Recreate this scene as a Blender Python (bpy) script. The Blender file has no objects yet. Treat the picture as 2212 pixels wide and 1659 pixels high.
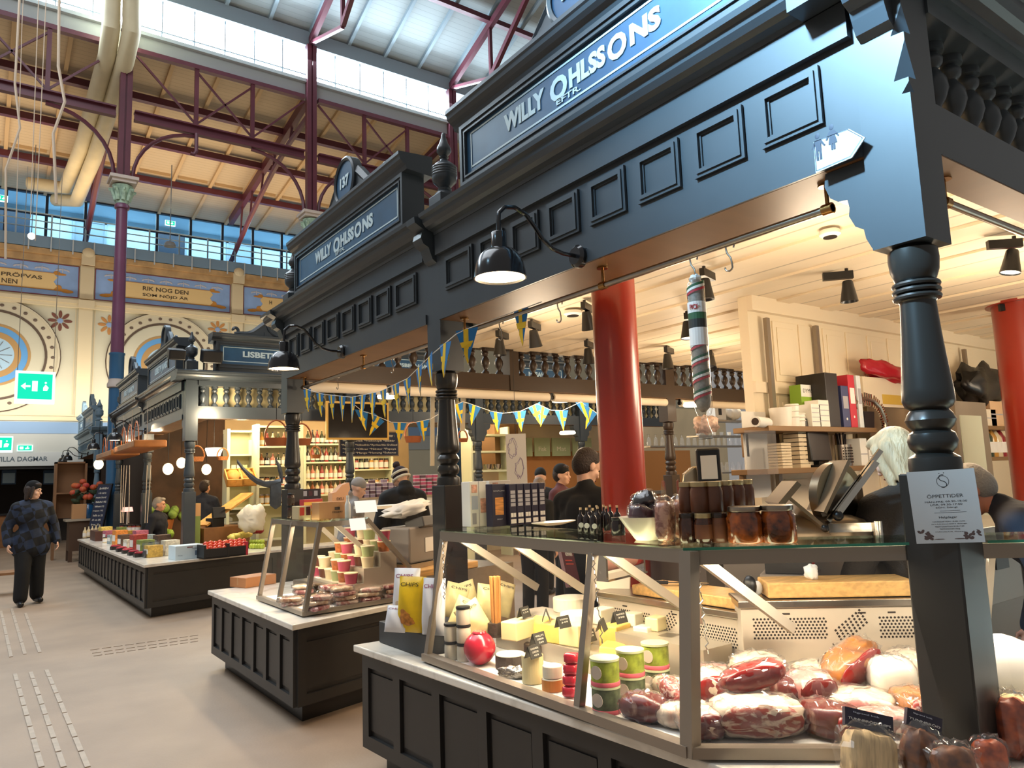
import bpy, bmesh, math, random
from mathutils import Vector, Matrix, Euler
random.seed(7)
C = bpy.context.scene.collection
PI = math.pi
R = math.radians
# ---------------------------------------------------------------- camera (26 mm-equivalent phone lens)
W, Hh, FPX = 2212.0, 1659.0, 1595.7
YAW, PIT, ROL = 0.623383, 0.127007, -0.035217
EYE = Vector((0, 0, 1.6))
_F = Vector((math.sin(YAW)*math.cos(PIT), math.cos(YAW)*math.cos(PIT), math.sin(PIT)))
_R0 = Vector((math.cos(YAW), -math.sin(YAW), 0)); _U0 = _R0.cross(_F)
_R = _R0*math.cos(ROL)+_U0*math.sin(ROL); _U = -_R0*math.sin(ROL)+_U0*math.cos(ROL)
def ray(px, py): return _F + _R*((px-1106)/FPX) - _U*((py-829.5)/FPX)
def onz(px, py, z): d = ray(px, py); return EYE+d*((z-1.6)/d.z)
def ony(px, py, y): d = ray(px, py); return EYE+d*(y/d.y)
def onx(px, py, x): d = ray(px, py); return EYE+d*(x/d.x)
def ond(px, py, dist):                                   # horizontal distance
    d = ray(px, py); return EYE+d*(dist/math.hypot(d.x, d.y))
cd = bpy.data.cameras.new('camera'); cam = bpy.data.objects.new('camera', cd); C.objects.link(cam)
cd.sensor_fit = 'HORIZONTAL'; cd.sensor_width = 36; cd.lens = FPX/W*36; cd.clip_end = 200; cd.clip_start = .05
M3 = Matrix((_R, _U, -_F)).transposed()
cam.matrix_world = Matrix.Translation(EYE) @ M3.to_4x4()
bpy.context.scene.camera = cam

# ---------------------------------------------------------------- materials
def lin(h):
    h = h.lstrip('#'); v = [int(h[i:i+2], 16)/255 for i in (0, 2, 4)]
    return tuple((c/12.92 if c <= .04045 else ((c+.055)/1.055)**2.4) for c in v)
MATS = {}
def mat(name, col, rough=.5, metal=0, var=0, vs=8, bump=0, bs=40, spec=.5, col2=None, coat=0, stretch=None, emit=0, sss=0):
    if name in MATS: return MATS[name]
    m = bpy.data.materials.new(name); m.use_nodes = True; nt = m.node_tree; N = nt.nodes; L = nt.links
    b = N['Principled BSDF']; c = lin(col) if isinstance(col, str) else col
    b.inputs['Base Color'].default_value = (*c, 1); b.inputs['Roughness'].default_value = rough
    b.inputs['Metallic'].default_value = metal; b.inputs['Specular IOR Level'].default_value = spec
    if coat: b.inputs['Coat Weight'].default_value = coat; b.inputs['Coat Roughness'].default_value = .15
    if sss: b.inputs['Subsurface Weight'].default_value = sss; b.inputs['Subsurface Radius'].default_value = (.02, .008, .004)
    if emit:
        b.inputs['Emission Color'].default_value = (*c, 1); b.inputs['Emission Strength'].default_value = emit
    if var or bump:
        tc = N.new('ShaderNodeTexCoord'); mp = N.new('ShaderNodeMapping'); L.new(tc.outputs['Object'], mp.inputs['Vector'])
        if stretch: mp.inputs['Scale'].default_value = stretch
    if var:
        nz = N.new('ShaderNodeTexNoise'); nz.inputs['Scale'].default_value = vs; nz.inputs['Detail'].default_value = 5
        L.new(mp.outputs['Vector'], nz.inputs['Vector'])
        mx = N.new('ShaderNodeMix'); mx.data_type = 'RGBA'
        rp = N.new('ShaderNodeMapRange'); rp.inputs[1].default_value = .35; rp.inputs[2].default_value = .65
        L.new(nz.outputs['Fac'], rp.inputs[0]); L.new(rp.outputs[0], mx.inputs[0])
        if col2: c2 = lin(col2); ca = c
        else: ca = tuple(v*(1-var) for v in c); c2 = tuple(min(1, v*(1+var)) for v in c)
        mx.inputs[6].default_value = (*ca, 1); mx.inputs[7].default_value = (*c2, 1)
        L.new(mx.outputs[2], b.inputs['Base Color'])
    if bump:
        n2 = N.new('ShaderNodeTexNoise'); n2.inputs['Scale'].default_value = bs; n2.inputs['Detail'].default_value = 4
        L.new(mp.outputs['Vector'], n2.inputs['Vector'])
        bp = N.new('ShaderNodeBump'); bp.inputs['Strength'].default_value = bump; bp.inputs['Distance'].default_value = .02
        L.new(n2.outputs['Fac'], bp.inputs['Height']); L.new(bp.outputs['Normal'], b.inputs['Normal'])
    MATS[name] = m; return m
def glass(name, tint=(1, 1, 1), refl=1.0, haze=0.0):
    if name in MATS: return MATS[name]
    m = bpy.data.materials.new(name); m.use_nodes = True; nt = m.node_tree; N = nt.nodes; L = nt.links; N.clear()
    out = N.new('ShaderNodeOutputMaterial'); t = N.new('ShaderNodeBsdfTransparent'); t.inputs[0].default_value = (*tint, 1)
    g = N.new('ShaderNodeBsdfGlossy'); g.inputs['Roughness'].default_value = .03
    lw = N.new('ShaderNodeLayerWeight'); pw = N.new('ShaderNodeMath'); pw.operation = 'POWER'; pw.inputs[1].default_value = 4.5
    L.new(lw.outputs['Facing'], pw.inputs[0])
    mu = N.new('ShaderNodeMath'); mu.operation = 'MULTIPLY_ADD'; mu.inputs[1].default_value = .8*refl; mu.inputs[2].default_value = .035*refl
    L.new(pw.outputs[0], mu.inputs[0]); mx = N.new('ShaderNodeMixShader')
    L.new(mu.outputs[0], mx.inputs[0]); L.new(t.outputs[0], mx.inputs[1]); L.new(g.outputs[0], mx.inputs[2])
    last = mx
    if haze:
        d = N.new('ShaderNodeBsdfDiffuse'); d.inputs[0].default_value = (.9, .9, .9, 1)
        m2 = N.new('ShaderNodeMixShader'); m2.inputs[0].default_value = haze
        L.new(mx.outputs[0], m2.inputs[1]); L.new(d.outputs[0], m2.inputs[2]); last = m2
    L.new(last.outputs[0], out.inputs[0]); MATS[name] = m; return m
def emis(name, col, s):
    if name in MATS: return MATS[name]
    m = bpy.data.materials.new(name); m.use_nodes = True; nt = m.node_tree; N = nt.nodes; N.clear()
    out = N.new('ShaderNodeOutputMaterial'); e = N.new('ShaderNodeEmission'); e.inputs[0].default_value = (*lin(col), 1); e.inputs[1].default_value = s
    nt.links.new(e.outputs[0], out.inputs[0]); MATS[name] = m; return m
def boards(name, col, axis='y', pitch=.11, rough=.5, dark=.55):
    """painted boards: bump grooves every `pitch` metres along an axis"""
    if name in MATS: return MATS[name]
    m = mat(name, col, rough); nt = m.node_tree; N = nt.nodes; L = nt.links; b = N['Principled BSDF']
    tc = N.new('ShaderNodeTexCoord'); sp = N.new('ShaderNodeSeparateXYZ'); L.new(tc.outputs['Object'], sp.inputs[0])
    d = N.new('ShaderNodeMath'); d.operation = 'DIVIDE'; d.inputs[1].default_value = pitch; L.new(sp.outputs[axis.upper()], d.inputs[0])
    fr = N.new('ShaderNodeMath'); fr.operation = 'FRACT'; L.new(d.outputs[0], fr.inputs[0])
    gt = N.new('ShaderNodeMath'); gt.operation = 'LESS_THAN'; gt.inputs[1].default_value = .07; L.new(fr.outputs[0], gt.inputs[0])
    mx = N.new('ShaderNodeMix'); mx.data_type = 'RGBA'; c = lin(col)
    mx.inputs[6].default_value = (*c, 1); mx.inputs[7].default_value = (*[v*dark for v in c], 1)
    L.new(gt.outputs[0], mx.inputs[0]); L.new(mx.outputs[2], b.inputs['Base Color'])
    bp = N.new('ShaderNodeBump'); bp.invert = True; bp.inputs['Strength'].default_value = .6; bp.inputs['Distance'].default_value = .02
    L.new(gt.outputs[0], bp.inputs['Height']); L.new(bp.outputs['Normal'], b.inputs['Normal'])
    return m
def veined(name, c1, c2, scale=5, rough=.2, lo=.47, hi=.6, dist=2.0, spec=.5, stretch=None, coat=0):
    """marble-like / marbled meat: distorted noise with thin veins"""
    if name in MATS: return MATS[name]
    m = mat(name, c1, rough, spec=spec, coat=coat); nt = m.node_tree; N = nt.nodes; L = nt.links; b = N['Principled BSDF']
    tc = N.new('ShaderNodeTexCoord'); nz = N.new('ShaderNodeTexNoise'); nz.inputs['Scale'].default_value = scale
    nz.inputs['Detail'].default_value = 6; nz.inputs['Distortion'].default_value = dist
    if stretch:
        mp = N.new('ShaderNodeMapping'); mp.inputs['Scale'].default_value = stretch
        L.new(tc.outputs['Object'], mp.inputs[0]); L.new(mp.outputs[0], nz.inputs['Vector'])
    else: L.new(tc.outputs['Object'], nz.inputs['Vector'])
    cr = N.new('ShaderNodeValToRGB'); e = cr.color_ramp.elements
    e[0].position = lo; e[0].color = (*lin(c1), 1); e[1].position = hi; e[1].color = (*lin(c2), 1)
    L.new(nz.outputs['Fac'], cr.inputs[0]); L.new(cr.outputs[0], b.inputs['Base Color']); return m

# ---------------------------------------------------------------- mesh builder
class MB:
    def __init__(s): s.v = []; s.f = []; s.m = []; s.T = None
    def add(s, vs, fs, mi=0):
        b = len(s.v)
        if s.T is not None: vs = [s.T @ Vector(v) for v in vs]
        s.v += [tuple(v) for v in vs]
        for f in fs: s.f.append([b+i for i in f]); s.m.append(mi)
        return s
    def box(s, x0, x1, y0, y1, z0, z1, mi=0, fr=None):
        vs = [(x, y, z) for x in (x0, x1) for y in (y0, y1) for z in (z0, z1)]
        if fr: vs = [fr(*v) for v in vs]
        return s.add(vs, [(0, 1, 3, 2), (4, 6, 7, 5), (0, 4, 5, 1), (2, 3, 7, 6), (0, 2, 6, 4), (1, 5, 7, 3)], mi)
    def rbox(s, c, sz, rot=(0, 0, 0), mi=0, taper=1.0):
        Mx = Matrix.Translation(Vector(c)) @ Euler(rot).to_matrix().to_4x4()
        a, b, h = sz[0]/2, sz[1]/2, sz[2]/2
        vs = []
        for x in (-a, a):
            for y in (-b, b):
                vs += [Mx @ Vector((x, y, -h)), Mx @ Vector((x*taper, y*taper, h))]
        return s.add(vs, [(0, 1, 3, 2), (4, 6, 7, 5), (0, 4, 5, 1), (2, 3, 7, 6), (0, 2, 6, 4), (1, 5, 7, 3)], mi)
    def bar(s, p, q, w, h, mi=0, up=(0, 0, 1)):
        p, q = Vector(p), Vector(q); d = (q-p).normalized(); u = Vector(up)
        if abs(d.dot(u)) > .98: u = Vector((1, 0, 0))
        a = d.cross(u).normalized(); b = a.cross(d).normalized(); vs = []
        for e in (p, q):
            for sa, sb in ((-1, -1), (1, -1), (1, 1), (-1, 1)): vs.append(e+a*sa*w/2+b*sb*h/2)
        return s.add(vs, [(0, 1, 2, 3), (7, 6, 5, 4), (0, 4, 5, 1), (1, 5, 6, 2), (2, 6, 7, 3), (3, 7, 4, 0)], mi)
    def tube(s, path, r, n=8, mi=0, caps=True, closed=False):
        P = [Vector(p) for p in path]; k = len(P); rr = r if isinstance(r, (list, tuple)) else [r]*k
        prev = None; vs = []; fs = []
        for i, p in enumerate(P):
            if closed: d = (P[(i+1) % k]-P[i-1])
            else: d = (P[min(i+1, k-1)]-P[max(i-1, 0)])
            d = d.normalized() if d.length > 1e-9 else Vector((0, 0, 1))
            if prev is None:
                a = d.cross(Vector((0, 0, 1)));
                if a.length < .05: a = d.cross(Vector((1, 0, 0)))
            else:
                a = prev - d*prev.dot(d)
                if a.length < 1e-6: a = d.orthogonal()
            a.normalize(); prev = a; b = d.cross(a)
            for j in range(n):
                t = 2*PI*j/n; vs.append(p+(a*math.cos(t)+b*math.sin(t))*rr[i])
        for i in range(k if closed else k-1):
            i2 = (i+1) % k
            for j in range(n): fs.append((i*n+j, i*n+(j+1) % n, i2*n+(j+1) % n, i2*n+j))
        if caps and not closed: fs += [tuple(range(n-1, -1, -1)), tuple((k-1)*n+j for j in range(n))]
        return s.add(vs, fs, mi)
    def cyl(s, p, q, r, r2=None, n=16, mi=0): return s.tube([p, q], [r, r if r2 is None else r2], n, mi)
    def lathe(s, prof, c=(0, 0, 0), n=16, mi=0, ax=None, sq=1.0):
        """profile of (r, z) about z; ax = Matrix to orient"""
        vs = []; fs = []; k = len(prof); c = Vector(c)
        for r, z in prof:
            for j in range(n):
                t = 2*PI*j/n; p = Vector((max(r, 1e-4)*math.cos(t), max(r, 1e-4)*math.sin(t)*sq, z))
                vs.append(c+(ax @ p if ax else p))
        for i in range(k-1):
            for j in range(n): fs.append((i*n+j, i*n+(j+1) % n, (i+1)*n+(j+1) % n, (i+1)*n+j))
        fs += [tuple(range(n-1, -1, -1)), tuple((k-1)*n+j for j in range(n))]
        return s.add(vs, fs, mi)
    def ell(s, c, r, nu=14, nv=9, mi=0, rot=None, fn=None):
        vs = []; fs = []; c = Vector(c); Rm = Euler(rot).to_matrix() if rot else None
        for i in range(1, nv):
            ph = PI*i/nv
            for j in range(nu):
                t = 2*PI*j/nu; p = Vector((math.sin(ph)*math.cos(t), math.sin(ph)*math.sin(t), math.cos(ph)))
                if fn: p = p*fn(p)
                p = Vector((p.x*r[0], p.y*r[1], p.z*r[2])); vs.append(c+(Rm @ p if Rm else p))
        top = len(vs)
        for pz in (1, -1):
            p = Vector((0, 0, pz))
            if fn: p = p*fn(p)
            p = Vector((p.x*r[0], p.y*r[1], p.z*r[2])); vs.append(c+(Rm @ p if Rm else p))
        for i in range(nv-2):
            for j in range(nu): fs.append((i*nu+j, (i+1)*nu+j, (i+1)*nu+(j+1) % nu, i*nu+(j+1) % nu))
        for j in range(nu):
            fs.append((top, j, (j+1) % nu)); fs.append((top+1, (nv-2)*nu+(j+1) % nu, (nv-2)*nu+j))
        return s.add(vs, fs, mi)
    def prism(s, poly, fn, h0, h1, mi=0):
        """polygon (a,b) extruded from h0 to h1; fn(a,b,h)->xyz"""
        n = len(poly); vs = [fn(a, b, h0) for a, b in poly]+[fn(a, b, h1) for a, b in poly]
        fs = [tuple(range(n)), tuple(range(2*n-1, n-1, -1))]+[(i, (i+1) % n, n+(i+1) % n, n+i) for i in range(n)]
        return s.add(vs, fs, mi)
    def grid(s, P, mi=0):
        k = len(P[0]); vs = [p for r in P for p in r]
        fs = [(i*k+j, i*k+j+1, (i+1)*k+j+1, (i+1)*k+j) for i in range(len(P)-1) for j in range(k-1)]
        return s.add(vs, fs, mi)
    def build(s, name, mats, parent=None, smooth=None, bevel=0, loc=None, sub=0, solid=0, normals=True, rotz=0, rot=None):
        me = bpy.data.meshes.new(name); me.from_pydata(s.v, [], s.f)
        if not isinstance(mats, (list, tuple)): mats = [mats]
        for m in mats: me.materials.append(m)
        if len(mats) > 1: me.polygons.foreach_set('material_index', s.m)
        if normals:
            bm = bmesh.new(); bm.from_mesh(me); bmesh.ops.recalc_face_normals(bm, faces=bm.faces); bm.to_mesh(me); bm.free()
        if smooth:
            me.polygons.foreach_set('use_smooth', [True]*len(me.polygons))
            me.set_sharp_from_angle(angle=R(smooth if smooth is not True else 40))
        me.update()
        o = bpy.data.objects.new(name, me); C.objects.link(o)
        if loc is not None: o.location = loc
        if rotz: o.rotation_euler = (0, 0, rotz)
        if rot: o.rotation_euler = rot
        if parent is not None: o.parent = parent
        if solid: md = o.modifiers.new('s', 'SOLIDIFY'); md.thickness = solid; md.offset = 0
        if bevel:
            md = o.modifiers.new('b', 'BEVEL'); md.width = bevel; md.segments = 2; md.limit_method = 'ANGLE'; md.angle_limit = R(50)
        if sub:
            md = o.modifiers.new('u', 'SUBSURF'); md.levels = sub; md.render_levels = sub
        return o
def tag(o, label=None, cat=None, group=None, kind=None):
    if label: o['label'] = label
    if cat: o['category'] = cat
    if group: o['group'] = group
    if kind: o['kind'] = kind
    return o
def thing(name, label, cat, loc=(0, 0, 0), rotz=0, group=None, kind=None):
    o = bpy.data.objects.new(name, None); o.empty_display_size = .1; C.objects.link(o); o.location = loc; o.rotation_euler = (0, 0, rotz)
    return tag(o, label, cat, group, kind)
KIDS = {}
def dup(root, loc, rotz=0, label=None, group=None, scale=None, rot=None):
    ch = {}
    for o in bpy.data.objects:
        if o.parent: ch.setdefault(o.parent.name, []).append(o)
    def cp(o, par):
        c = o.copy(); C.objects.link(c)
        if par is not None: c.parent = par
        for k in ch.get(o.name, []): cp(k, c)
        return c
    r = cp(root, None); r.location = loc; r.rotation_euler = rot if rot else (0, 0, rotz)
    if scale: r.scale = scale if isinstance(scale, (tuple, list)) else (scale,)*3
    if label: r['label'] = label
    if group: r['group'] = group
    return r
def structure(o): o['kind'] = 'structure'; return o
def text(body, size, name, m, parent=None, mx=None, width=None, ext=.002, off=0.0, align='CENTER', bold=True, height=None, spacing=1.0, lead=1.0):
    """lettering as a thin mesh lying in local XY (facing +Z), placed with matrix mx"""
    cu = bpy.data.curves.new('t', 'FONT'); cu.body = body; cu.size = size; cu.extrude = ext; cu.align_x = align; cu.align_y = 'CENTER'
    cu.offset = off; cu.space_character = spacing; cu.space_line = lead; cu.resolution_u = 3
    o = bpy.data.objects.new('t', cu); C.objects.link(o)
    dg = bpy.context.evaluated_depsgraph_get(); me = bpy.data.meshes.new_from_object(o.evaluated_get(dg))
    bpy.data.objects.remove(o); bpy.data.curves.remove(cu)
    me.name = name; me.materials.clear(); me.materials.append(m)
    if width or height:
        xs = [v.co.x for v in me.vertices]; ys = [v.co.y for v in me.vertices]
        if xs:
            kx = width/(max(xs)-min(xs)) if width else 1; ky = height/(max(ys)-min(ys)) if height else (kx if not width or not height else 1)
            cxm = (max(xs)+min(xs))/2; cym = (max(ys)+min(ys))/2
            for v in me.vertices: v.co.x = (v.co.x-cxm)*kx if align == 'CENTER' else v.co.x*kx; v.co.y = (v.co.y-cym)*ky
    if mx is not None: me.transform(mx)
    r = bpy.data.objects.new(name, me); C.objects.link(r)
    if parent is not None: r.parent = parent
    return r
def facing(c, right, up):
    """matrix whose local X = right, Y = up, Z = right x up"""
    r = Vector(right).normalized(); u = Vector(up).normalized(); n = r.cross(u)
    return Matrix.Translation(Vector(c)) @ Matrix((r, u, n)).transposed().to_4x4()
def quad_line(mb, pts, w, fn, mi=0):
    for (a, b), (c, d) in zip(pts[:-1], pts[1:]):
        L_ = math.hypot(c-a, d-b); nx, ny = -(d-b)/L_*w/2, (c-a)/L_*w/2
        mb.add([fn(a+nx, b+ny), fn(c+nx, d+ny), fn(c-nx, d-ny), fn(a-nx, b-ny)], [(0, 1, 2, 3)], mi)
# ---------------------------------------------------------------- shared materials
PAINT = mat('slate_blue_paint', '#3a4147', .34, var=.06, vs=3)
PAINT_D = mat('dark_slate_paint', '#282725', .28, var=.05, vs=3)
SIGNB = mat('sign_blue', '#2b5374', .35, var=.1, vs=6)
LETTER = mat('sign_lettering', '#c3d8de', .5)
SOFFIT = mat('soffit_warm_brown', '#7a5636', .45, var=.12, vs=5, stretch=(1, .2, 1))  # beam undersides: warm lamp glow put into the streaked brown
CREAM = mat('cream_paint', '#eddcc0', .5)
CEILB = boards('ceiling_boards', '#ecdfca', 'y', .19, .5, .6)
WHITE = mat('white_plastic', '#ecebe6', .4)
PAPER = mat('paper_white', '#e9e6df', .7)
BLACK = mat('black_plastic', '#141416', .35)
IRONR = mat('red_iron_paint', '#5c2a36', .45, var=.12, vs=1.5)
STEEL = mat('brushed_steel', '#a79d90', .28, 1.0, var=.08, vs=10)
STEELD = mat('bronze_frame', '#978b7d', .35, .55)
CHROME = mat('chrome', '#c9c4ba', .12, 1.0)
BRASS = mat('brass_hook', '#a57a48', .25, 1.0)
MARBLE = veined('marble_top', '#eee8dc', '#c2bbad', 3.5, .16, .5, .75, 1.5)
GLASS = glass('clear_glass', (1, 1, 1), 1.0)
GLASST = glass('case_top_glass', (.86, .95, .9), .8)
PLASTIC = glass('clear_plastic', (.97, .97, .97), 1.5, .03)
GREENEDGE = mat('green_glass_edge', '#2f7d62', .1)
WOOD = mat('light_beech', '#d7a865', .45, var=.16, vs=6, stretch=(1, 9, 9))
WOODB = mat('brown_wood', '#8a5c34', .5, var=.15, vs=6)
WICKER = mat('wicker', '#b8713a', .6, bump=.8, bs=60)
KRAFT = mat('kraft_card', '#b98a5e', .7)
BLUEF = mat('flag_blue', '#1f6fae', .7); YELF = mat('flag_yellow', '#e8c22c', .7)
CHALK = mat('chalkboard_navy', '#1c2540', .7)
REDP = mat('red_pillar_gloss', '#9c2a18', .3, coat=.25)
GREENLED = emis('exit_green', '#18c9a0', 1.6); WHITELED = emis('exit_white', '#dff5ee', 1.7)
SKIN = mat('skin', '#d9a183', .5, sss=.1); SKIN2 = mat('skin_pale', '#e3b59a', .5, sss=.1)
# ================================================================ THE HALL
YW = 28.0
FLOORM = mat('floor_stone', '#a08b77', .55, var=.1, vs=1.3, bump=.06, bs=60)
WALLG = mat('wall_sage', '#cfc8ae', .8, var=.05, vs=.6); WALLC = mat('wall_cream', '#e2cfa8', .7); WALLP = mat('wall_pale_grey', '#b4b8b4', .8)
BANDB = mat('band_pale_blue', '#86a3c4', .8)
structure(MB().box(-9, 34, -6, 36, -.2, 0).build('floor', FLOORM))
STRIP = mat('tactile_strip_stone', '#b3a392', .5, var=.1, vs=12)
def strip(px0, px1, w, n):
    a = onz(*px0, 0); b = onz(*px1, 0); m = MB(); d = (b-a); L_ = d.length; u = d/L_; k = Vector((-u.y, u.x, 0))*w/2
    for i in range(n):
        p = a+u*(L_*i/n+.012); q = a+u*(L_*(i+1)/n-.012)
        vs = [p-k, p+k, q+k, q-k]; m.add([v+Vector((0, 0, z)) for z in (.0005, .006) for v in vs], [(0, 1, 2, 3), (4, 5, 6, 7), (0, 1, 5, 4), (1, 2, 6, 5), (2, 3, 7, 6), (3, 0, 4, 7)])
    return m
tn = 0
for a, b, n in (((32, 1456), (90, 1659), 9), ((66, 1452), (138, 1659), 9), ((100, 1447), (190, 1659), 9),
                ((2, 1320), (24, 1420), 5), ((25, 1315), (54, 1414), 5), ((55, 1325), (86, 1410), 5)):
    tn += 1; o = strip(a, b, .03, n).build('trim_%d' % tn, STRIP); structure(o); tag(o, 'raised pale guide strip set into the aisle floor', None)
for a, b in (((192, 1405), (430, 1372)), ((196, 1412), (430, 1379)), ((199, 1418), (430, 1385))):
    tn += 1; o = strip(a, b, .012, 10).build('trim_%d' % tn, STRIP); structure(o)

# end wall with pilasters and painted friezes
structure(MB().box(-9, 34, YW, YW+.4, 2.95, 9.6).box(-9, -2.2, YW, YW+.4, 0, 2.95).box(3.6, 34, YW, YW+.4, 0, 2.95).build('wall_back', WALLG))
m = MB().box(-9, 34, YW-.03, YW-.001, 2.95, 3.95); o = structure(m.build('trim_20', WALLP))
structure(MB().box(-9, 34, YW-.05, YW-.031, 3.55, 3.92).build('trim_21', BANDB))
structure(MB().box(-9, 34, YW-.1, YW-.001, 3.96, 4.08).box(-9, 34, YW-.06, YW-.001, 4.12, 4.16).build('trim_22', WALLC))
m = MB().box(-9, 34, YW-.2, YW-.001, 7.86, 7.98).box(-9, 34, YW-.14, YW-.001, 7.74, 7.86).box(-9, 34, YW-.06, YW-.001, 7.98, 8.06)
structure(m.build('trim_23', WALLC))
ORNG = mat('band_orange', '#c6a06e', .7, var=.15, vs=3)
structure(MB().box(-9, 34, YW-.12, YW-.001, 9.2, 9.42).box(-9, 34, YW-.22, YW-.001, 9.42, 9.6).build('trim_24', ORNG))
for i, x in enumerate((-2.3, 2.6, 7.52, 12.4)):
    m = MB().box(x-.2, x+.2, YW-.12, YW-.001, 4.1, 7.74).box(x-.2, x+.2, YW-.13, YW-.001, 8.06, 9.2).box(x-.24, x+.24, YW-.24, YW-.2, 7.72, 8.0)
    m.box(x-.2, x+.2, YW-.3, YW-.22, 9.2, 9.55).ell((x, YW-.26, 9.62), (.19, .14, .17))
    m.box(x-.29, x-.27, YW-.02, YW-.001, 4.2, 7.7).box(x+.27, x+.29, YW-.02, YW-.001, 4.2, 7.7)
    structure(m.build('trim_%d' % (30+i), WALLC))
FRB = mat('frieze_blue', '#93b2e0', .8, var=.12, vs=1.2); FRC = mat('frieze_cartouche', '#ecca8c', .8); FRT = mat('frieze_text', '#5a4a35', .8)
FRO = mat('frieze_orange', '#c98a3a', .8); FRW = mat('frieze_scroll', '#c9c8cf', .8); FRR = mat('frieze_red_line', '#8a3f4a', .8)
def frieze(xc, lines, label, w=4.42):
    t = thing('painted_frieze', label, 'wall painting', (xc, YW-.02, 8.63), 0, 'painted friezes under the gallery')
    h = 1.06; y = -.012
    MB().box(-w/2, w/2, -.005, .018, -h/2, h/2).build('painted_ground', FRB, t)
    m = MB()
    quad_line(m, [(-w/2, -h/2), (w/2, -h/2), (w/2, h/2), (-w/2, h/2), (-w/2, -h/2)], .025, lambda a, b: (a, y, b)); m.build('border_line', FRR, t)
    m = MB(); hw, hh = 1.5, .27
    m.prism([(-hw, -hh), (hw, -hh), (hw+.1, -hh+.12), (hw, 0), (hw+.1, hh-.12), (hw, hh), (-hw, hh), (-hw-.1, hh-.12), (-hw, 0), (-hw-.1, -hh+.12)], lambda a, b, c: (a, c, b-.07), -.02, -.008)
    m.build('cartouche', FRC, t)
    m = MB()
    for s in (-1, 1):
        for dx, dz, rx, rz in ((1.72, -.33, .28, .05), (1.9, -.36, .18, .06), (1.66, .2, .2, .04), (1.58, .24, .1, .06), (1.62, -.25, .12, .09)):
            m.ell((s*dx, -.012, dz), (rx, .008, rz), 10, 5)
    quad_line(m, [(-hw, -hh-.08), (hw, -hh-.08)], .03, lambda a, b: (a, -.021, b)); quad_line(m, [(-hw, hh-.06), (hw, hh-.06)], .02, lambda a, b: (a, -.021, b))
    m.build('scroll_ornament', FRO, t)
    for k in range(-3, 4):
        m = MB()
        for dx in (-.16, -.07, .07, .16): m.ell((k*.58+dx, -.012, .36+.02*math.cos(dx*20)), (.06, .006, .03), 8, 4, rot=(0, dx*4, 0))
        m.ell((k*.58, -.012, .34), (.02, .006, .1), 8, 4); m.build('floral_ornament', FRW, t)
    for i, (s, dx, z, wd) in enumerate(lines):
        text(s, .24, 'lettering', FRT, t, facing((dx, -.024, z), (1, 0, 0), (0, 0, 1)), width=wd, height=.15, off=.004)
    return t
frieze(.15, [('PRÖFVAS', .62, .03, 1.1), ('NEN', .3, -.2, .42)], 'blue painted frieze with cartouche reading PRÖFVAS, above the full round window')
frieze(5.06, [('RIK NOG DEN', 0, .04, 1.5), ('SOM NÖJD ÄR', 0, -.19, 1.5)], 'blue painted frieze with cream cartouche reading RIK NOG DEN SOM NÖJD ÄR')
frieze(9.98, [('H', -1.2, .02, .1)], 'blue painted frieze partly hidden behind the stall finial')
# round windows in the end wall
RINGC = mat('ring_cream', '#cfc3a6', .7); RINGD = mat('ring_dark', '#5b4a3c', .7); RINGO = mat('ring_ochre', '#b08a55', .7); RINGB = mat('ring_blue', '#5f9bd0', .6)
ROSEG = mat('round_pane', '#a9c6d8', .2); DOT = mat('ring_stud', '#6b5a4c', .7)
for i, xc in enumerate((.12, 5.06)):
    zc = 6.02; ax = Matrix.Rotation(PI/2, 3, 'X')
    def ring(name, r0, r1, d0, d1, m, par=None):
        mb = MB(); n = 48; vs = []
        for k in range(n):
            t = 2*PI*k/n
            for r, d in ((r0, d0), (r1, d0), (r1, d1), (r0, d1)): vs.append((xc+r*math.cos(t), YW-d, zc+r*math.sin(t)))
        fs = []
        for k in range(n):
            for j in range(4): fs.append((k*4+j, k*4+(j+1) % 4, ((k+1) % n)*4+(j+1) % 4, ((k+1) % n)*4+j))
        return mb.add(vs, fs).build(name, m, par)
    w = structure(ring('window_%d' % (i+1), 1.45, 1.74, .001, .06, RINGC))
    ring('outer_moulding', 1.74, 1.8, .001, .1, RINGC, w); ring('dark_rim', 1.8, 1.83, .001, .04, RINGD, w); ring('inner_rim', 1.38, 1.45, .001, .07, RINGD, w)
    ring('splay', 1.0, 1.38, .001, .03, WALLG, w); ring('ochre_ring', .92, 1.0, .001, .04, RINGO, w); ring('blue_ring', .74, .92, .001, .03, RINGB, w); ring('ochre_band', .56, .74, .001, .035, RINGO, w)
    MB().cyl((xc, YW-.001, zc), (xc, YW-.03, zc), .56, n=40).build('pane', ROSEG, w)
    m = MB()
    for k in range(30): t = 2*PI*k/30; m.ell((xc+1.6*math.cos(t), YW-.07, zc+1.6*math.sin(t)), (.06, .02, .05), 8, 5)
    for k in range(12):
        t = 2*PI*k/12; m.bar((xc+.1*math.cos(t), YW-.035, zc+.1*math.sin(t)), (xc+.5*math.cos(t), YW-.035, zc+.5*math.sin(t)), .025, .01)
    m.build('stud', DOT, w)
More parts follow.
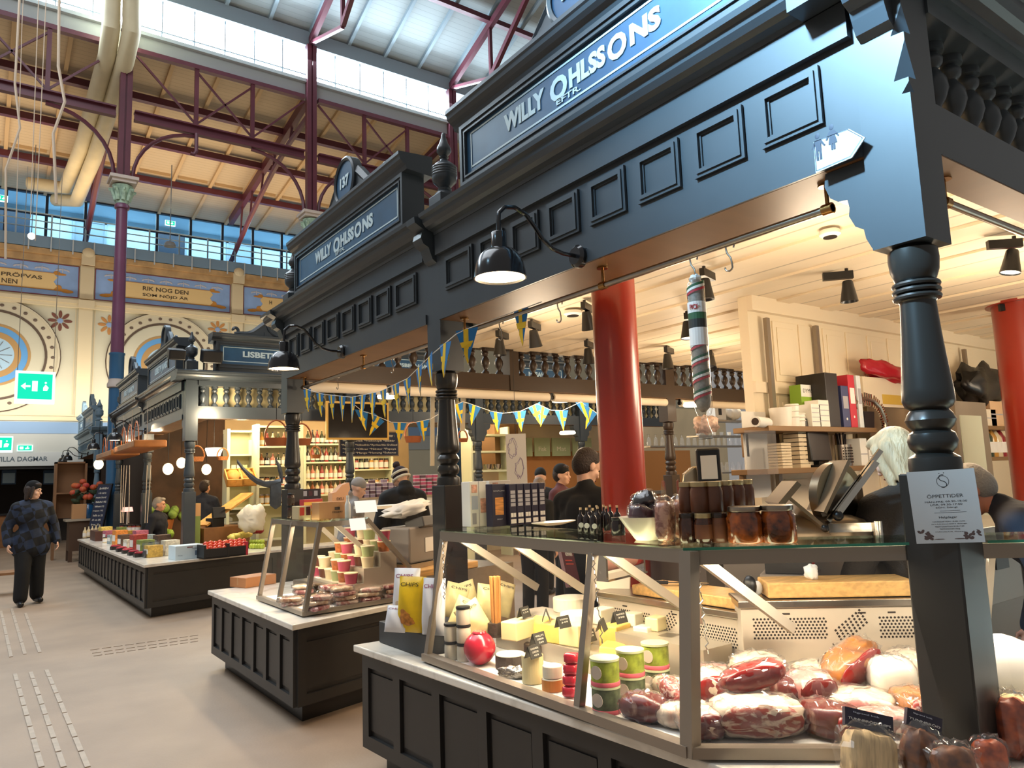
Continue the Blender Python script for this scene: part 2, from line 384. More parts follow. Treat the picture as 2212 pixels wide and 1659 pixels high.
# stencilled flowers
FLR = mat('stencil_brown', '#7a4a3c', .8); FLB = mat('stencil_blue', '#8fa5c9', .8); FLO = mat('stencil_orange', '#c0864a', .8)
for (px, py), c, lb in (((130, 693), FLR, 'brown painted flower with blue centre beside the full round window'), ((236, 702), FLO, 'orange painted flower with blue centre right behind the purple iron column'), ((470, 712), FLO, 'orange painted flower peeping above the navy stall sign')):
    p = ony(px, py, YW-.01); t = thing('painted_flower', lb, 'wall painting', p, 0, 'stencilled flowers on the end wall'); m = MB()
    for k in range(8): a = 2*PI*k/8; m.ell((.22*math.cos(a), -.004, .22*math.sin(a)), (.13, .006, .055), 10, 5, rot=(0, -a, 0))
    m.build('petal_ring', c, t); MB().ell((0, -.012, 0), (.085, .006, .085)).build('flower_centre', FLB, t)

# gallery: slab, glazed corridor, railing
GALW = mat('gallery_wall', '#c4d6de', .7); GALB = mat('gallery_slab_blue', '#7f9bb2', .6); DKBL = mat('frame_navy', '#1d2b3d', .5)
structure(MB().box(-9, 34, YW-.25, 32.5, 9.62, 10.0).build('trim_40', GALB))
structure(MB().box(-9, 34, 32.0, 32.2, 10.0, 12.4).build('wall_gallery', GALW))
structure(MB().box(-9, 34, 29.6, 32.2, 12.35, 12.5).build('ceiling_gallery', GALW))
w = MB().box(-9, 34, 29.45, 29.6, 10.0, 10.15).box(-9, 34, 29.45, 29.6, 12.0, 12.35)
for k in range(36): w.box(-8+k*1.18-.045, -8+k*1.18+.045, 29.46, 29.58, 10.15, 12.0)
for k in range(35):
    if k % 4 != 1: w.box(-8+k*1.18, -8+(k+1)*1.18, 29.49, 29.55, 11.25, 11.32)
w = structure(w.build('window_3', DKBL)); MB().box(-9, 34, 29.515, 29.52, 10.15, 12.0).build('pane', glass('gallery_glass', (.8, .92, .98), .6), w)
for i, (x, cm) in enumerate(((5.95, DKBL), (.55, DKBL), (3.0, mat('door_grey', '#8fa0aa', .6)), (8.7, mat('door_grey', '#8fa0aa', .6)))):
    d = structure(MB().box(x-.5, x+.5, 31.93, 31.99, 10.0, 12.05).build('door_%d' % (i+1), cm))
    MB().box(x-.58, x-.5, 31.9, 31.99, 10, 12.1).box(x+.5, x+.58, 31.9, 31.99, 10, 12.1).box(x-.58, x+.58, 31.9, 31.99, 12.05, 12.13).build('door_frame', mat('door_trim', '#93a2ab', .6), d)
t = thing('gallery_railing', 'pale grey metal railing along the upper gallery edge', 'railing', (0, YW-.15, 10.0)); GRL = mat('rail_grey', '#90a3b0', .4, .5)
for z in (.28, .52, .78): MB().cyl((-9, 0, z), (34, 0, z), .022, n=8).build('rail', GRL, t)
for k in range(22): MB().box(-2.4+k*.98-.025, -2.4+k*.98+.025, -.02, .02, 0, .8).build('post', GRL, t)
for k in range(26): MB().box(-2.2+k*.62-.018, -2.2+k*.62+.018, -.14, -.1, -.5, .0).build('bracket', mat('bracket_white', '#c9d3d8', .5), t)
# exit signs on the wall / gallery
def exit_sign(c, w, h, lb, kind=0, n=(0, -1, 0)):
    t = thing('exit_sign', lb, 'exit sign', c); MB().box(-w/2, w/2, 0, .06, -h/2, h/2).build('light_box', WHITELED, t)
    MB().box(-w*.43, w*.43, -.006, -.001, -h*.36, h*.42).build('green_panel', GREENLED, t); m = MB(); y = lambda a, b: (a*w, -.012, b*h)
    def poly(P): m.add([y(*p) for p in P], [tuple(range(len(P)))])
    if kind:
        poly([(-.36, .03), (-.24, .14), (-.24, .06), (-.12, .06), (-.12, 0), (-.24, 0), (-.24, -.08)])
        poly([(-.08, -.12), (.06, -.12), (.06, .2), (-.08, .2)]); poly([(.2, -.1), (.3, -.1), (.34, .0), (.26, .1), (.2, .0)]); m.ell((.26*w, -.012, .15*h), (.03*w, .004, .03*w), 8, 5)
    else:
        poly([(-.34, -.2), (-.1, -.2), (-.1, .25), (-.34, .25)]); poly([(.0, -.18), (.22, -.16), (.3, .02), (.14, .1), (.02, .02)]); m.ell((.16*w, -.012, .2*h), (.05*w, .004, .05*w), 8, 5)
    m.build('pictogram', WHITELED, t); return t
c = ony(76, 837, 16.0); t = exit_sign(c, .62, .6, 'large hanging green emergency exit sign with arrow and wheelchair symbol', 1)
for s in (-.28, .28): MB().cyl((s, .03, .3), (s, .03, 4.2), .006, n=5).build('hanging_wire', STEEL, t)
exit_sign(ony(8, 960, 20.0), .34, .36, 'small green exit sign cut by the left picture edge')
exit_sign(ony(54, 968, YW-.1), .42, .2, 'small green exit sign above the VILLA DAGMAR board')
exit_sign(ony(368, 482, 29.3), .36, .2, 'green exit sign behind the gallery glass over a dark door')
exit_sign(ony(4, 428, 29.3), .34, .22, 'green exit sign behind the gallery glass at far left')
# VILLA DAGMAR shop front below
t = thing('shop_sign', 'long pale sign board reading VILLA DAGMAR over the dark entrance', 'sign', (.6, YW-.05, 2.72))
MB().box(-2.8, 2.1, -.05, .04, -.2, .23).build('board', mat('sign_pale', '#b9bfc0', .6), t)
text('VILLA DAGMAR', .2, 'lettering', mat('sign_ink', '#4b5a66', .6), t, facing((.42, -.055, .02), (1, 0, 0), (0, 0, 1)), width=1.36, height=.15, off=.003)
structure(MB().box(-3, 3.8, YW+2.5, YW+2.6, 0, 3).build('wall_entrance', mat('dark_shop', '#2b211b', .7)))
structure(MB().box(-2.2, 3.6, YW-.02, YW+2.5, 2.43, 2.5).build('trim_45', BLACK))
t = thing('shop_counter', 'low dark brown bar counter inside the entrance under VILLA DAGMAR', 'counter', (.6, YW+.4, 0)); MB().box(-2.5, 1.3, 0, .6, 0, 1.0).build('body', WOODB, t); MB().box(-2.55, 1.35, -.05, .65, 1.0, 1.06).build('worktop', BLACK, t)
for i, (a, b, lb) in enumerate(((4, 34, 'pale blue lit menu panel nearer the left edge in the dark entrance'), (94, 122, 'pale lit menu panel behind the beanie wearer in the dark entrance'))):
    p0 = ony(a, 1016, YW+.9); p1 = ony(b, 1046, YW+.9); t = thing('menu_panel', lb, 'panel', ((p0.x+p1.x)/2, YW+.9, p1.z))
    wd = p1.x-p0.x; MB().box(-wd/2, wd/2, 0, .04, 0, p0.z-p1.z).build('frame', mat('panel_navy', '#2d4d6b', .5), t); MB().box(-wd*.42, wd*.42, -.01, -.001, .04, (p0.z-p1.z)*.8).build('sheet', mat('panel_sheet', '#a8c4d4', .6), t)

# ---------------------------------------------------------------- roof
RB = boards('roof_boards', '#cbb79a', 'y', .16, .7, .72); RAF = mat('rafter_tan', '#c8ab84', .7)
def zr(y): return 12.15+(28.8-y)*.145
Y0, Y1 = 28.8, 20.25
def slab(name, x0, x1, ya, za, yb, zb, th, m): return MB().add([(x0, ya, za), (x1, ya, za), (x1, yb, zb), (x0, yb, zb), (x0, ya, za+th), (x1, ya, za+th), (x1, yb, zb+th), (x0, yb, zb+th)], [(0, 1, 2, 3), (4, 5, 6, 7), (0, 1, 5, 4), (2, 3, 7, 6), (1, 2, 6, 5), (0, 3, 7, 4)]).build(name, m)
cl = structure(slab('ceiling', -9, 34, 29.6, zr(29.6), Y1, zr(Y1), .15, RB))
for k in range(-9, 18):
    x = 2.58+1.2125*k
    if x < 16: MB().bar((x, 29.4, zr(29.4)-.05), (x, Y1, zr(Y1)-.05), .1, .12).build('rafter', RAF, cl)
m = MB()
for k in range(-3, 10):
    x = 2.58+1.2125*k+.12; m.bar((x, 26.6, zr(26.6)-.03), (x+.95, 26.6, zr(26.6)-.03), .06, .14)
m.build('duct_board', RAF, cl)
UR = boards('upper_roof_boards', '#a8b0b2', 'y', .16, .7, .8); UPG = mat('upper_beam_grey', '#8b9aa3', .6)
def zu(y): return 15.05+(20.3-y)*.36
c2 = structure(slab('ceiling_upper', -9, 34, 20.4, zu(20.4), 9.0, zu(9.0), .15, UR))
for k in range(-9, 20): x = 2.58+1.2125*k; MB().bar((x, 20.3, zu(20.3)-.06), (x, 9.0, zu(9.0)-.06), .1, .14).build('rafter', UPG, c2)
structure(MB().box(-9, 34, 20.1, 20.3, 12.98, 13.42).box(-9, 34, 19.98, 20.3, 13.42, 13.52).build('trim_46', mat('fascia_white', '#a6acac', .6)))
structure(MB().box(-9, 34, 20.0, 20.3, 14.6, 15.05).build('trim_47', UPG))
SKYG = emis('skylight_daylight', '#dff3ff', 14.0)
w = MB()
for k in range(-9, 26):
    x = 2.58+.8083*k; wd = .012 if k % 6 else .12
    w.box(x-wd, x+wd, 20.12, 20.2, 13.52, 14.6)
w.box(-9, 34, 20.13, 20.18, 13.72, 13.75)
w = structure(w.build('window_4', UPG)); MB().box(-9, 34, 20.24, 20.26, 13.52, 14.6).build('pane', SKYG, w)
# iron columns with capitals, at 4.85 m
CAPG = mat('capital_verdigris', '#9fb7a2', .6, var=.3, vs=9); CAPS = mat('capital_stone', '#c2b3a8', .6); SLV = mat('column_sleeve_blue', '#2f5f86', .4)
PURP = mat('column_purple', '#6d3e58', .35, var=.1, vs=2)
XC = (-2.3, 2.56, 7.43, 12.28); YC = 20.0
colL = ('slim purple iron column with green capital, left of frame edge', 'slim purple iron column with green leaf capital and blue sleeve', 'iron column whose green capital peeps out left of the round 137 crest', 'iron column mostly hidden behind the large near stall sign')
for i, x in enumerate(XC):
    t = thing('iron_column', colL[i], 'column', (x, YC, 0), 0, None, 'thing')
    MB().lathe([(.155, 0), (.155, 4.1)], n=16).build('lower_shaft', SLV, t, smooth=True)
    MB().lathe([(.16, 4.1), (.2, 4.12), (.2, 4.2), (.17, 4.26), (.17, 4.32)], n=16).build('lower_collar', CAPS, t, smooth=True)
    MB().lathe([(.165, 4.32), (.165, 4.9), (.18, 4.92), (.18, 4.96)], n=16).build('sleeve', SLV, t, smooth=True)
    MB().lathe([(.15, 4.96), (.13, 8.6), (.17, 8.62), (.17, 8.7), (.14, 8.74)], n=16).build('shaft', PURP, t, smooth=True)
    m = MB().lathe([(.14, 8.74), (.15, 8.95), (.19, 9.1), (.24, 9.2), (.2, 9.22)], n=16)
    for k in range(8):
        a = 2*PI*k/8; ca, sa = math.cos(a), math.sin(a)
        m.tube([(.15*ca, .15*sa, 8.82), (.19*ca, .19*sa, 8.98), (.25*ca, .25*sa, 9.1), (.29*ca, .29*sa, 9.09), (.28*ca, .28*sa, 9.04)], [.05, .055, .045, .035, .02], 6)
    m.build('capital', CAPG, t, smooth=True)
    MB().box(-.27, .27, -.27, .27, 9.24, 9.32).box(-.32, .32, -.32, .32, 9.32, 9.4).build('abacus', CAPS, t)
    MB().box(-.14, -.02, -.1, .1, 9.4, 14.6).box(.02, .14, -.1, .1, 9.4, 14.6).box(-.05, .05, -.06, .06, 9.4, 14.6).build('upper_post', IRONR, t)
# lattice girders between columns
for i in range(3):
    x0, x1 = XC[i]+.21, XC[i+1]-.21; L_ = x1-x0
    t = thing('lattice_girder', ('red iron lattice girder left of the purple column', 'red iron lattice girder between the two green capitals', 'red iron lattice girder seen between the finials and the near sign')[i], 'girder', (x0, YC, 0), 0, 'lattice girders of the column line')
    MB().box(0, L_, -.08, .08, 11.0, 11.08).box(0, L_, -.02, .02, 11.08, 11.22).box(0, L_, -.12, .12, 11.22, 11.26).build('bottom_chord', IRONR, t)
    MB().box(0, L_, -.08, .08, 12.86, 12.98).build('top_chord', IRONR, t)
    for k in (1, 2): MB().box(L_*k/3-.05, L_*k/3+.05, -.05, .05, 11.26, 12.86).build('upright', IRONR, t)
    for a, b, c, d in ((0, 12.8, 1, 11.3), (1, 12.8, 2, 11.3), (1, 11.3, 2, 12.8), (2, 11.3, 3, 12.8)):
        MB().bar((L_*a/3, 0, b), (L_*c/3, 0, d), .05, .05).build('diagonal', IRONR, t)
    for s in (0, 1):
        P = []
        for k in range(9): a = PI/2*k/8; P.append((1.5*(1-math.cos(a)) if not s else L_-1.5*(1-math.cos(a)), 0, 9.45+1.5*math.sin(a)))
        MB().tube(P, .05, 6).build('arched_brace', IRONR, t)
    for k in (1,): MB().tube([(L_/3, -.1, 11.0), (L_/3, -.1, 10.5), (L_/3-.06, -.1, 10.4), (L_/3-.14, -.1, 10.42)], .05, 8).build('drain_pipe', IRONR, t)
# sloping trusses from the column line to the wall
for i, x in enumerate(XC):
    t = thing('roof_truss', ('sloping red iron truss far left by the ropes', 'sloping red iron truss behind the two cream air ducts', 'sloping red iron truss rising to the column beside the 137 crest', 'sloping red iron truss behind the tall finial')[i], 'truss', (x, 0, 0), 0, 'sloping roof trusses')
    MB().bar((0, 28.6, zr(28.6)-.32), (0, 20.2, zr(20.2)-.32), .16, .3).build('top_chord', IRONR, t)
    P = [(0, 28.6, 10.2)]+[(0, 28.6-8.4*s, 10.2+1.9*math.sin(s*PI*.5)+.4*s) for s in (.15, .3, .45, .6, .8, 1.0)]
    MB().tube(P, .09, 6).build('lower_chord', IRONR, t)
    for s in (.15, .3, .45, .6, .8): y = 28.6-8.4*s; MB().bar((0, y, 10.2+1.9*math.sin(s*PI*.5)+.4*s), (0, y-.3, zr(y-.3)-.35), .06, .06).build('strut', IRONR, t)
    MB().bar((0, 20, 14.75), (0, 11, 18.0), .14, .22).build('upper_rafter', IRONR, t)
    MB().bar((0, 20, 14.7), (0, 17.6, 13.9), .1, .1).bar((0, 17.6, 13.9), (0, 17.6, 15.9), .1, .1).bar((0, 17.6, 13.95), (0, 13.5, 17.1), .12, .16).build('upper_web', IRONR, t)
for y, lb in ((26.9, 'long dark red purlin nearest the gallery windows'), (24.6, 'long dark red purlin halfway up the lower roof'), (22.4, 'long dark red purlin just below the skylight band')):
    tag(MB().box(-9, 34, y-.09, y+.09, zr(y)-.3, zr(y)-.1).build('roof_purlin', IRONR), lb, 'purlin')
tag(MB().box(-9, 34, 17.5, 17.66, zu(17.6)-.3, zu(17.6)-.14).build('roof_purlin', IRONR), 'red purlin crossing the grey upper roof above the skylights', 'purlin')
# air ducts
DUCT = mat('cream_duct', '#d0c3a2', .55, var=.06, vs=2)
for pts, lb in (([(60, 396, 28.0), (110, 402, 27.8), (142, 405, 27.4), (176, 320, 24.4), (205, 215, 21.6), (232, 120, 19.9), (240, 60, 19.2), (242, -40, 19.1)], 'cream air duct on the left, bending into the gallery'),
                ([(120, 432, 28.2), (166, 434, 27.4), (204, 340, 24.4), (240, 230, 21.6), (270, 135, 19.8), (284, 70, 19.1), (285, -40, 19.0)], 'cream air duct on the right, touching the purple column')):
    tag(MB().tube([ony(*p) for p in pts], .21, 12).build('air_duct', DUCT, smooth=True), lb, 'air duct')
ROPE = mat('rope_pale', '#c9b6a0', .7)
for k, (a, b, c, d, r, lb) in enumerate(((42, 0, 12, 560, .02, 'pale cable nearest the left edge, thick and nearly straight'), (128, 0, 122, 440, .025, 'thickest pale cable hanging in a bend from the roof'), (82, 30, 66, 470, .008, 'thin pale hanging wire next to the thickest cable'),
                                         (98, 30, 76, 520, .008, 'thin pale hanging wire second from the thickest cable'), (48, 40, 35, 470, .007, 'thin pale hanging wire just right of the left cable'))):
    p = ony(a, b, 14.0); q = ony(c, d, 14.0); mid = (p+q)/2+Vector((.1 if k < 2 else 0, 0, 0))
    tag(MB().tube([p+Vector((0, 0, 1)), p, (p*2+q)/3, mid, (p+q*2)/3+Vector((-.06 if k < 2 else 0, 0, 0)), q], r, 6).build('hanging_cable', ROPE, smooth=True), lb, 'cable')
p = ony(367, 530, 24.0); t = thing('hanging_lamp', 'small grey pendant lamp in front of the dark gallery door', 'lamp', p)
MB().lathe([(.02, .12), (.12, .1), (.17, .02), (.17, -.04), (.1, -.06)], n=12).build('lamp_head', mat('lamp_grey', '#8d9296', .5), t); MB().cyl((0, 0, .12), (0, 0, 2.6), .015, n=6).build('rod', mat('lamp_grey', '#8d9296', .5), t)
p = ony(68, 510, 20.5); t = thing('hanging_lamp', 'small glowing white bulb below the gallery edge at far left', 'lamp', p)
MB().ell((0, 0, 0), (.08, .08, .08)).build('bulb', emis('bulb_white', '#fff3dd', 6), t); MB().cyl((0, 0, .08), (0, 0, 2.3), .008, n=5).build('cord', BLACK, t)
# ================================================================ STALL KIT  (local: x along the front, -y out, z up)
CORN = [(.34, 3.28), (-.035, 3.28), (-.04, 3.3), (-.075, 3.31), (-.1, 3.325), (-.12, 3.35), (-.125, 3.375), (-.15, 3.385), (-.155, 3.41), (-.12, 3.43), (.34, 3.44)]
def FX(a, b, h): return (h, a, b)
def cornice(par, x0, x1, m=None): MB().prism(CORN, FX, x0, x1).build('cornice', m or PAINT, par)
def fascia(loc, rz, L_, label, wide='L', n=8, group=None, c0=0, c1=0, lo=False, pm=None):
    pm = pm or PAINT
    t = thing('stall_fascia', label, 'fascia', loc, rz, group)
    MB().box(0, L_, 0, .38, 2.7, 3.28).build('board', pm, t)
    MB().box(.002, L_-.002, .004, .38, 2.69, 2.7).build('soffit', SOFFIT, t)
    MB().box(0, L_, -.03, 0, 3.14, 3.28).box(0, L_, -.012, 0, 2.69, 2.76).build('upper_band', pm, t)
    pitch = (L_-.13)/(n+.28); x = .1
    for i in range(n):
        w = pitch*.76*(1.3 if (wide == 'L' and i == 0) or (wide == 'R' and i == n-1) else 1); m = MB()
        a, b, c, d = x, x+w, 2.87, 3.1
        m.prism([(a, c), (b, c), (b, d), (a, d)], lambda p, q, h: (p, h, q), -.003, .0)
        for k, (in_, o_, hh) in enumerate(((0, .016, -.016), (.016, .034, -.024), (.034, .044, -.01))):
            for (p, q, r_, s_) in ((a+in_, b-in_, c+in_, c+o_), (a+in_, b-in_, d-o_, d-in_), (a+in_, a+o_, c+o_, d-o_), (b-o_, b-in_, c+o_, d-o_)): m.box(p, q, hh, 0, r_, s_)
        m.build('panel', pm, t); x += w+pitch*.24
    cornice(t, -c0, L_+c1, pm)
    return t
BALP = [(.03, 0), (.05, .0), (.05, .03), (.028, .05), (.022, .07), (.04, .1), (.054, .14), (.05, .18), (.03, .215), (.024, .225), (.042, .245), (.045, .265), (.03, .285), (.05, .29), (.05, .32)]
def balustrade(loc, rz, L_, label, group=None, pitch=.15, c0=0, c1=0, segs=10, pm=None, cor=True, n=None):
    pm = pm or PAINT; t = thing('stall_balustrade', label, 'balustrade', loc, rz, group)
    MB().box(0, L_, .02, .18, 2.69, 2.88).build('lower_beam', pm, t); MB().box(0, L_, -.01, .2, 3.2, 3.28).build('top_beam', pm, t)
    MB().box(.002, L_-.002, .022, .178, 2.685, 2.69).build('soffit', SOFFIT, t)
    if cor: cornice(t, -c0, L_+c1, pm)
    n = n or int(L_/pitch); p = L_/n; me = None
    for i in range(n):
        if me is None: o = MB().lathe([(r, z) for r, z in BALP], (0, 0, 0), segs).build('baluster', pm, t, smooth=50); me = o
        else: o = me.copy(); C.objects.link(o); o.parent = t
        o.location = (p*(i+.5), .1, 2.88)
    return t
def post(loc, rz, label, group=None, z0=.69, br=('L',), pm=None, chamfer=True, console=True, segs=24, zsq=1.59):
    """turned post; block front face is y=0, centre y=.1"""
    pm = pm or PAINT_D; t = thing('stall_post', label, 'post', loc, rz, group); c = (0, .09, 0); a = .085
    MB().box(-.085, .085, .005, .175, z0, zsq-.02).build('base', pm, t, bevel=.006)
    pr = [(.079, zsq-.03), (.081, zsq+.01), (.078, zsq+.03), (.055, zsq+.045), (.07, zsq+.06), (.077, zsq+.085), (.07, zsq+.11), (.056, zsq+.12), (.07, zsq+.135), (.078, zsq+.155), (.07, zsq+.175), (.058, zsq+.19),
          (.073, zsq+.2), (.081, zsq+.22), (.079, zsq+.26), (.072, zsq+.33), (.062, zsq+.45), (.056, zsq+.56)]
    for k in range(3): z = 2.155+.022*k; pr += [(.06, z), (.074, z+.004), (.077, z+.011), (.074, z+.018), (.06, z+.022)]
    pr += [(.064, 2.225), (.076, 2.26), (.08, 2.3), (.078, 2.33), (.06, 2.345)]
    MB().lathe(pr, c, segs).build('shaft', pm, t, smooth=35)
    m = MB(); cz = [(2.345, 0), (2.85, 0), (2.855, .028), (2.89, 0), (2.905, 0), (2.91, .05), (3.04, 0), (3.07, 0), (3.075, .045), (3.17, 0), (3.28, 0)] if chamfer else [(2.345, 0), (3.28, 0)]
    a = .09; vs = []
    for z, k in cz:
        k = max(k, .0005); vs += [(-a+k*(chamfer == 'R' and 0 or 0), 0, z), (a-k, 0, z), (a, k, z), (a, .18, z), (-a, .18, z)]
    fs = []
    for i in range(len(cz)-1):
        for j in range(5): fs.append((i*5+j, i*5+(j+1) % 5, i*5+5+(j+1) % 5, i*5+5+j))
    fs += [(4, 3, 2, 1, 0), tuple(len(vs)-5+j for j in range(5))]
    m.add(vs, fs).build('block', PAINT if pm is PAINT_D else pm, t)
    B = [(0, 2.688), (.16, 2.688), (.168, 2.64), (.15, 2.59), (.12, 2.566), (.085, 2.562), (.08, 2.53), (.085, 2.5), (.065, 2.455), (.035, 2.435), (.03, 2.4), (.012, 2.36), (0, 2.346)]
    for s in br:
        if s in 'LR':
            k = -1 if s == 'L' else 1
            MB().prism(B, lambda u, v, h: (k*(a+u), h, v), .02, .16).build('bracket', PAINT if pm is PAINT_D else pm, t)
        else: MB().prism(B, lambda u, v, h: (h, .18+u, v), -.07, .07).build('bracket', PAINT if pm is PAINT_D else pm, t)
    if console:
        S = [(0, 3.1), (-.03, 3.12), (-.05, 3.17), (-.06, 3.2), (-.1, 3.22), (-.12, 3.26), (-.11, 3.3), (-.09, 3.32), (-.13, 3.34), (-.165, 3.36), (-.17, 3.4), (0, 3.42)]
        MB().prism(S, FX, -.06, .06).build('console', PAINT if pm is PAINT_D else pm, t)
    return t
def signboard(loc, rz, w, label, txt, tw, group=None, num=None, eftr=False, th=.115, pm=None, scroll=True):
    pm = pm or PAINT; t = thing('sign_board', label, 'sign', loc, rz, group); h = w/2
    MB().box(-h, h, .0, .16, 3.44, 3.92).build('board', pm, t)
    m = MB()
    for k, (i_, o_, d) in enumerate(((0, .028, -.028), (.028, .05, -.018), (.05, .062, -.028))):
        for (a, b, c, e) in ((-h+i_, h-i_, 3.5+i_, 3.5+o_), (-h+i_, h-i_, 3.92-o_, 3.92-i_), (-h+i_, -h+o_, 3.5+o_, 3.92-o_), (h-o_, h-i_, 3.5+o_, 3.92-o_)): m.box(a, b, d, 0, c, e)
    m.build('moulding', pm, t)
    MB().box(-h+.06, h-.06, -.006, 0, 3.56, 3.86).build('painted_panel', SIGNB, t)
    m = MB(); g = h-.115
    quad_line(m, [(-g, 3.608), (g, 3.608)], .012, lambda a, b: (a, -.009, b)); quad_line(m, [(-g, 3.835), (g, 3.835)], .012, lambda a, b: (a, -.009, b))
    quad_line(m, [(-g, 3.602), (-g, 3.841)], .012, lambda a, b: (a, -.009, b)); quad_line(m, [(g, 3.602), (g, 3.841)], .012, lambda a, b: (a, -.009, b)); m.build('white_outline', LETTER, t)
    if eftr:
        k = tw/1.08
        text('WILLY', .1, 'lettering', LETTER, t, facing((-.375*k, -.009, 3.73), (1, 0, 0), (0, 0, 1)), width=.33*k, height=th, off=.005)
        text('O', .1, 'lettering', LETTER, t, facing((-.105*k, -.009, 3.722), (1, 0, 0), (0, 0, 1)), width=.125*k, height=th*1.22, off=.004)
        text('HLSS', .1, 'lettering', LETTER, t, facing((.09*k, -.009, 3.73), (1, 0, 0), (0, 0, 1)), width=.24*k, height=th, off=.005)
        text('O', .1, 'lettering', LETTER, t, facing((.28*k, -.009, 3.725), (1, 0, 0), (0, 0, 1)), width=.115*k, height=th*1.16, off=.004)
        text('NS', .1, 'lettering', LETTER, t, facing((.44*k, -.009, 3.73), (1, 0, 0), (0, 0, 1)), width=.17*k, height=th, off=.005)
        text('EFTR.', .05, 'lettering', LETTER, t, facing((-.04*k, -.009, 3.645), (1, 0, 0), (0, 0, 1)), width=.17*k, height=.034, off=.001)
    else: text(txt, .1, 'lettering', LETTER, t, facing((0, -.009, 3.722), (1, 0, 0), (0, 0, 1)), width=tw, height=th, off=.004)
    CR = [(.2, 3.9), (-.02, 3.92), (-.03, 3.95), (-.055, 3.965), (-.075, 3.985), (-.08, 4.01), (-.09, 4.02), (-.09, 4.045), (.2, 4.06)]
    MB().prism(CR, FX, -h-.07, h+.07).build('crown', pm, t)
    if scroll:
        m = MB(); zc = 4.275; m.lathe([(.225, -.03), (.225, .03)], (0, .06, zc), 36, ax=Matrix.Rotation(PI/2, 3, 'X'))
        o = []
        for k in range(36): a = 2*PI*k/36; o.append((.205*math.cos(a), .02, zc+.205*math.sin(a)))
        m.tube(o, .022, 6, closed=True)
        m.box(-.26, .26, .02, .12, 4.05, 4.13)
        for s in (-1, 1):
            P = []
            for k in range(15): q = k/14; P.append((s*(.2+.52*q), .07, 4.07+.24*(1-q)**2.2+.012*math.sin(q*9)))
            m.tube(P, [.055-.02*k/14 for k in range(15)], 6); m.prism([(s*.15, 4.06), (s*.75, 4.06), (s*.5, 4.1), (s*.3, 4.2), (s*.2, 4.3)], lambda u, v, hh: (u, hh, v), .03, .11)
            P = []
            for k in range(14): q = k/13*1.6*PI; r = .07*(1-k/18); P.append((s*(.72-r*math.sin(q)), .07, 4.135-r*math.cos(q)))
            m.tube(P, .026, 6)
        c = m.build('crest', pm, t, smooth=40)
        if num:
            MB().cyl((0, .028, zc), (0, .02, zc), .185, n=32).build('crest_panel', SIGNB, t); text(num, .1, 'number', LETTER, t, facing((0, .014, zc), (1, 0, 0), (0, 0, 1)), width=.19, height=.105, off=.004)
    return t
def finial(loc, label, group='turned finials on the stall roofs', k=1.0, pm=None):
    pm = pm or PAINT; t = thing('roof_finial', label, 'finial', loc, 0, group)
    MB().rbox((0, 0, .075), (.17, .17, .15)).build('plinth', pm, t, bevel=.006)
    pr = [(.075, .15), (.07, .17), (.045, .19), (.05, .205), (.04, .215), (.06, .235), (.085, .26), (.09, .29)]
    for i in range(4): z = .3+i*.018; pr += [(.088, z), (.092, z+.005), (.088, z+.014)]
    pr += [(.08, .375), (.05, .4), (.028, .415), (.024, .43), (.034, .44), (.024, .45), (.04, .465), (.052, .485), (.05, .51), (.03, .55), (.018, .59), (.016, .61), (.01, .625), (0, .63)]
    MB().lathe([(r*k, z*k) for r, z in pr], n=20).build('turning', pm, t, smooth=50); return t
LAMPM = mat('black_lamp_enamel', '#17181c', .18, coat=.5); LAMPIN = mat('lamp_inside_white', '#f4ead6', .5); BULB = emis('warm_lamp_glow', '#ffe0b0', 14)
def wall_lamp(loc, rz, label, power=26, group='black swan neck lamps along the stall fronts'):
    t = thing('wall_lamp', label, 'lamp', loc, rz, group)
    MB().lathe([(.06, 0), (.06, .03), (.045, .045)], (0, 0, 2.735), 20, ax=Matrix.Rotation(PI/2, 3, 'X')).build('wall_rose', LAMPM, t, smooth=40)
    P = [(0, -.03, 2.735), (0, -.12, 2.735), (0, -.19, 2.75), (0, -.25, 2.79), (0, -.3, 2.85), (0, -.35, 2.9), (0, -.42, 2.925), (0, -.48, 2.915), (0, -.515, 2.88), (0, -.52, 2.83), (0, -.52, 2.76)]
    Q = []
    for i in range(len(P)-1):
        for k in range(3): Q.append(Vector(P[i]).lerp(Vector(P[i+1]), k/3))
    MB().tube(Q+[Vector(P[-1])], .011, 8).build('swan_neck', LAMPM, t, smooth=True)
    MB().lathe([(.034, 2.78), (.038, 2.775), (.038, 2.7), (.044, 2.695)], (0, -.52, 0), 20).build('neck_cap', LAMPM, t, smooth=40)
    D = [(.04, 2.7), (.075, 2.688), (.1, 2.66), (.116, 2.625), (.124, 2.585), (.128, 2.552)]
    MB().lathe(D+[(.122, 2.552), (.118, 2.585), (.11, 2.622), (.095, 2.652), (.07, 2.678), (.0, 2.69)], (0, -.52, 0), 28).build('shade', [LAMPM], t, smooth=50)
    MB().lathe([(0, 2.562), (.118, 2.562), (.118, 2.566), (0, 2.566)], (0, -.52, 0), 28).build('glowing_disc', BULB, t)
    if power:
        l = bpy.data.lights.new('lamp_light', 'SPOT'); l.energy = power; l.color = (1, .75, .45); l.spot_size = R(150); l.spot_blend = .6; l.shadow_soft_size = .1
        o = bpy.data.objects.new('lamp_light', l); C.objects.link(o); o.location = (0, -.52, 2.55); o.parent = t
    return t
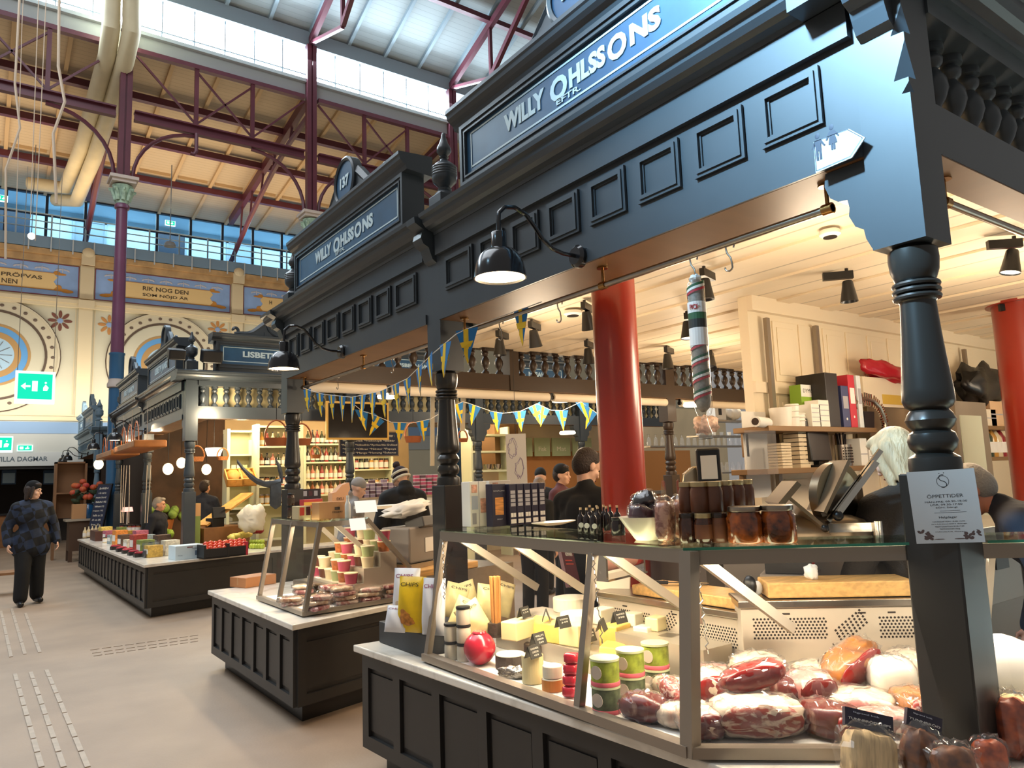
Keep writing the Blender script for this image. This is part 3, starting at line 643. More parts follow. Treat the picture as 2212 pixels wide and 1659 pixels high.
def rail(loc, rz, x0, x1, label, supports, z=2.59):
    t = thing('hanging_rail', label, 'rail', loc, rz, 'steel hanging rails under the stall beams')
    MB().cyl((x0, .12, z), (x1, .12, z), .016, n=10).build('tube', STEEL, t, smooth=40)
    for x in supports: MB().cyl((x, .12, z), (x, .12, 2.685), .008, n=8).lathe([(.03, 2.68), (.03, 2.688)], (x, .12, 0), 12).cyl((x-.02, .12, z), (x+.02, .12, z), .022, n=10).build('support', BRASS, t, smooth=40)
    return t
def shook(p, label, h=.13, rz=0, r=.004):
    P = []
    for k in range(9): a = R(-30+k*28); P.append((.022*math.cos(a), 0, h-.022+.022*math.sin(a)))
    P = P[::1]; P += [(-.016, 0, h-.05), (0, 0, h*.45), (.006, 0, .03)]
    for k in range(8): a = R(180+20+k*24); P.append((-.012+.02*math.cos(a)*-1, 0, .018+.018*math.sin(a)))
    return tag(MB().tube(P, r, 6).build('hanging_hook', STEEL, smooth=True, loc=p, rotz=rz), label, 'hook', 'steel hooks on the hanging rails')

# ================================================================ STALL OF THE NEAR CORNER
A = -PI/2; XF = 2.5
post((XF, 1.2, 0), A, 'thick dark corner post with opening hours paper, nearest the camera', 'posts of the near stall', z0=.68, br=('L',), chamfer='R')
post((XF, 4.38, 0), A, 'dark turned post standing between the two glass display cases', 'posts of the near stall', z0=0, br=(), chamfer=False)
post((XF, 7.5, 0), A, 'dark turned post behind the smaller meat display case', 'posts of the near stall', z0=0, br=('I',), chamfer=False)
fascia((XF, 4.29, 0), A, 3.0, 'nearest blue panelled fascia beneath the larger WILLY OHLSSONS sign', 'L', group='panelled fascias of the near stall', c0=.0, c1=.09)
fascia((XF, 7.41, 0), A, 2.94, 'dark panelled fascia beneath the smaller 137 crested sign', 'R', group='panelled fascias of the near stall', c0=.42, c1=.09)
signboard((XF, 2.8, 0), A, 2.28, 'largest navy sign board reading WILLY OHLSSONS EFTR., cut by the top edge', '', 1.3, 'sign boards of the near stall', num='137', eftr=True)
signboard((XF, 5.945, 0), A, 2.36, 'navy sign board reading WILLY OHLSSONS EFTR. under a round 137 crest', '', 1.3, 'sign boards of the near stall', num='137', eftr=True)
finial((XF+.08, 4.32, 3.44), 'large turned finial between the two WILLY OHLSSONS sign boards'); finial((XF+.08, 7.46, 3.44), 'turned finial left of the 137 crested sign')
wall_lamp((XF, 2.82, 0), A, 'nearest black swan neck lamp, in front of the blue fascia', 30); wall_lamp((XF, 5.95, 0), A, 'black swan neck lamp in front of the LISBETH sign', 30)
rail((XF, 4.29, 0), A, .1, 2.8, 'long steel hanging rail with hooks under the nearest fascia', (.12, 1.5, 2.78)); rail((XF, 7.41, 0), A, .1, 2.85, 'steel hanging rail under the fascia of the 137 sign', (.15, 1.6, 2.8))
for (px, py), lb in (((1497, 541), 'steel hook holding the long hanging salami'), ((1575, 516), 'empty steel hook right of the hanging salami'), ((1208, 632), 'empty steel hook left of the red pillar'), ((1082, 684), 'steel hook above the bunting flags')):
    p = onx(px, py, XF+.12); shook((p.x, p.y, 2.59-.125), lb, rz=A)
for (px, py), lb in (((848, 768), 'tiny hook on the far rail nearest the middle post'), ((730, 806), 'tiny hook on the far rail beside the bunting end')):
    p = onx(px, py, XF+.12); shook((p.x, p.y, 2.59-.125), lb, rz=A)
# right hand (short) side
balustrade((XF+.18, 1.11, 0), 0, 4.2, 'dark balustrade with fat turned balusters at the upper right', 'balustrades of the near stall', .155, c0=.32, segs=16)
rail((XF+.18, 1.11, 0), 0, .24, 4.0, 'steel hanging rail under the balustrade at the right edge', (.28, 2.2))
# far side, seen from within
BROWNP = mat('warm_lit_paint', '#34261d', .4)  # slate paint turned brown: the warm lamplight is put into the colour
for i, (x0, x1, lb) in enumerate(((2.7, 5.3, 'dark inner balustrade above the bunting, nearest the lamp'), (5.45, 8.12, 'dark inner balustrade left of the red pillar'), (8.3, 11.4, 'dark inner balustrade right of the red pillar'))):
    balustrade((x1, 7.6, 0), PI, x1-x0, lb, 'balustrades of the near stall', .19, pm=BROWNP)
for x, lb in ((5.375, 'dark square block joining two inner balustrades'),): tag(MB().box(-.07, .07, -.09, .09, 2.69, 3.28).build('beam_block', BROWNP, loc=(x, 7.5, 0)), lb, 'block')
post((8.21, 7.6, 0), PI, 'brown lit turned post right of the red pillar', 'posts of the near stall', z0=.0, br=(), chamfer=False, console=False, pm=BROWNP)
WTUBE = mat('blind_tube', '#efe3cf', .5)
for x0, x1, lb in ((2.72, 3.6, 'white roller blind cassette behind the bunting, furthest left'), (3.66, 5.9, 'white roller blind cassette left of its dark bracket'), (5.98, 8.08, 'white roller blind cassette passing behind the red pillar'), (8.4, 11.2, 'white roller blind cassette right of the red pillar')):
    t = thing('hanging_blind', lb, 'roller blind', (x0, 7.42, 2.62), 0, 'roller blinds under the inner balustrades'); MB().cyl((0, 0, 0), (x1-x0, 0, 0), .055, n=14).build('cassette', WTUBE, t, smooth=40)
    MB().cyl((-.03, 0, 0), (-.001, 0, 0), .03, n=10).box(-.02, -.005, -.02, .02, 0, .06).build('bracket', BLACK, t)
# ceiling of the stall with battens
c = structure(MB().box(2.89, 12.5, 1.3, 7.4, 3.2, 3.26).build('ceiling_stall', boards('stall_ceiling', '#f0dfc4', 'x', .34, .5, .62)))
for k in range(13): x = 3.2+.72*k; MB().box(x, x+.2, 1.3, 7.4, 3.18, 3.2).build('batten', CREAM, c)
structure(MB().box(2.881, 2.89, 1.3, 7.4, 2.7, 3.26).build('trim_50', CREAM))
# red pillars
def pillar(loc, r, label):
    t = thing('red_pillar', label, 'pillar', loc, 0, 'glossy red round pillars', 'thing'); MB().lathe([(r, 0), (r, 3.17)], n=40).build('shaft', REDP, t, smooth=40); MB().lathe([(r+.05, 3.17), (r+.05, 3.195), (r, 3.199)], n=32).build('flange', REDP, t, smooth=40)
pillar((3.14, 3.26, 0), .135, 'glossy red round pillar beside the man in black'); pillar((8.55, 2.95, 0), .27, 'glossy dark red pillar at the right picture edge')
# white partition with panelled face
pw = MB().box(5.7, 12.3, 4.16, 4.26, 0, 3.2)
wl = structure(pw.build('wall_partition', mat('partition_cream', '#efdfc2', .5)))
for k in range(9):
    x = 6.05+.42*k
    for z0, z1 in ((2.42, 3.0), (1.62, 2.28), (.9, 1.5)):
        if k % 2 == 0: MB().box(x, x+.36, 4.145, 4.16, z0, z1).box(x+.05, x+.31, 4.135, 4.145, z0+.06, z1-.06).build('raised_panel', mat('partition_cream', '#efdfc2', .5), wl, bevel=.004)
        else: MB().box(x, x+.3, 4.145, 4.16, z0, z1).build('raised_panel', mat('partition_cream', '#efdfc2', .5), wl, bevel=.004)
MB().box(5.7, 12.3, 4.1, 4.16, 3.06, 3.2).box(5.7, 12.3, 4.13, 4.16, 2.3, 2.4).build('wall_cornice', CREAM, wl)
# back wall of the stall at far right, behind shelves
structure(MB().box(12.3, 12.4, 1.3, 7.4, 0, 3.2).build('wall_right', mat('partition_cream', '#efdfc2', .5)))
structure(MB().box(4.4, 11.8, 1.15, 1.2, 0, .05).build('baseboard_front', BLACK))
for (px, lb) in ((1652, 'grey upright shelf rail at the corner of the cream partition'), (1757, 'grey upright shelf rail in the middle of the panelled partition'), (2072, 'brown upright rail on the partition right of the corner post')):
    p = ony(px, 700, 4.12); tag(MB().box(-.025, .025, -.02, .02, 1.0, 3.0).build('shelf_rail', STEELD, loc=(p.x, 4.1, 0)), lb, 'rail', 'upright rails on the partition')
# track spots
def spot(loc, label, yaw=0, tilt=0, k=1.0, lit=True, power=0):
    t = thing('ceiling_spot', label, 'spotlight', loc, yaw, 'black ceiling spotlights in the near stall')
    MB().box(-.04*k, .16*k, -.018*k, .018*k, -.075*k, -.02*k).cyl((0, 0, -.02*k), (0, 0, 0), .012*k).build('track_adapter', BLACK, t)
    ax = Matrix.Rotation(tilt, 3, 'Y'); m = MB().lathe([(.03*k, -.09*k), (.036*k, -.1*k), (.04*k, -.13*k), (.06*k, -.24*k), (.056*k, -.24*k), (.04*k, -.2*k)], (0, 0, 0), 16, ax=ax); m.build('lamp_head', BLACK, t, smooth=40)
    if lit: MB().lathe([(0, -.232*k), (.054*k, -.232*k), (.054*k, -.229*k), (0, -.229*k)], (0, 0, 0), 16, ax=ax).build('lens', emis('spot_glow', '#ffe9c8', 7), t)
    if power:
        l = bpy.data.lights.new('spot_light', 'SPOT'); l.energy = power; l.color = (1, .8, .55); l.spot_size = R(100); l.spot_blend = .5; l.shadow_soft_size = .06
        o = bpy.data.objects.new('spot_light', l); C.objects.link(o); o.location = ax @ Vector((0, 0, -.26*k)); o.rotation_euler = (0, tilt, 0); o.parent = t
for (px, py), yaw, tilt, lit, lb in (((1262, 648), .5, -.35, 1, 'black spotlight just left of the red pillar, lens glowing'), ((1268, 732), .5, -.1, 0, 'dark spotlight low beside the red pillar, second row'), ((1440, 745), .4, 0, 0, 'dark spotlight between red pillar and salami'),
                                ((1483, 672), .5, .08, 1, 'glowing spotlight left of the hanging salami'), ((1520, 575), .3, 0, 0, 'spotlight adapter behind the salami top'), ((1828, 580), 2.3, .0, 0, 'black conical spotlight left of the corner post'),
                                ((1148, 690), .5, -.3, 0, 'black spotlight behind the last bunting flag'), ((1078, 710), .5, 0, 0, 'black spotlight behind the middle bunting flags'), ((2190, 510), 2.4, -.2, 1, 'black spotlight at the right edge nearest the rail'),
                                ((2203, 650), 2.4, 0, 1, 'black spotlight at the right edge above the red pillar'), ((1535, 755), .6, .5, 0, 'tilted dark spotlight right of the salami label')):
    p = onz(px, py, 3.19); d = math.hypot(p.x, p.y); spot(p, lb, yaw, tilt, 1.05+.04*max(0, d-4), lit)
def detector(p, lb, k=1):
    t = thing('smoke_detector', lb, 'smoke detector', p, 0, 'white smoke detectors'); MB().lathe([(.05*k, 0), (.055*k, -.01), (.055*k, -.03), (.04*k, -.045)], n=20).build('housing', WHITE, t, smooth=40); MB().lathe([(.036*k, -.045), (.036*k, -.05)], n=16).build('grille', BLACK, t)
detector(onz(1792, 498, 3.18), 'white smoke detector left of the corner post', 1.25); detector(onz(1237, 672, 3.18), 'white smoke detector left of the red pillar', 1.6)
# ================================================================ NEIGHBOUR STALLS
YB = 12.05
g2 = 'posts of the LISBETH stall'
for y, lb in ((12.15, 'dark turned corner post of the fruit stall'), (15.7, 'brown lit post second along the fruit stall'), (19.3, 'brown lit post at the far end of the fruit stall')):
    post((XF, y, 0), A, lb, g2, z0=0, br=('L',), chamfer=False, console=y > 13, pm=PAINT)
for y, n_, cl_ in ((15.61, 12, 'grey fascia with close set panels under the nearer LISBETH JANSON board on the aisle'), (19.21, 12, 'grey fascia with close set panels at the far end of the fruit stall')):
    fascia((XF, y, 0), A, 3.36 if y < 16 else 3.42, cl_, '', n_, 'fascias of the fruit stall', c1=.25 if y < 16 else .1, c0=.1 if y < 16 else .3)
signboard((XF, 13.95, 0), A, 2.5, 'grey lit sign board reading LISBETH JANSON on the aisle, nearer one', 'LISBETH JANSON', 1.3, 'sign boards of the fruit stall', th=.16)
signboard((XF, 17.55, 0), A, 2.5, 'grey sign board reading LISBETH JANSON on the aisle, farther one', 'LISBETH JANSON', 1.3, 'sign boards of the fruit stall', th=.16)
finial((XF+.1, 12.2, 3.44), 'turned finial above the corner of the fruit stall')
finial((XF+.1, 19.35, 3.44), 'small turned finial at the far end of the fruit stall')
wall_lamp((XF, 15.4, 0), A, 'black swan neck lamp at the second post of the fruit stall', 14); wall_lamp((XF, 18.6, 0), A, 'black swan neck lamp at the far end of the fruit stall', 10)
bl = ('blue balustrade with lit gaps under the LISBETH board', 'blue balustrade behind the middle bunting flags', 'navy balustrade left of the red pillar, behind the far bunting', 'navy balustrade right of the red pillar, far back')
for i, x in enumerate((2.68, 5.27, 7.93, 10.58)):
    balustrade((x, YB, 0), 0, 2.5 if i else 2.46, bl[i], 'balustrades of the fruit stall', n=14, c0=.34 if i == 0 else .1, c1=.1)
for x, lb in ((5.2, 'blue block post between LISBETH balustrades, behind the middle post'), (7.86, 'slate blue turned post with bracket behind the hanging map poster'), (10.52, 'slate blue turned post just left of the red pillar')):
    post((x, YB, 0), 0, lb, g2, z0=0, br=('L', 'R') if x > 6 else (), chamfer=False, console=False, pm=PAINT)
signboard((3.95, YB, 0), 0, 2.05, 'navy sign board reading LISBETH above the blue balustrade', 'LISBETH JANSON', 1.22, 'sign boards of the fruit stall', th=.125)
signboard((6.58, YB, 0), 0, 1.72, 'navy sign board glimpsed through dark balusters behind the bunting', 'LISBETH JANSON', 1.0, 'sign boards of the fruit stall', th=.09)
signboard((9.3, YB, 0), 0, 1.55, 'navy sign board glimpsed through dark balusters left of the red pillar', 'NESAH', .42, 'sign boards of the fruit stall', th=.1)
structure(MB().box(2.85, 13, 12.3, 19.4, 3.2, 3.26).build('ceiling_fruit_stall', CREAM))
structure(MB().box(2.9, 13, 12.3, 12.36, 2.88, 3.2).build('trim_51', mat('cream_back', '#e0cf9d', .6)))
FLOODM = BLACK
for x, y, lb, k in ((2.62, 12.0, 'black floodlight on the fruit stall roof left of its finial', 1), (2.95, 12.0, 'black floodlight on the fruit stall roof beside the LISBETH board', 1.25)):
    t = thing('hanging_floodlight', lb, 'floodlight', (x-.28 if k == 1 else x-.1, y, 3.44), 0, 'black floodlights on the fruit stall roof'); MB().rbox((0, 0, .22), (.24*k, .2, .16*k), (.3, 0, 0)).build('housing', FLOODM, t, bevel=.02); [MB().box(x_-.01, x_+.01, -.02, .02, 0, .2).build('bracket', FLOODM, t) for x_ in (-.11, .11)]
# third stall, blue in the distance
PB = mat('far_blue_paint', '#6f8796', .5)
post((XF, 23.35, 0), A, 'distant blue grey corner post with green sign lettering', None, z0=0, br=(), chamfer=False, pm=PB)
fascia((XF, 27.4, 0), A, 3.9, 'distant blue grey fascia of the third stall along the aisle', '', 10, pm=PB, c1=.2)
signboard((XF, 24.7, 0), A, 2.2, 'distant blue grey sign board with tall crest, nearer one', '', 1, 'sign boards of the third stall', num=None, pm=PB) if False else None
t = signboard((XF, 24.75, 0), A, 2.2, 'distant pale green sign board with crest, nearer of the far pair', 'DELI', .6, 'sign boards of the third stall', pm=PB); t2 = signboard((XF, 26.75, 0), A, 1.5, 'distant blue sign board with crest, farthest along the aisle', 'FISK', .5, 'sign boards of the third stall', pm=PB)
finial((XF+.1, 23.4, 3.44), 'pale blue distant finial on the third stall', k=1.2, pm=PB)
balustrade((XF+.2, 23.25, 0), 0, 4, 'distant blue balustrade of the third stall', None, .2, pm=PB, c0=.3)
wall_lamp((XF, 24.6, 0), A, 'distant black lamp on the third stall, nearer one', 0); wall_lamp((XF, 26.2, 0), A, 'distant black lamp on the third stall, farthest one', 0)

# ================================================================ COUNTERS
def offset_poly(P, d):
    n = len(P); out = []
    for i in range(n):
        a, b, c = Vector(P[i-1]), Vector(P[i]), Vector(P[(i+1) % n]); u = (b-a).normalized(); v = (c-b).normalized()
        n1 = Vector((-u.y, u.x)); n2 = Vector((-v.y, v.x)); m = (n1+n2).normalized(); out.append(tuple(b+m*d/max(.3, m.dot(n1))))
    return out
CPAINT = mat('counter_paint', '#2b2a29', .42, var=.08, vs=3)
def counter(label, P, edges, npan, group=None, h=.68):
    """P counter-clockwise polygon of the marble top; edges = indices with panelled fronts"""
    t = thing('market_counter', label, 'counter', (0, 0, 0), 0, group)
    MB().prism(P, lambda a, b, z: (a, b, z), h-.038, h).build('marble_top', MARBLE, t, bevel=.006)
    B = offset_poly(P, .05); MB().prism(B, lambda a, b, z: (a, b, z), .13, h-.038).build('body', CPAINT, t)
    MB().prism(offset_poly(P, .13), lambda a, b, z: (a, b, z), 0, .13).build('plinth', BLACK, t)
    for e, n in zip(edges, npan):
        a, b = Vector(B[e]), Vector(B[(e+1) % len(B)]); L_ = (b-a).length; u = (b-a)/L_; o = Vector((u.y, -u.x))
        f = lambda x, y, z: (a.x+u.x*x+o.x*y, a.y+u.y*x+o.y*y, z)
        m = MB(); m.box(0, L_, 0, .022, .13, .2, fr=f).box(0, L_, 0, .022, h-.11, h-.04, fr=f); w = L_/n
        for k in range(n+1): x = min(max(k*w, .035), L_-.035); m.box(x-.035, x+.035, 0, .022, .2, h-.11, fr=f)
        m.build('stile_frame', CPAINT, t)
        for k in range(n):
            x0, x1 = k*w+.055, (k+1)*w-.055
            if x1 > x0+.05: MB().box(x0, x1, 0, .008, .23, h-.14, fr=f).build('panel', CPAINT, t)
    return t
counter('dark panelled counter with marble top under the smaller glass case', [(1.735, 7.3), (1.735, 5.02), (2.62, 5.27), (3.0, 5.5), (3.0, 7.3)], [0, 1], [7, 1], 'dark counters with marble tops')
counter('nearest dark counter with marble top under the big glass case', [(1.79, 4.15), (1.94, 1.4), (2.0, 1.24), (2.9, .42), (4.4, .42), (4.4, 1.0), (3.2, 1.0), (2.75, 2.0), (2.75, 4.1)], [0], [7], 'dark counters with marble tops')
counter('long dark counter of the fruit stall with pale marble top', [(1.66, 17.75), (1.72, 10.48), (3.6, 11.06), (6.8, 11.06), (6.8, 11.7), (2.4, 11.7), (2.4, 17.75)], [0, 1], [20, 1], 'dark counters with marble tops')

# ================================================================ GLASS CASES
def pane(par, pts, name='glass_pane', m=None): return MB().add(pts, [tuple(range(len(pts)))]).build(name, m or GLASS, par, normals=False)
zb, zt = .69, 1.345
t = thing('display_case', 'big angled glass display case full of cheese and cured ham', 'display case', (0, 0, 0), 0, 'glass display cases')
fb = [(1.905, 3.48), (1.905, 2.29), (1.905, 1.745)]; ft = [(2.028, 3.48), (2.028, 2.29), (2.0, 1.745)]
cb = (OCX, OCY) = (1.905, 1.73)
def cc(s, n, z): return (1.905+.746*s+.666*n, 1.73-.666*s+.746*n, z)
E1 = cc(.78, 0, 0); 
for (bx, by), (tx, ty) in zip(fb[:2], ft[:2]): MB().bar((bx, by, zb), (tx, ty, zt-.01), .034, .03).build('mullion', STEELD, t)
MB().bar((1.905, 1.735, zb), (1.96, 1.735, zt-.01), .05, .045).build('corner_mullion', STEELD, t)
MB().box(1.88, 1.93, 1.73, 3.495, zb, zb+.035).build('bottom_rail', STEELD, t); 
MB().add([(2.005, 1.73, zt-.06), (2.005, 3.495, zt-.06), (2.005, 3.495, zt-.012), (2.005, 1.73, zt-.012), (2.045, 1.73, zt-.06), (2.045, 3.495, zt-.06), (2.045, 3.495, zt-.012), (2.045, 1.73, zt-.012)], [(0, 1, 2, 3), (4, 5, 6, 7), (0, 1, 5, 4), (2, 3, 7, 6), (0, 3, 7, 4), (1, 2, 6, 5)]).build('top_rail', STEELD, t)
f2 = lambda s, n, z: cc(s, n, z)
MB().box(.0, .78, -.025, .02, zb, zb+.035, fr=f2).box(1.02, 1.8, -.025, .02, zb, zb+.035, fr=f2).build('bottom_rail', STEELD, t)
MB().box(.02, .83, .07, .1, zt-.06, zt-.012, fr=f2).box(.99, 1.8, .07, .1, zt-.06, zt-.012, fr=f2).build('top_rail', STEELD, t)
pane(t, [(1.907, 3.47, zb+.03), (2.026, 3.47, zt-.03), (2.026, 2.3, zt-.03), (1.907, 2.3, zb+.03)]); pane(t, [(1.907, 2.28, zb+.03), (2.026, 2.28, zt-.03), (2.02, 1.75, zt-.03), (1.907, 1.75, zb+.03)])
pane(t, [cc(.03, 0, zb+.03), cc(.03, .085, zt-.03), cc(.83, .085, zt-.03), cc(.78, 0, zb+.03)]); pane(t, [cc(1.02, 0, zb+.03), cc(.99, .085, zt-.03), cc(1.8, .085, zt-.03), cc(1.8, 0, zb+.03)])
pane(t, [(1.91, 3.485, zb), (2.03, 3.485, zt-.02), (2.42, 3.485, zt-.02), (2.75, 3.485, 1.0), (2.75, 3.485, zb)])
ta, tb = cc(.86, .06, 0), cc(.86, .36, 0)
MB().prism([(2.0, 3.5), (2.0, 1.79), cc(.02, .06, 0)[:2], cc(.84, .06, 0)[:2], cc(.84, .34, 0)[:2], cc(.2, .36, 0)[:2], (2.36, 2.0), (2.36, 3.5)], lambda a, b, z: (a, b, z), zt-.01, zt).build('glass_top', GLASST, t)
MB().prism([cc(1.0, .06, 0)[:2], cc(1.8, .06, 0)[:2], cc(1.8, .34, 0)[:2], cc(1.0, .34, 0)[:2]], lambda a, b, z: (a, b, z), zt-.01, zt).build('glass_top', GLASST, t)
MB().box(.02, .84, .056, .0599, zt-.0095, zt-.0005, fr=f2).box(1.0, 1.8, .056, .0599, zt-.0095, zt-.0005, fr=f2).build('green_glass_edge', GREENEDGE, t)
for a_, b_ in [((2.06, y, zt-.03), (2.6, y, .98)) for y in (3.44, 2.95, 2.31, 1.8)]+[(cc(.05, .12, zt-.03), cc(.12, .52, 1.02)), (cc(1.04, .12, zt-.03), cc(1.2, .55, .98))]:
    MB().bar(a_, b_, .02, .038).build('gas_strut', mat('strut_alu', '#c9bfae', .4, .4), t)
def chain(p, q, name='chain'):
    P = []; p, q = Vector(p), Vector(q); n = 26
    for i in range(n+1): P.append(p.lerp(q, i/n)+Vector((.004*(1 if i % 2 else -1), .004*(1 if i % 4 < 2 else -1), 0)))
    return MB().tube(P, .0025, 4).build(name, CHROME, t)
chain((1.985, 3.43, zt-.05), (1.985, 3.43, .98)); chain((1.99, 2.26, zt-.05), (2.0, 2.24, .95)); chain(cc(.05, .1, zt-.05), cc(.06, .12, 1.0)); chain(cc(.07, .1, zt-.05), cc(.09, .13, .98))
# floor tray of the case and lit rear units
MB().prism([(1.93, 3.47), (1.93, 1.76), cc(.02, .03, 0)[:2], cc(1.8, .03, 0)[:2], cc(1.8, .62, 0)[:2], cc(.27, .62, 0)[:2], (2.6, 2.05), (2.6, 3.47)], lambda a, b, z: (a, b, z), zb-.005, .71).build('floor_tray', WHITE, t)
LED = emis('case_led', '#ffe6bd', 10)
MB().box(2.05, 2.075, 1.85, 3.44, zt-.035, zt-.02).build('led_strip', LED, t); MB().box(.06, .8, .115, .14, zt-.035, zt-.02, fr=f2).box(1.04, 1.75, .115, .14, zt-.035, zt-.02, fr=f2).build('led_strip', LED, t)
STL = mat('vent_steel', '#d9cbb6', .35, .3)
HOLES = mat('vent_holes', '#2a2018', .8)
def ventunit(f, s0, s1, n0, n1, z1, label, grp):
    u = thing('cooling_unit', label, 'cooling unit', (0, 0, 0), 0, grp)
    MB().box(s0, s1, n0, n1, .715, z1, fr=f).build('housing', STL, u, bevel=.004); MB().box(s0-.01, s1+.01, n0-.015, n1, z1, z1+.03, fr=f).build('top_cap', STEEL, u, bevel=.004)
    m = MB(); rows = 7; L_ = s1-s0
    for a, b in ((.06, .42), (.66, .98)):
        c = int((b-a)*L_/.0145)
        for i in range(c):
            for j in range(rows):
                s = s0+a*L_+i*.0145+(.007 if j % 2 else 0); z = z1-.12+j*.0125
                P = [f(s+.0048*math.cos(k*PI/3), n0-.001, z+.0048*math.sin(k*PI/3)) for k in range(6)]; m.add(P, [tuple(range(6))])
    m.build('vent_holes', HOLES, u, normals=False); m = MB()
    for a in (.2, .56, .7): m.box(s0+a*L_, s0+a*L_+.03, n0-.002, n0, z1-.028, z1-.022, fr=f)
    for i in range(5):
        for j in range(8):
            s = s0+.47*L_+.014*j-.006*i; z = z1-.14+.011*j+.012*i; m.add([f(s, n0-.001, z), f(s+.006, n0-.001, z-.006), f(s+.012, n0-.001, z), f(s+.006, n0-.001, z+.006)], [(0, 1, 2, 3)])
    m.build('slot_holes', HOLES, u, normals=False)
    return u
ventunit(f2, .3, 1.12, .64, .85, 1.04, 'pale perforated cooling unit behind the cured hams', 'perforated cooling units')
fA = lambda s, n, z: (2.62+n, 2.95-s, z)
ventunit(fA, 0, .9, 0, .2, .98, 'pale perforated cooling unit behind the cheeses', 'perforated cooling units')
fAw = lambda s, n, z: (n, s, z)
tag(MB().box(.42, 1.0, .66, .86, 1.072, 1.135, fr=f2).build('chopping_board', WOOD, bevel=.006), 'thick pale wooden chopping board above the cured hams', 'chopping board')
tag(MB().box(2.64, 2.86, 2.08, 2.72, 1.012, 1.06).build('chopping_board', WOOD, bevel=.006), 'pale wooden chopping board above the cheeses, knife on it', 'chopping board')
# work bench behind
t2 = thing('work_bench', 'steel work bench with dark drawer fronts behind the display case', 'bench', (0, 0, 0), 0, None)
MB().box(3.2, 5.6, 1.86, 2.62, 1.2, 1.24).build('bench_top', STEEL, t2, bevel=.004); MB().box(3.22, 5.6, 1.89, 2.62, 0, 1.2).build('cabinet', mat('bench_grey', '#8b8279', .4, .3), t2)
for k in range(4): d = MB().box(3.32+.56*k, 3.84+.56*k, 1.88, 1.89, .82, 1.16).build('drawer', mat('drawer_grey', '#9a9187', .35, .3), t2, bevel=.003); MB().box(3.5+.56*k, 3.66+.56*k, 1.87, 1.88, 1.0, 1.09).build('handle', BLACK, d)
t3 = thing('work_bench', 'steel bench by the cash point behind the cheese case', 'bench', (0, 0, 0)); MB().box(3.32, 5.6, 2.82, 3.3, 1.1, 1.14).build('bench_top', STEEL, t3); MB().box(3.34, 5.6, 2.84, 3.3, 0, 1.1).build('cabinet', mat('bench_grey', '#8b8279', .4, .3), t3)
# smaller case
t = thing('display_case', 'smaller glass display case full of packed cold meats', 'display case', (0, 0, 0), 0, 'glass display cases')
yb0, yb1 = 6.3, 5.25
for a_, b_ in [((1.9, y, zb), (2.018, y, zt-.01)) for y in (6.3, 5.82, 5.25)]+[((2.4, 5.3, zt-.01), (2.78, 5.34, .93))]: MB().bar(a_, b_, .034, .03).build('mullion', STEELD, t)
for a_, b_ in (((2.24, 5.6, zt-.02), (2.66, 5.6, .95)), ((2.3, 6.2, zt-.02), (2.7, 6.2, .95))): MB().bar(a_, b_, .025, .035).build('gas_strut', mat('strut_alu', '#c9bfae', .4, .4), t)
MB().box(1.88, 1.925, 5.235, 6.315, zb, zb+.03).bar((1.905, 5.245, zb+.015), (2.68, 5.33, zb+.015), .03, .03).build('bottom_rail', STEELD, t)
MB().box(2.0, 2.03, 5.23, 6.315, zt-.05, zt-.012).bar((2.015, 5.245, zt-.03), (2.41, 5.3, zt-.03), .025, .036).build('top_rail', STEELD, t)
for a, b in ((6.28, 5.83), (5.81, 5.27)): pane(t, [(1.903, a, zb+.03), (2.016, a, zt-.03), (2.016, b, zt-.03), (1.903, b, zb+.03)])
pane(t, [(1.905, 5.247, zb), (2.02, 5.247, zt-.02), (2.4, 5.3, zt-.02), (2.76, 5.335, .95), (2.76, 5.335, zb)]); pane(t, [(1.905, 6.31, zb), (2.02, 6.31, zt-.02), (2.4, 6.31, zt-.02), (2.76, 6.31, .95), (2.76, 6.31, zb)])
MB().prism([(2.0, 5.235), (2.42, 5.29), (2.42, 6.32), (2.0, 6.32)], lambda a, b, z: (a, b, z), zt-.01, zt).build('glass_top', GLASST, t)
MB().prism([(1.93, 5.27), (2.7, 5.34), (2.7, 6.28), (1.93, 6.28)], lambda a, b, z: (a, b, z), zb-.005, .71).build('floor_tray', WHITE, t)
MB().box(2.04, 2.065, 5.3, 6.26, zt-.035, zt-.02).build('led_strip', LED, t)
for yy, ss in ((2.65, 1.5), (5.78, .9)):
    l = bpy.data.lights.new('case_light', 'AREA'); l.energy = 14*ss; l.color = (1, .84, .6); l.shape = 'RECTANGLE'; l.size = .05; l.size_y = ss; o = bpy.data.objects.new('case_light', l); C.objects.link(o); o.location = (2.07, yy, zt-.05); o.rotation_euler = (0, R(-8), 0)
for s_, en in ((.42, 11), (1.4, 9)):
    l = bpy.data.lights.new('case_light', 'AREA'); l.energy = en; l.color = (1, .86, .66); l.shape = 'RECTANGLE'; l.size = .75; l.size_y = .05; o = bpy.data.objects.new('case_light', l); C.objects.link(o); o.location = cc(s_, .15, zt-.05); o.rotation_euler = (R(6), 0, math.atan2(-.666, .746))
# flat price board leaning end: dark tray with snack bags sits left of the big case
tag(MB().box(1.93, 2.3, 3.52, 4.1, .682, .8).build('snack_tray', mat('tray_black', '#2c2f33', .5), bevel=.004), 'dark low tray on the marble holding white and yellow snack bags', 'tray')
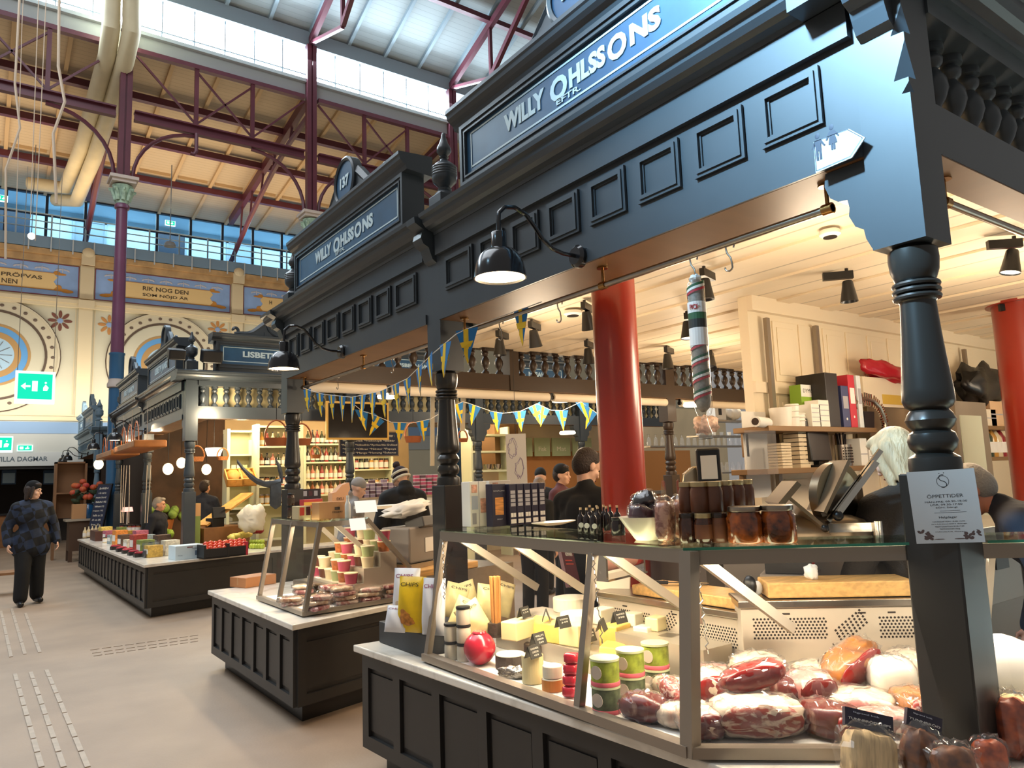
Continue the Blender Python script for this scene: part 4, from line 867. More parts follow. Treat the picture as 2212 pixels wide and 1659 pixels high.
# ================================================================ GOODS
def sup(n, amp=0, seed=0, fr=3.0):
    rnd = random.Random(seed); ph = [rnd.uniform(0, 6.28) for _ in range(6)]
    def f(p):
        r = (abs(p.x)**n+abs(p.y)**n+abs(p.z)**n)**(-1/n)
        if amp: r *= 1+amp*(math.sin(fr*p.x*2+ph[0])*math.sin(fr*p.y*2+ph[1])+.6*math.sin(fr*3*p.z+ph[2])*math.sin(fr*3.3*p.x+ph[3])+.4*math.sin(fr*5*p.y+ph[4])*math.sin(fr*4.4*p.z+ph[5]))
        return r
    return f
def lump(name, loc, r, m, label=None, cat=None, group=None, rot=(0, 0, 0), n=2.6, amp=.06, seed=0, par=None, wrap=None, nu=20, nv=12, fr=3.0):
    o = MB().ell((0, 0, 0), r, nu, nv, fn=sup(n, amp, seed, fr)).build(name, m, par, smooth=180, loc=loc, rot=rot)
    if label: tag(o, label, cat, group)
    if wrap: MB().ell((0, 0, 0), [v*1.06+.002 for v in r], nu+6, nv+4, fn=sup(n*.85, amp+.045, seed+9, fr*1.9)).build('plastic_wrap', wrap, o, smooth=30)
    return o
ZT = 1.345
def carton(loc, w, d, h, label, cat='box', m=PAPER, rz=0, group=None, name='carton_box', face=None, txt=None, tm=None, strips=None):
    t = thing(name, label, cat, loc, rz, group); MB().box(-w/2, w/2, -d/2, d/2, 0, h).build('body', m, t, bevel=.003)
    if face:
        for (a, b, c, e, fm, nm) in face: MB().box(a*w, b*w, -d/2-.0015, -d/2-.0003, c*h, e*h).build(nm, fm, t)
    if txt:
        for s, x, z, tw, th in txt: text(s, .1, 'lettering', tm or BLACK, t, facing((x*w, -d/2-.002, z*h), (1, 0, 0), (0, 0, 1)), width=tw*w, height=th*h, ext=.0004)
    return t
NAVY = mat('navy_carton', '#231f34', .45); ORNP = mat('cracker_picture', '#c9843f', .6, var=.3, vs=60, stretch=(.3, 1, 3)); PEACH = mat('peach_picture', '#d9a48f', .6, var=.3, vs=50); GREYT = mat('grey_print', '#a9a6ac', .6); GREYB = mat('blue_grey_print', '#b9c0cf', .6)
p = onz(1026, 1137, ZT); carton(p, .115, .08, .245, 'tall white cracker carton with small food pictures, left end of the case top', m=PAPER, rz=.08, group='white cracker cartons', face=[(-.42, -.08, .75, .93, PEACH, 'picture'), (-.42, -.05, .38, .68, GREYB, 'print_block'), (-.4, -.16, .06, .3, GREYT, 'picture'), (.1, .44, .3, .62, PEACH, 'picture'), (.0, .03, 0, 1, GREYT, 'fold_line')])
p = onz(1075, 1124, ZT); carton(p, .17, .07, .245, 'white cracker carton peeping up behind the navy cartons', m=PAPER, rz=.08, group='white cracker cartons', face=[(-.35, -.1, .7, .95, PEACH, 'picture')])
p = onz(1073, 1137, ZT); carton(p, .098, .055, .228, 'navy carton with a large orange stack of crispbread pictured on it', m=NAVY, rz=.1, group='navy crispbread cartons', face=[(-.3, .3, .27, .68, ORNP, 'picture')], txt=[('KNÄCKE', 0, .84, .8, .04), ('SVENSKT', 0, .17, .4, .03)], tm=GREYT)
for k in range(5):
    p = onz(1097+15.8*k, 1134.8-1.5*k, ZT)
    carton(p, .05, .1, .225, ('first navy carton spine, right beside the pictured crispbread carton', 'second navy carton spine from the pictured crispbread carton', 'third navy carton spine, middle of the row', 'fourth navy carton spine, one before the right end', 'navy carton spine at the right end of the row')[k], m=NAVY, rz=.1, group='navy crispbread cartons',
           face=[(-.34, .34, .46+.1*j, .54+.1*j, GREYT, 'print_block') for j in range(4)]+[(-.36, .0, .2, .3, PAPER, 'pictogram'), (.06, .36, .2, .3, PAPER, 'pictogram'), (-.38, .38, .05, .15, PAPER, 'barcode')])
lump('plastic_bag', onz(993, 1118, ZT)+Vector((0, .03, .07)), (.05, .04, .08), PLASTIC, 'clear bag of small goods behind the white cracker carton', 'bag', amp=.15, seed=3); lump('sweets', (0, 0, 0), (.035, .03, .05), mat('brown_sweets', '#6d4a35', .5, var=.4, vs=60), par=bpy.data.objects['plastic_bag'], amp=.2, seed=4)
p = onz(1197, 1134, ZT); t = thing('oval_plate', 'flat white oval plate between navy cartons and little bottles', 'plate', p, .2); MB().lathe([(.06, 0), (.1, .006), (.155, .014), (.16, .018), (.15, .018), (.09, .012), (.0, .01)], n=32, sq=.5).build('dish', mat('plate_white', '#f0e7d2', .3), t, smooth=60)
DARKB = mat('dark_bottle', '#1c1211', .12, coat=.4); CORK = mat('cork', '#d9b98f', .7)
def bottle(p, h, r, m, label, group, cap=CORK, lab=None, neck=.32, name='bottle', shoulder=.7, disc=False):
    t = thing(name, label, 'bottle', p, random.uniform(-.3, .3), group); nr = r*neck
    MB().lathe([(r*.94, 0), (r, .005), (r, h*(shoulder-.12)), (r*.8, h*(shoulder-.03)), (nr, h*(shoulder+.05)), (nr, h*.9), (nr*1.15, h*.905)], n=14).build('glass_body', m, t, smooth=50)
    MB().lathe([(nr*1.05, h*.9), (nr*1.05, h)], n=10).build('stopper', cap, t, smooth=50)
    if lab:
        if disc:
            q = Vector((-.55, -.83, 0)); MB().cyl(q*r*1.0+Vector((0, 0, h*.3)), q*(r+.0015)+Vector((0, 0, h*.3)), r*.72, n=16).build('round_label', lab, t)
        else: MB().lathe([(r*1.015, h*.14), (r*1.015, h*(shoulder-.22))], n=14).build('label_band', lab, t, smooth=50)
    return t
bl = ['leftmost little dark corked bottle with round white label', 'second little dark bottle with round white label', 'third little dark bottle with round white label, beside the dark jar']
for k, (px, py) in enumerate(((1256, 1150), (1269, 1151.5), (1283, 1153))): bottle(onz(px, py, ZT), .112, .0165, DARKB, bl[k], 'little dark corked bottles', lab=PAPER, disc=True)
for k, (px, py) in enumerate(((1276, 1141), (1291, 1142), (1293, 1147), (1306, 1141), (1312, 1146), (1320, 1141), (1335, 1144))):
    bottle(onz(px, py, ZT), .112, .0165, DARKB, 'little dark corked bottle in the back row, '+('nearest the plate', 'second from the plate', 'third from the plate', 'fourth from the plate', 'fifth from the plate', 'second from the bowl', 'nearest the white bowl')[k], 'little dark corked bottles')
def jar(p, r, h, m, label, group, lid=CHROME, lab=None, name='jar', lidh=.16, lidr=1.0, neck=.86):
    t = thing(name, label, 'jar', p, random.uniform(0, 6), group)
    MB().lathe([(r*.92, 0), (r, .006), (r, h*.68), (r*neck, h*.8), (r*neck, h*.84)], n=20).build('glass_body', m, t, smooth=50)
    MB().lathe([(r*neck*1.06*lidr, h*(1-lidh)), (r*neck*1.08*lidr, h*(1-lidh)+.002), (r*neck*1.06*lidr, h*.99), (r*neck*lidr, h)], n=20).build('lid', lid, t, smooth=40)
    if lab: MB().lathe([(r*1.012, h*.14), (r*1.012, h*.62)], n=20).build('label_band', lab, t, smooth=50)
    return t
DJ = mat('dark_jam', '#3a1d12', .1, coat=.5, var=.3, vs=40); AMB = mat('amber_preserve', '#9a4a14', .1, coat=.6, var=.45, vs=25, col2='#3d1a08'); BRJ = mat('brown_jam_label', '#5e3724', .3, var=.15, vs=20); PALEL = mat('pale_gold_lid', '#b9a57c', .3, .8)
jar(onz(1336, 1156, ZT), .03, .075, DARKB, 'squat dark jar between the little bottles and the white bowl', None, lid=BLACK)
p = onz(1397, 1166, ZT); t = thing('white_bowl', 'white bowl heaped with purple wrapped packs', 'bowl', p); MB().lathe([(.04, 0), (.045, .004), (.085, .06), (.105, .09), (.1, .09), (.08, .06), (.035, .012), (0, .01)], n=28).build('bowl_body', mat('plate_white', '#f0e7d2', .3), t, smooth=60)
PUR = mat('plum_pack', '#4a1f2d', .35, var=.3, vs=30); PURL = mat('plum_label', '#8a4a5c', .5)
for k, (dx, dy, dz, lb) in enumerate(((-.045, -.02, .1, 'plum wrapped pack at the left of the white bowl'), (.035, -.025, .105, 'plum wrapped pack at the front of the white bowl'), (.0, .03, .115, 'plum wrapped pack at the back of the bowl'), (.0, .0, .15, 'glossy dark pack crowning the heap in the bowl'))):
    lump('wrapped_pack', p+Vector((dx, dy, dz)), (.045, .035, .032), PUR if k < 3 else DARKB, lb, 'pack', 'packs heaped in the white bowl', rot=(.2*k, .3, .7*k), n=4, amp=.03, seed=k, wrap=PLASTIC)
SALM = veined('vacuum_salami', '#8a4a32', '#c58f72', 30, .25, .45, .6, 1.0, coat=.4)
for k, (px, py, rx, rz, h, lb, lean) in enumerate(((1440, 1170, .055, .03, .075, 'vacuum packed brown sausage block right of the white bowl', .12), (1472, 1163, .045, .03, .075, 'vacuum packed reddish sausage leaning on the jam jars', -.25))):
    p = onz(px, py, ZT); t = thing('sausage_pack', lb, 'pack', p, .45, 'vacuum packed sausages on the case top')
    MB().ell((0, 0, h), (rx, rz, h), 18, 12, rot=(0, lean, 0), fn=sup(4, .03, k)).build('sausage', SALM, t, smooth=60); MB().ell((0, 0, h*1.12), (rx*1.08, rz*1.1, h*1.14), 20, 14, rot=(0, lean, 0), fn=sup(3.4, .05, k+5)).build('plastic_wrap', PLASTIC, t, smooth=30)
    MB().rbox((.0, 0, h*2.55), (rx*1.3, .004, .07), (0, lean, 0), taper=.5).build('bag_top', PLASTIC, t)
lowj = [(1488, 1171), (1522, 1172), (1556, 1171), (1505, 1163), (1540, 1163), (1575, 1163)]
for k, q in enumerate(lowj): jar(onz(*q, ZT), .033, .105, DJ if k != 2 else BRJ, ('bottom front jam jar nearest the sausage packs', 'bottom front jam jar in the middle', 'bottom front jam jar nearest the big amber jars', 'bottom jam jar in the back row, left', 'bottom jam jar in the back row, middle', 'bottom jam jar in the back row, right')[k], 'stacked jam jars on the case top', lid=DARKB if k % 2 == 0 else PALEL, lab=None if k == 0 else BRJ)
for k, q in enumerate([(1492, 1168), (1517, 1170), (1548, 1169), (1572, 1164), (1597, 1160), (1617, 1156)]):
    p = onz(*q, ZT); jar(p+Vector((.0, .0, .106)), .034, .112, BRJ, 'brown jam jar with gold lid on the top tier, '+('left end', 'second from the left', 'third from the left', 'third from the right', 'second from the right', 'right end')[k], 'stacked jam jars on the case top', lid=PALEL)
    if k > 3: jar(p, .033, .105, BRJ, 'jam jar under the right end of the top tier, '+('behind the left big amber jar', 'deepest in the back')[k-4], 'stacked jam jars on the case top', lid=PALEL)
jar(onz(1612, 1172, ZT), .064, .128, AMB, 'big amber preserve jar with steel lid, left of the pair', 'big amber preserve jars', lid=STEEL, lidh=.14, neck=.84)
jar(onz(1683, 1171, ZT), .062, .13, AMB, 'big amber preserve jar with steel lid, right of the pair', 'big amber preserve jars', lid=STEEL, lidh=.14, neck=.84)

# ------------------------------------------------ price cards
CARD = mat('slate_card', '#3a3833', .6); CHK = mat('chalk_white', '#e8e2d2', .8)
def card(p, rz, label, txt='', w=.075, h=.05):
    t = thing('price_card', label, 'price card', p, rz, 'slate price cards in the cheese case')
    MB().add([(-w/2, -.018, 0), (w/2, -.018, 0), (w/2, 0, h), (-w/2, 0, h), (-w/2, -.021, 0), (w/2, -.021, 0), (w/2, -.002, h+.002), (-w/2, -.002, h+.002)], [(0, 1, 2, 3), (4, 5, 6, 7), (0, 1, 5, 4), (1, 2, 6, 5), (2, 3, 7, 6), (3, 0, 4, 7)]).add([(-w/2, .018, 0), (w/2, .018, 0), (w/2, 0, h), (-w/2, 0, h), (-w/2, .021, 0), (w/2, .021, 0), (w/2, .003, h), (-w/2, .003, h)], [(0, 1, 2, 3), (4, 5, 6, 7), (0, 1, 5, 4), (1, 2, 6, 5), (2, 3, 7, 6), (3, 0, 4, 7)]).build('slate', CARD, t)
    if txt:
        for i, s in enumerate(txt.split('/')): z = h*(.76-.26*i); text(s, .1, 'lettering', CHK, t, facing((0, -.0225+.019*z/h, z), (1, 0, 0), (0, .35, 1)), width=w*(.72-.15*i), height=h*.15, ext=.0003)
    return t
# ------------------------------------------------ cheeses (case floor z=.71)
ZF = .711
CHW = mat('cheese_white', '#f3e9cf', .5, sss=.1); CHY = mat('cheese_yellow', '#ecc667', .45, sss=.1, var=.05, vs=20); CHC = mat('cheese_cream', '#efdca4', .5, sss=.1); RIND = mat('dark_rind', '#3a2c22', .6, bump=.4); REDW = mat('red_wax', '#c01f34', .25, coat=.4); ORR = mat('orange_rind', '#d98a3c', .5); FOIL = mat('foil', '#b9aea0', .25, .9, bump=.9, bs=25)
CG = 'cheeses in the big glass case'
def wheel(p, r, h, m, label, rind=None, rz=0, cut=None):
    t = thing('cheese_wheel', label, 'cheese', p, rz, CG); P = []
    a0, a1 = (0, 2*PI) if not cut else cut; n = 28
    if cut: P = [(0, 0)]+[(r*math.cos(a0+(a1-a0)*i/n), r*math.sin(a0+(a1-a0)*i/n)) for i in range(n+1)]
    else: P = [(r*math.cos(2*PI*i/n), r*math.sin(2*PI*i/n)) for i in range(n)]
    MB().prism(P, lambda a, b, z: (a, b, z), 0, h).build('paste', m, t, bevel=.004)
    if rind:
        a = a0+.02; Q = [((r+.002)*math.cos(a+(a1-a0-.04)*i/n), (r+.002)*math.sin(a+(a1-a0-.04)*i/n)) for i in range(n+1)]
        MB().grid([[(x, y, .001) for x, y in Q], [(x, y, h-.004) for x, y in Q]]).build('rind', rind, t)
    return t
def block(p, w, d, h, m, label, rz=0, name='cheese_block', tilt=0): return tag(MB().box(-w/2, w/2, -d/2, d/2, 0, h).build(name, m, loc=p, rot=(0, tilt, rz), bevel=.006), label, 'cheese', CG)
def wedge(p, w, d, h, m, label, rz=0): return tag(MB().prism([(-w/2, 0), (w/2, 0), (w/2*.9, h), (-w/2*.7, h*.75)], lambda a, b, c: (a, c, b), -d/2, d/2).build('cheese_wedge', m, loc=p, rotz=rz, bevel=.005), label, 'cheese', CG)
f = lambda px, py, z=ZF: onz(px, py, z)
p = f(1037, 1436); t = thing('red_cheese_ball', 'glossy crimson wax cheese ball at the front of the case', 'cheese', p+Vector((0, 0, .078)), 0, CG); MB().ell((0, 0, 0), (.078, .078, .078), 24, 16).build('wax', REDW, t, smooth=True); MB().lathe([(.02, .074), (.035, .073), (.03, .08), (0, .079)], n=16).build('top_knob', REDW, t, smooth=True)
for (px, py, n_, nm) in ((976, 1423, 2, 'left'), (1003, 1427, 3, 'front'), (1027, 1408, 2, 'back')):
    for i in range(n_):
        p = f(px, py); jar(p+Vector((0, 0, .088*i)), .036, .087, mat('jar_white_label', '#d9cfb8', .5), 'black lidded jar with pale label, %s of the %s stack' % (('bottom', 'middle' if n_ == 3 else 'top', 'top')[i], nm), 'black lidded jars left in the cheese case', lid=BLACK, neck=.95, lidh=.13)
wheel(f(1103, 1440), .07, .062, CHW, 'white topped cheese half in dark rind, right of the red ball', RIND)
lump('foil_wrap', f(1105, 1458)+Vector((-.01, -.05, .02)), (.07, .03, .025), FOIL, 'crumpled silver foil in front of the dark rinded cheese', 'foil', None, rot=(0, 0, -.9), amp=.3, seed=5, nu=26, nv=16)
wheel(f(1160, 1420), .062, .07, RIND, 'black rinded small cheese wheel behind the pale cylinder', RIND)
wheel(f(1130, 1398)+Vector((0, 0, .06)), .085, .05, CHW, 'white cheese round with yellow edge on a box', CHY); block(f(1130, 1398), .15, .1, .059, CHC, 'cream box shaped cheese beneath the white round', .4)
wheel(f(1152, 1474), .048, .12, CHC, 'pale yellow cheese cylinder at the front, chalk card behind it')
wheel(f(1195, 1490), .045, .05, CHW, 'white soft cheese on an orange rinded base', ORR); wheel(f(1195, 1490)+Vector((0, 0, .051)), .042, .05, CHW, 'white soft cheese stacked on the orange rinded one')
for k in range(4): lump('wax_brick', f(1233, 1505)+Vector((.003*k, -.002*k, .026+.042*k)), (.036, .03, .021), REDW, 'red wrapped brick, '+('bottom', 'second', 'third', 'top')[k]+' of the red stack by the mullion', 'cheese', 'red wrapped bricks', rot=(0, .05*k, .6), n=5, amp=.04, seed=k)
# back rows, raised on steps
STEP = mat('steel_step', '#cfc3b0', .3, .6)
for s_, z_ in (((2.28, 2.6, 2.35, 3.4), .8), ((2.42, 2.6, 2.1, 3.4), .88)): structure(MB().box(s_[0], s_[1], s_[2], s_[3], .712, z_).build('trim_60' if z_ < .85 else 'trim_61', STEP))
block(f(1120, 1378, .8), .16, .1, .09, CHC, 'pale cheese slab leaning behind the red ball', .3); wedge(f(1165, 1372, .8), .1, .1, .09, CHY, 'yellow wedge behind the white cheese round', .3)
block(f(1205, 1385, .8), .12, .12, .09, CHY, 'yellow cheese block left of the steel mullion, second row', .2); block(f(1245, 1392, .8), .12, .12, .1, CHC, 'cream cheese block touching the steel mullion', .2)
wheel(f(1235, 1318, .88), .1, .07, CHW, 'large cream cheese round high at the back by the mullion'); wheel(f(1250, 1345, .88), .09, .05, CHW, 'white cheese round below the high cream one')
block(f(1330, 1395, .8), .13, .1, .1, CHY, 'bright yellow cheese block right of the mullion, back', .25); wedge(f(1330, 1425, .76), .15, .11, .085, CHY, 'bright yellow cheese wedge right of the mullion, front', .35)
block(f(1395, 1400, .8), .08, .08, .1, CHW, 'white cheese cube behind the yellow wedge', .2); wedge(f(1418, 1425, .76), .1, .1, .12, CHC, 'pale wedge standing between yellow cheeses', .1); block(f(1450, 1432, .76), .1, .09, .12, CHY, 'yellow cheese block nearest the corner mullion', .2)
block(f(1370, 1350, .88), .1, .08, .06, CHW, 'white soft cheese by the three hole rail', .2); block(f(1300, 1345, .88), .12, .08, .07, CHW, 'white cheese slab high behind the mullion', .2); block(f(1420, 1360, .88), .1, .07, .06, CHC, 'cream cheese near the perforated unit', .2)
block(f(1515, 1425, .76)+Vector((.0, .03, 0)), .13, .08, .09, CHC, 'big pale cheese just right of the corner mullion', -.6)
structure(MB().box(2.14, 2.28, 2.0, 2.35, .712, .758).build('trim_62', STEP))
for k, (px, py, z, rz, tx) in enumerate(((1132, 1333, .9, .35, 'PRÄST/124'), (1216, 1355, .9, .1, 'VÄSTER/349'), (1163, 1392, .87, .2, 'WILLYS/CHEDDAR/269'), (1152, 1420, .832, .25, 'SVENSK/CHEDDAR/429'), (1272, 1385, .84, .2, 'GRUYERE/459'), (1343, 1304, .93, .2, 'BRIE/289'), (1338, 1345, .94, .1, 'MANCHEGO/398'), (1422, 1338, .9, .8, 'COMTE/529'), (1538, 1385, .85, -.2, 'HERRGÅRD/219'), (1180, 1340, .9, .9, ''), (1300, 1362, .9, .6, ''))):
    card(f(px, py, z), rz, 'slate price card '+('on the far left cheese slab', 'in front of the high cream round', 'reading CHEDDAR behind the pale cylinder', 'reading SVENSK CHEDDAR on the pale cylinder', 'right of the steel mullion', 'highest, by the knife handle', 'on the white cheese under the highest card', 'by the perforated holes', 'right of the corner mullion', 'turned edge on, at the back left', 'turned edge on behind the mullion')[k], tx)
# snack bags in and beside the case
CREAMB = mat('cream_bag', '#dccb93', .45, var=.12, vs=15); BAGW = mat('white_bag', '#dadbe0', .35); BAGY = mat('yellow_bag', '#e0b910', .35, var=.1, vs=9); BAGP = mat('plum_print', '#8a2f5c', .5); CRISP = mat('crisp_print', '#b5742a', .5, var=.4, vs=40)
def bag(p, w, h, d, m, label, rz, lean=0, txt=None, tm=None, extra=None, group='snack bags', roll=0, cat='bag'):
    t = thing('snack_bag', label, cat, p, rz, group); t.rotation_euler = (lean, roll, rz)
    rows = []
    for i in range(11):
        v = i/10; b = (math.sin(PI*min(1, v*1.02))**.55)*d/2*(1 if v < .92 else .25)+.002; row = []
        for j in range(15):
            u = j/14; x = (u-.5)*w*(1-.05*math.sin(PI*v)); e = (1-(2*u-1)**4)**.5
            row.append((x, -b*e*(1+.1*math.sin(9*u+7*v)), v*h))
        rows.append(row)
    back = [[(x, -y*.9, z) for x, y, z in r] for r in rows]
    MB().grid(rows).grid(back).build('pouch', m, t, smooth=60)
    if txt: text(txt, .1, 'lettering', tm or BAGP, t, facing((0, -d*.36, h*.86), (1, 0, 0), (0, .25, 1)), width=w*.66, height=h*.07, ext=.0005)
    if extra: MB().ell((0, -d*.33, h*.33), (w*.33, d*.2, h*.2), 14, 8, fn=sup(2.4, .1, 4)).build('crisp_picture', extra, t, smooth=60)
    return t
bag(f(858, 1352, .802)+Vector((.05, 0, 0)), .17, .31, .09, BAGW, 'white snack bag standing at the left of the dark tray', -1.0, -.12, 'CHIPS', extra=mat('olive_print', '#b9a58c', .5)); bag(f(888, 1366, .802), .17, .29, .09, BAGY, 'bright yellow snack bag in the dark tray', -1.05, -.1, 'CHIPS', BLACK, CRISP)
bag(f(925, 1374, .802)+Vector((.03, 0, 0)), .14, .29, .08, BAGW, 'white snack bag between the yellow bag and the case glass', -1.1, -.08, 'CHIPS')
bag(f(852, 1366, .802), .13, .14, .06, BAGW, 'small white snack bag lying low at the front of the tray', -1.0, -.3, 'CHIPS')
for k, (px, py, z, rz, ro, lb) in enumerate(((975, 1335, .84, -.4, .3, 'cream snack bag leaning in the case, far left'), (985, 1370, .8, -.3, .5, 'cream snack bag lying in the case behind the jar stack'), (1018, 1330, .84, -.3, -.25, 'cream snack bag reading CHIPS, upper middle in the case'), (1050, 1340, .84, -.2, .2, 'cream snack bag left of the crispbread sticks'), (1045, 1375, .8, -.2, -.5, 'low cream snack bag behind the red cheese ball'), (1078, 1330, .84, -.1, .35, 'cream snack bag right of the crispbread sticks'))):
    bag(f(px, py, z), .14, .19, .08, CREAMB, lb, rz, -.15, 'CHIPS', RIND, group='cream snack bags in the case', roll=ro)
structure(MB().box(2.4, 2.74, 3.0, 3.45, .712, .83).build('trim_63', STEP))
STK = mat('crispbread_sticks', '#b57a3c', .6, var=.2, vs=30, stretch=(1, 1, .1))
p = f(1072, 1375, .8); t = thing('breadstick_bundle', 'tall bundle of brown bread sticks standing in the case', 'bread sticks', p, 0)
for k in range(9): MB().cyl((.022*math.cos(k*2.4)*(k/8)**.5, .022*math.sin(k*2.4)*(k/8)**.5, 0), (.03*math.cos(k*2.4)*(k/8)**.5, .03*math.sin(k*2.4)*(k/8)**.5, .3), .008, n=8).build('stick', STK, t, smooth=40)
MB().lathe([(.04, 0), (.042, .07)], n=14).build('dark_base', RIND, t, smooth=40)
p = f(1138, 1262, 1.0); t = thing('recipe_book', 'dark red book reading DEN SVENSKA, leaning inside the case', 'book', Vector((2.68, 3.2, 1.0)), .5); t.rotation_euler = (-.25, .12, .5)
MB().box(-.09, .09, 0, .02, 0, .25).build('cover', mat('book_maroon', '#47202e', .5), t); text('DEN SVENSKA\nROMANEN', .1, 'lettering', PAPER, t, facing((.01, -.002, .19), (1, 0, 0), (0, 0, 1)), width=.13, height=.045, ext=.0005)
MB().box(-.06, .05, -.0015, -.0002, .12, .126).box(-.06, .04, -.0015, -.0002, .14, .146).build('print_line', mat('red_print', '#c0483a', .5), t)
for k in range(2): tag(MB().box(-.012, .012, -.08, .08, 0, .24).build('folded_board', CREAM, loc=(2.7+.03*k, 3.02-.08*k, 1.0), rot=(0, .35, .6)), 'cream folded board leaning right of the dark book, '+('nearer' if k else 'farther'), 'board')
# olive tubs
OLG = mat('olive_green', '#9aa83c', .35, var=.35, vs=30); OLD = mat('olive_dark_label', '#5d6648', .5, var=.4, vs=30); PINK = mat('pink_band', '#d4626c', .5)
for c_, (px, py) in enumerate(((1311, 1537), (1366, 1514), (1420, 1496))):
    for i in range(2):
        p = f(px, py)+Vector((0, 0, .1*i)); t = thing('olive_tub', 'tub of green olives with pink band, %s of the %s column' % (('bottom', 'top')[i], ('nearest', 'middle', 'farthest')[c_]), 'tub', p, -.6, 'olive tubs right of the mullion')
        MB().lathe([(.05, 0), (.054, .01), (.055, .09)], n=24).build('tub_body', OLG if i else OLD, t, smooth=40); MB().lathe([(.0555, .0), (.0562, .003), (.0562, .014), (.055, .016)], n=24).build('pink_band', PINK, t, smooth=40); MB().lathe([(.054, .09), (.057, .091), (.057, .099), (0, .0995)], n=24).build('lid', mat('clear_lid', '#c9cfa2', .2), t, smooth=40)
        q = Vector((-.7, -.7, 0)); MB().cyl(q*.0545+Vector((0, 0, .052)), q*.0565+Vector((0, 0, .052)), .025, n=18).build('round_label', mat('tub_label', '#c9b9a6', .5), t)
        if i: m = MB(); [m.ell((.03*math.cos(a*1.1+c_), .03*math.sin(a*1.1+c_), .085), (.014, .014, .012), 8, 6) for a in range(6)]; m.build('olives', mat('olive_bright', '#c3cf3a', .3), t, smooth=True)
# ------------------------------------------------ cured meats in the chamfer section
HAM = veined('ham_dark', '#661a15', '#d9b09a', 9, .3, .58, .74, 1.5, coat=.3); HAMR = veined('ham_red', '#861a15', '#cf9482', 12, .3, .62, .78, 1.2, coat=.3); FAT = veined('ham_fat', '#e9d3b9', '#c98f74', 8, .4, .5, .72, 1.4, coat=.3); BAC = veined('bacon_face', '#9c4a3e', '#ecd3bb', 11, .3, .47, .6, 2.2, stretch=(1, 1, 2.5), coat=.3); SALA = veined('salami_face', '#a04038', '#e6c2ae', 60, .35, .5, .6, .5); BRWN = veined('smoked_rind', '#b5702f', '#7a4a24', 10, .35, .45, .6, 1.0, coat=.3); PINKM = veined('pink_meat', '#d98f86', '#f1ddd2', 16, .35, .45, .6, 1.0, coat=.3)
MG = 'cured meats in the case'; AZ = math.atan2(-.666, .746)
def meat(s, n, z, r, m, label, rz=0, tilt=0, roll=0, face=None, wrap=True, nn=3.2, amp=.05, seed=1, name='cured_ham', fz=.8):
    p = cc(s, n, z); t = thing(name, label, 'cured meat', p, AZ+rz, MG); t.rotation_euler = (tilt, roll, AZ+rz)
    MB().ell((0, 0, 0), r, 24, 14, fn=sup(nn, amp, seed)).build('meat_body', m, t, smooth=70)
    if face:
        MB().ell((0, -r[1]*.82, 0), (r[0]*.88, r[1]*.2, r[2]*fz), 22, 10, fn=sup(2.5, .05, seed+1)).build('cut_face', face, t, smooth=70)
    if wrap: MB().ell((0, 0, 0), [v*1.07+.003 for v in r], 30, 18, fn=sup(nn*.8, amp+.05, seed+3, 5)).build('plastic_wrap', PLASTIC, t, smooth=30)
    return t
meat(.24, .15, .775, (.15, .09, .065), FAT, 'large vacuum packed ham with marbled bacon face, front centre', .05, face=BAC, seed=2); meat(.25, .22, .885, (.11, .06, .04), HAMR, 'dark red ham piece lying tilted on the large ham', -.12, 0, -.28, face=HAMR, seed=3, fz=.95)
meat(.47, .14, .765, (.07, .1, .055), HAM, 'small dark ham half to the right of the large ham', .7, face=HAMR, seed=5); meat(.05, .14, .76, (.07, .09, .05), FAT, 'pale ham end just right of the corner mullion', .3, face=HAM, seed=6)
meat(.12, .42, .8, (.07, .08, .06), FAT, 'white rinded ham with red cut, behind the dark red piece', .2, face=HAMR, seed=7); meat(.32, .48, .84, (.1, .08, .06), FAT, 'big whitish ham in crinkled film, upper centre', 0, face=PINKM, seed=8); meat(.47, .34, .81, (.08, .08, .06), PINKM, 'pink rolled meat in film behind the small dark ham', .3, face=HAM, seed=9)
meat(.4, .34, .8, (.05, .07, .05), HAM, 'deep red knuckle of ham in the middle of the pile', .6, .2, seed=10); meat(.62, .3, .77, (.12, .09, .045), FAT, 'flat pale ham in bright film left of the corner post', -.1, face=PINKM, seed=11); meat(.66, .48, .86, (.12, .07, .06), BRWN, 'brown smoked meat in film leaning up at the back', .4, .2, -.5, face=HAMR, seed=12)
meat(.55, .52, .8, (.1, .08, .055), FAT, 'white filmed ham at the back left of the smoked meat', 0, seed=13); meat(.78, .4, .83, (.08, .08, .07), mat('white_rind', '#efe6d6', .4), 'white rinded sausage block beside the corner post', 0, seed=14, amp=.02); meat(.8, .26, .775, (.07, .09, .05), BRWN, 'orange brown meat joint next to the corner post', .2, face=SALA, seed=15); meat(.66, .16, .755, (.09, .06, .035), PINKM, 'thin pink slices in bright film at the front', 0, seed=16)
meat(-.02, .33, .8, (.035, .06, .035), SALA, 'round salami end between the corner mullion and hams', .5, .5, name='salami', face=SALA, seed=17); meat(.0, .48, .77, (.04, .1, .04), FAT, 'pale sausage behind the salami end', .8, name='salami', seed=18)
meat(.15, .55, .79, (.09, .07, .05), PINKM, 'pale pink ham right under the perforated unit', 0, seed=19); meat(.9, .55, .82, (.08, .08, .07), FAT, 'pale ham at the back behind the corner post', 0, seed=20)
p = cc(-.16, .2, .712); t = tag(lump('cured_ham', Vector((2.0, 2.03, .76)), (.06, .09, .05), HAM, rot=(0, 0, .4), seed=21, wrap=PLASTIC), 'dark ham piece in film below the olive tubs', 'cured meat', MG)
lump('cured_ham', Vector((2.05, 1.9, .75)), (.06, .09, .04), FAT, 'pale ham end in film left of the corner mullion', 'cured meat', MG, rot=(0, 0, .5), seed=22, wrap=PLASTIC)
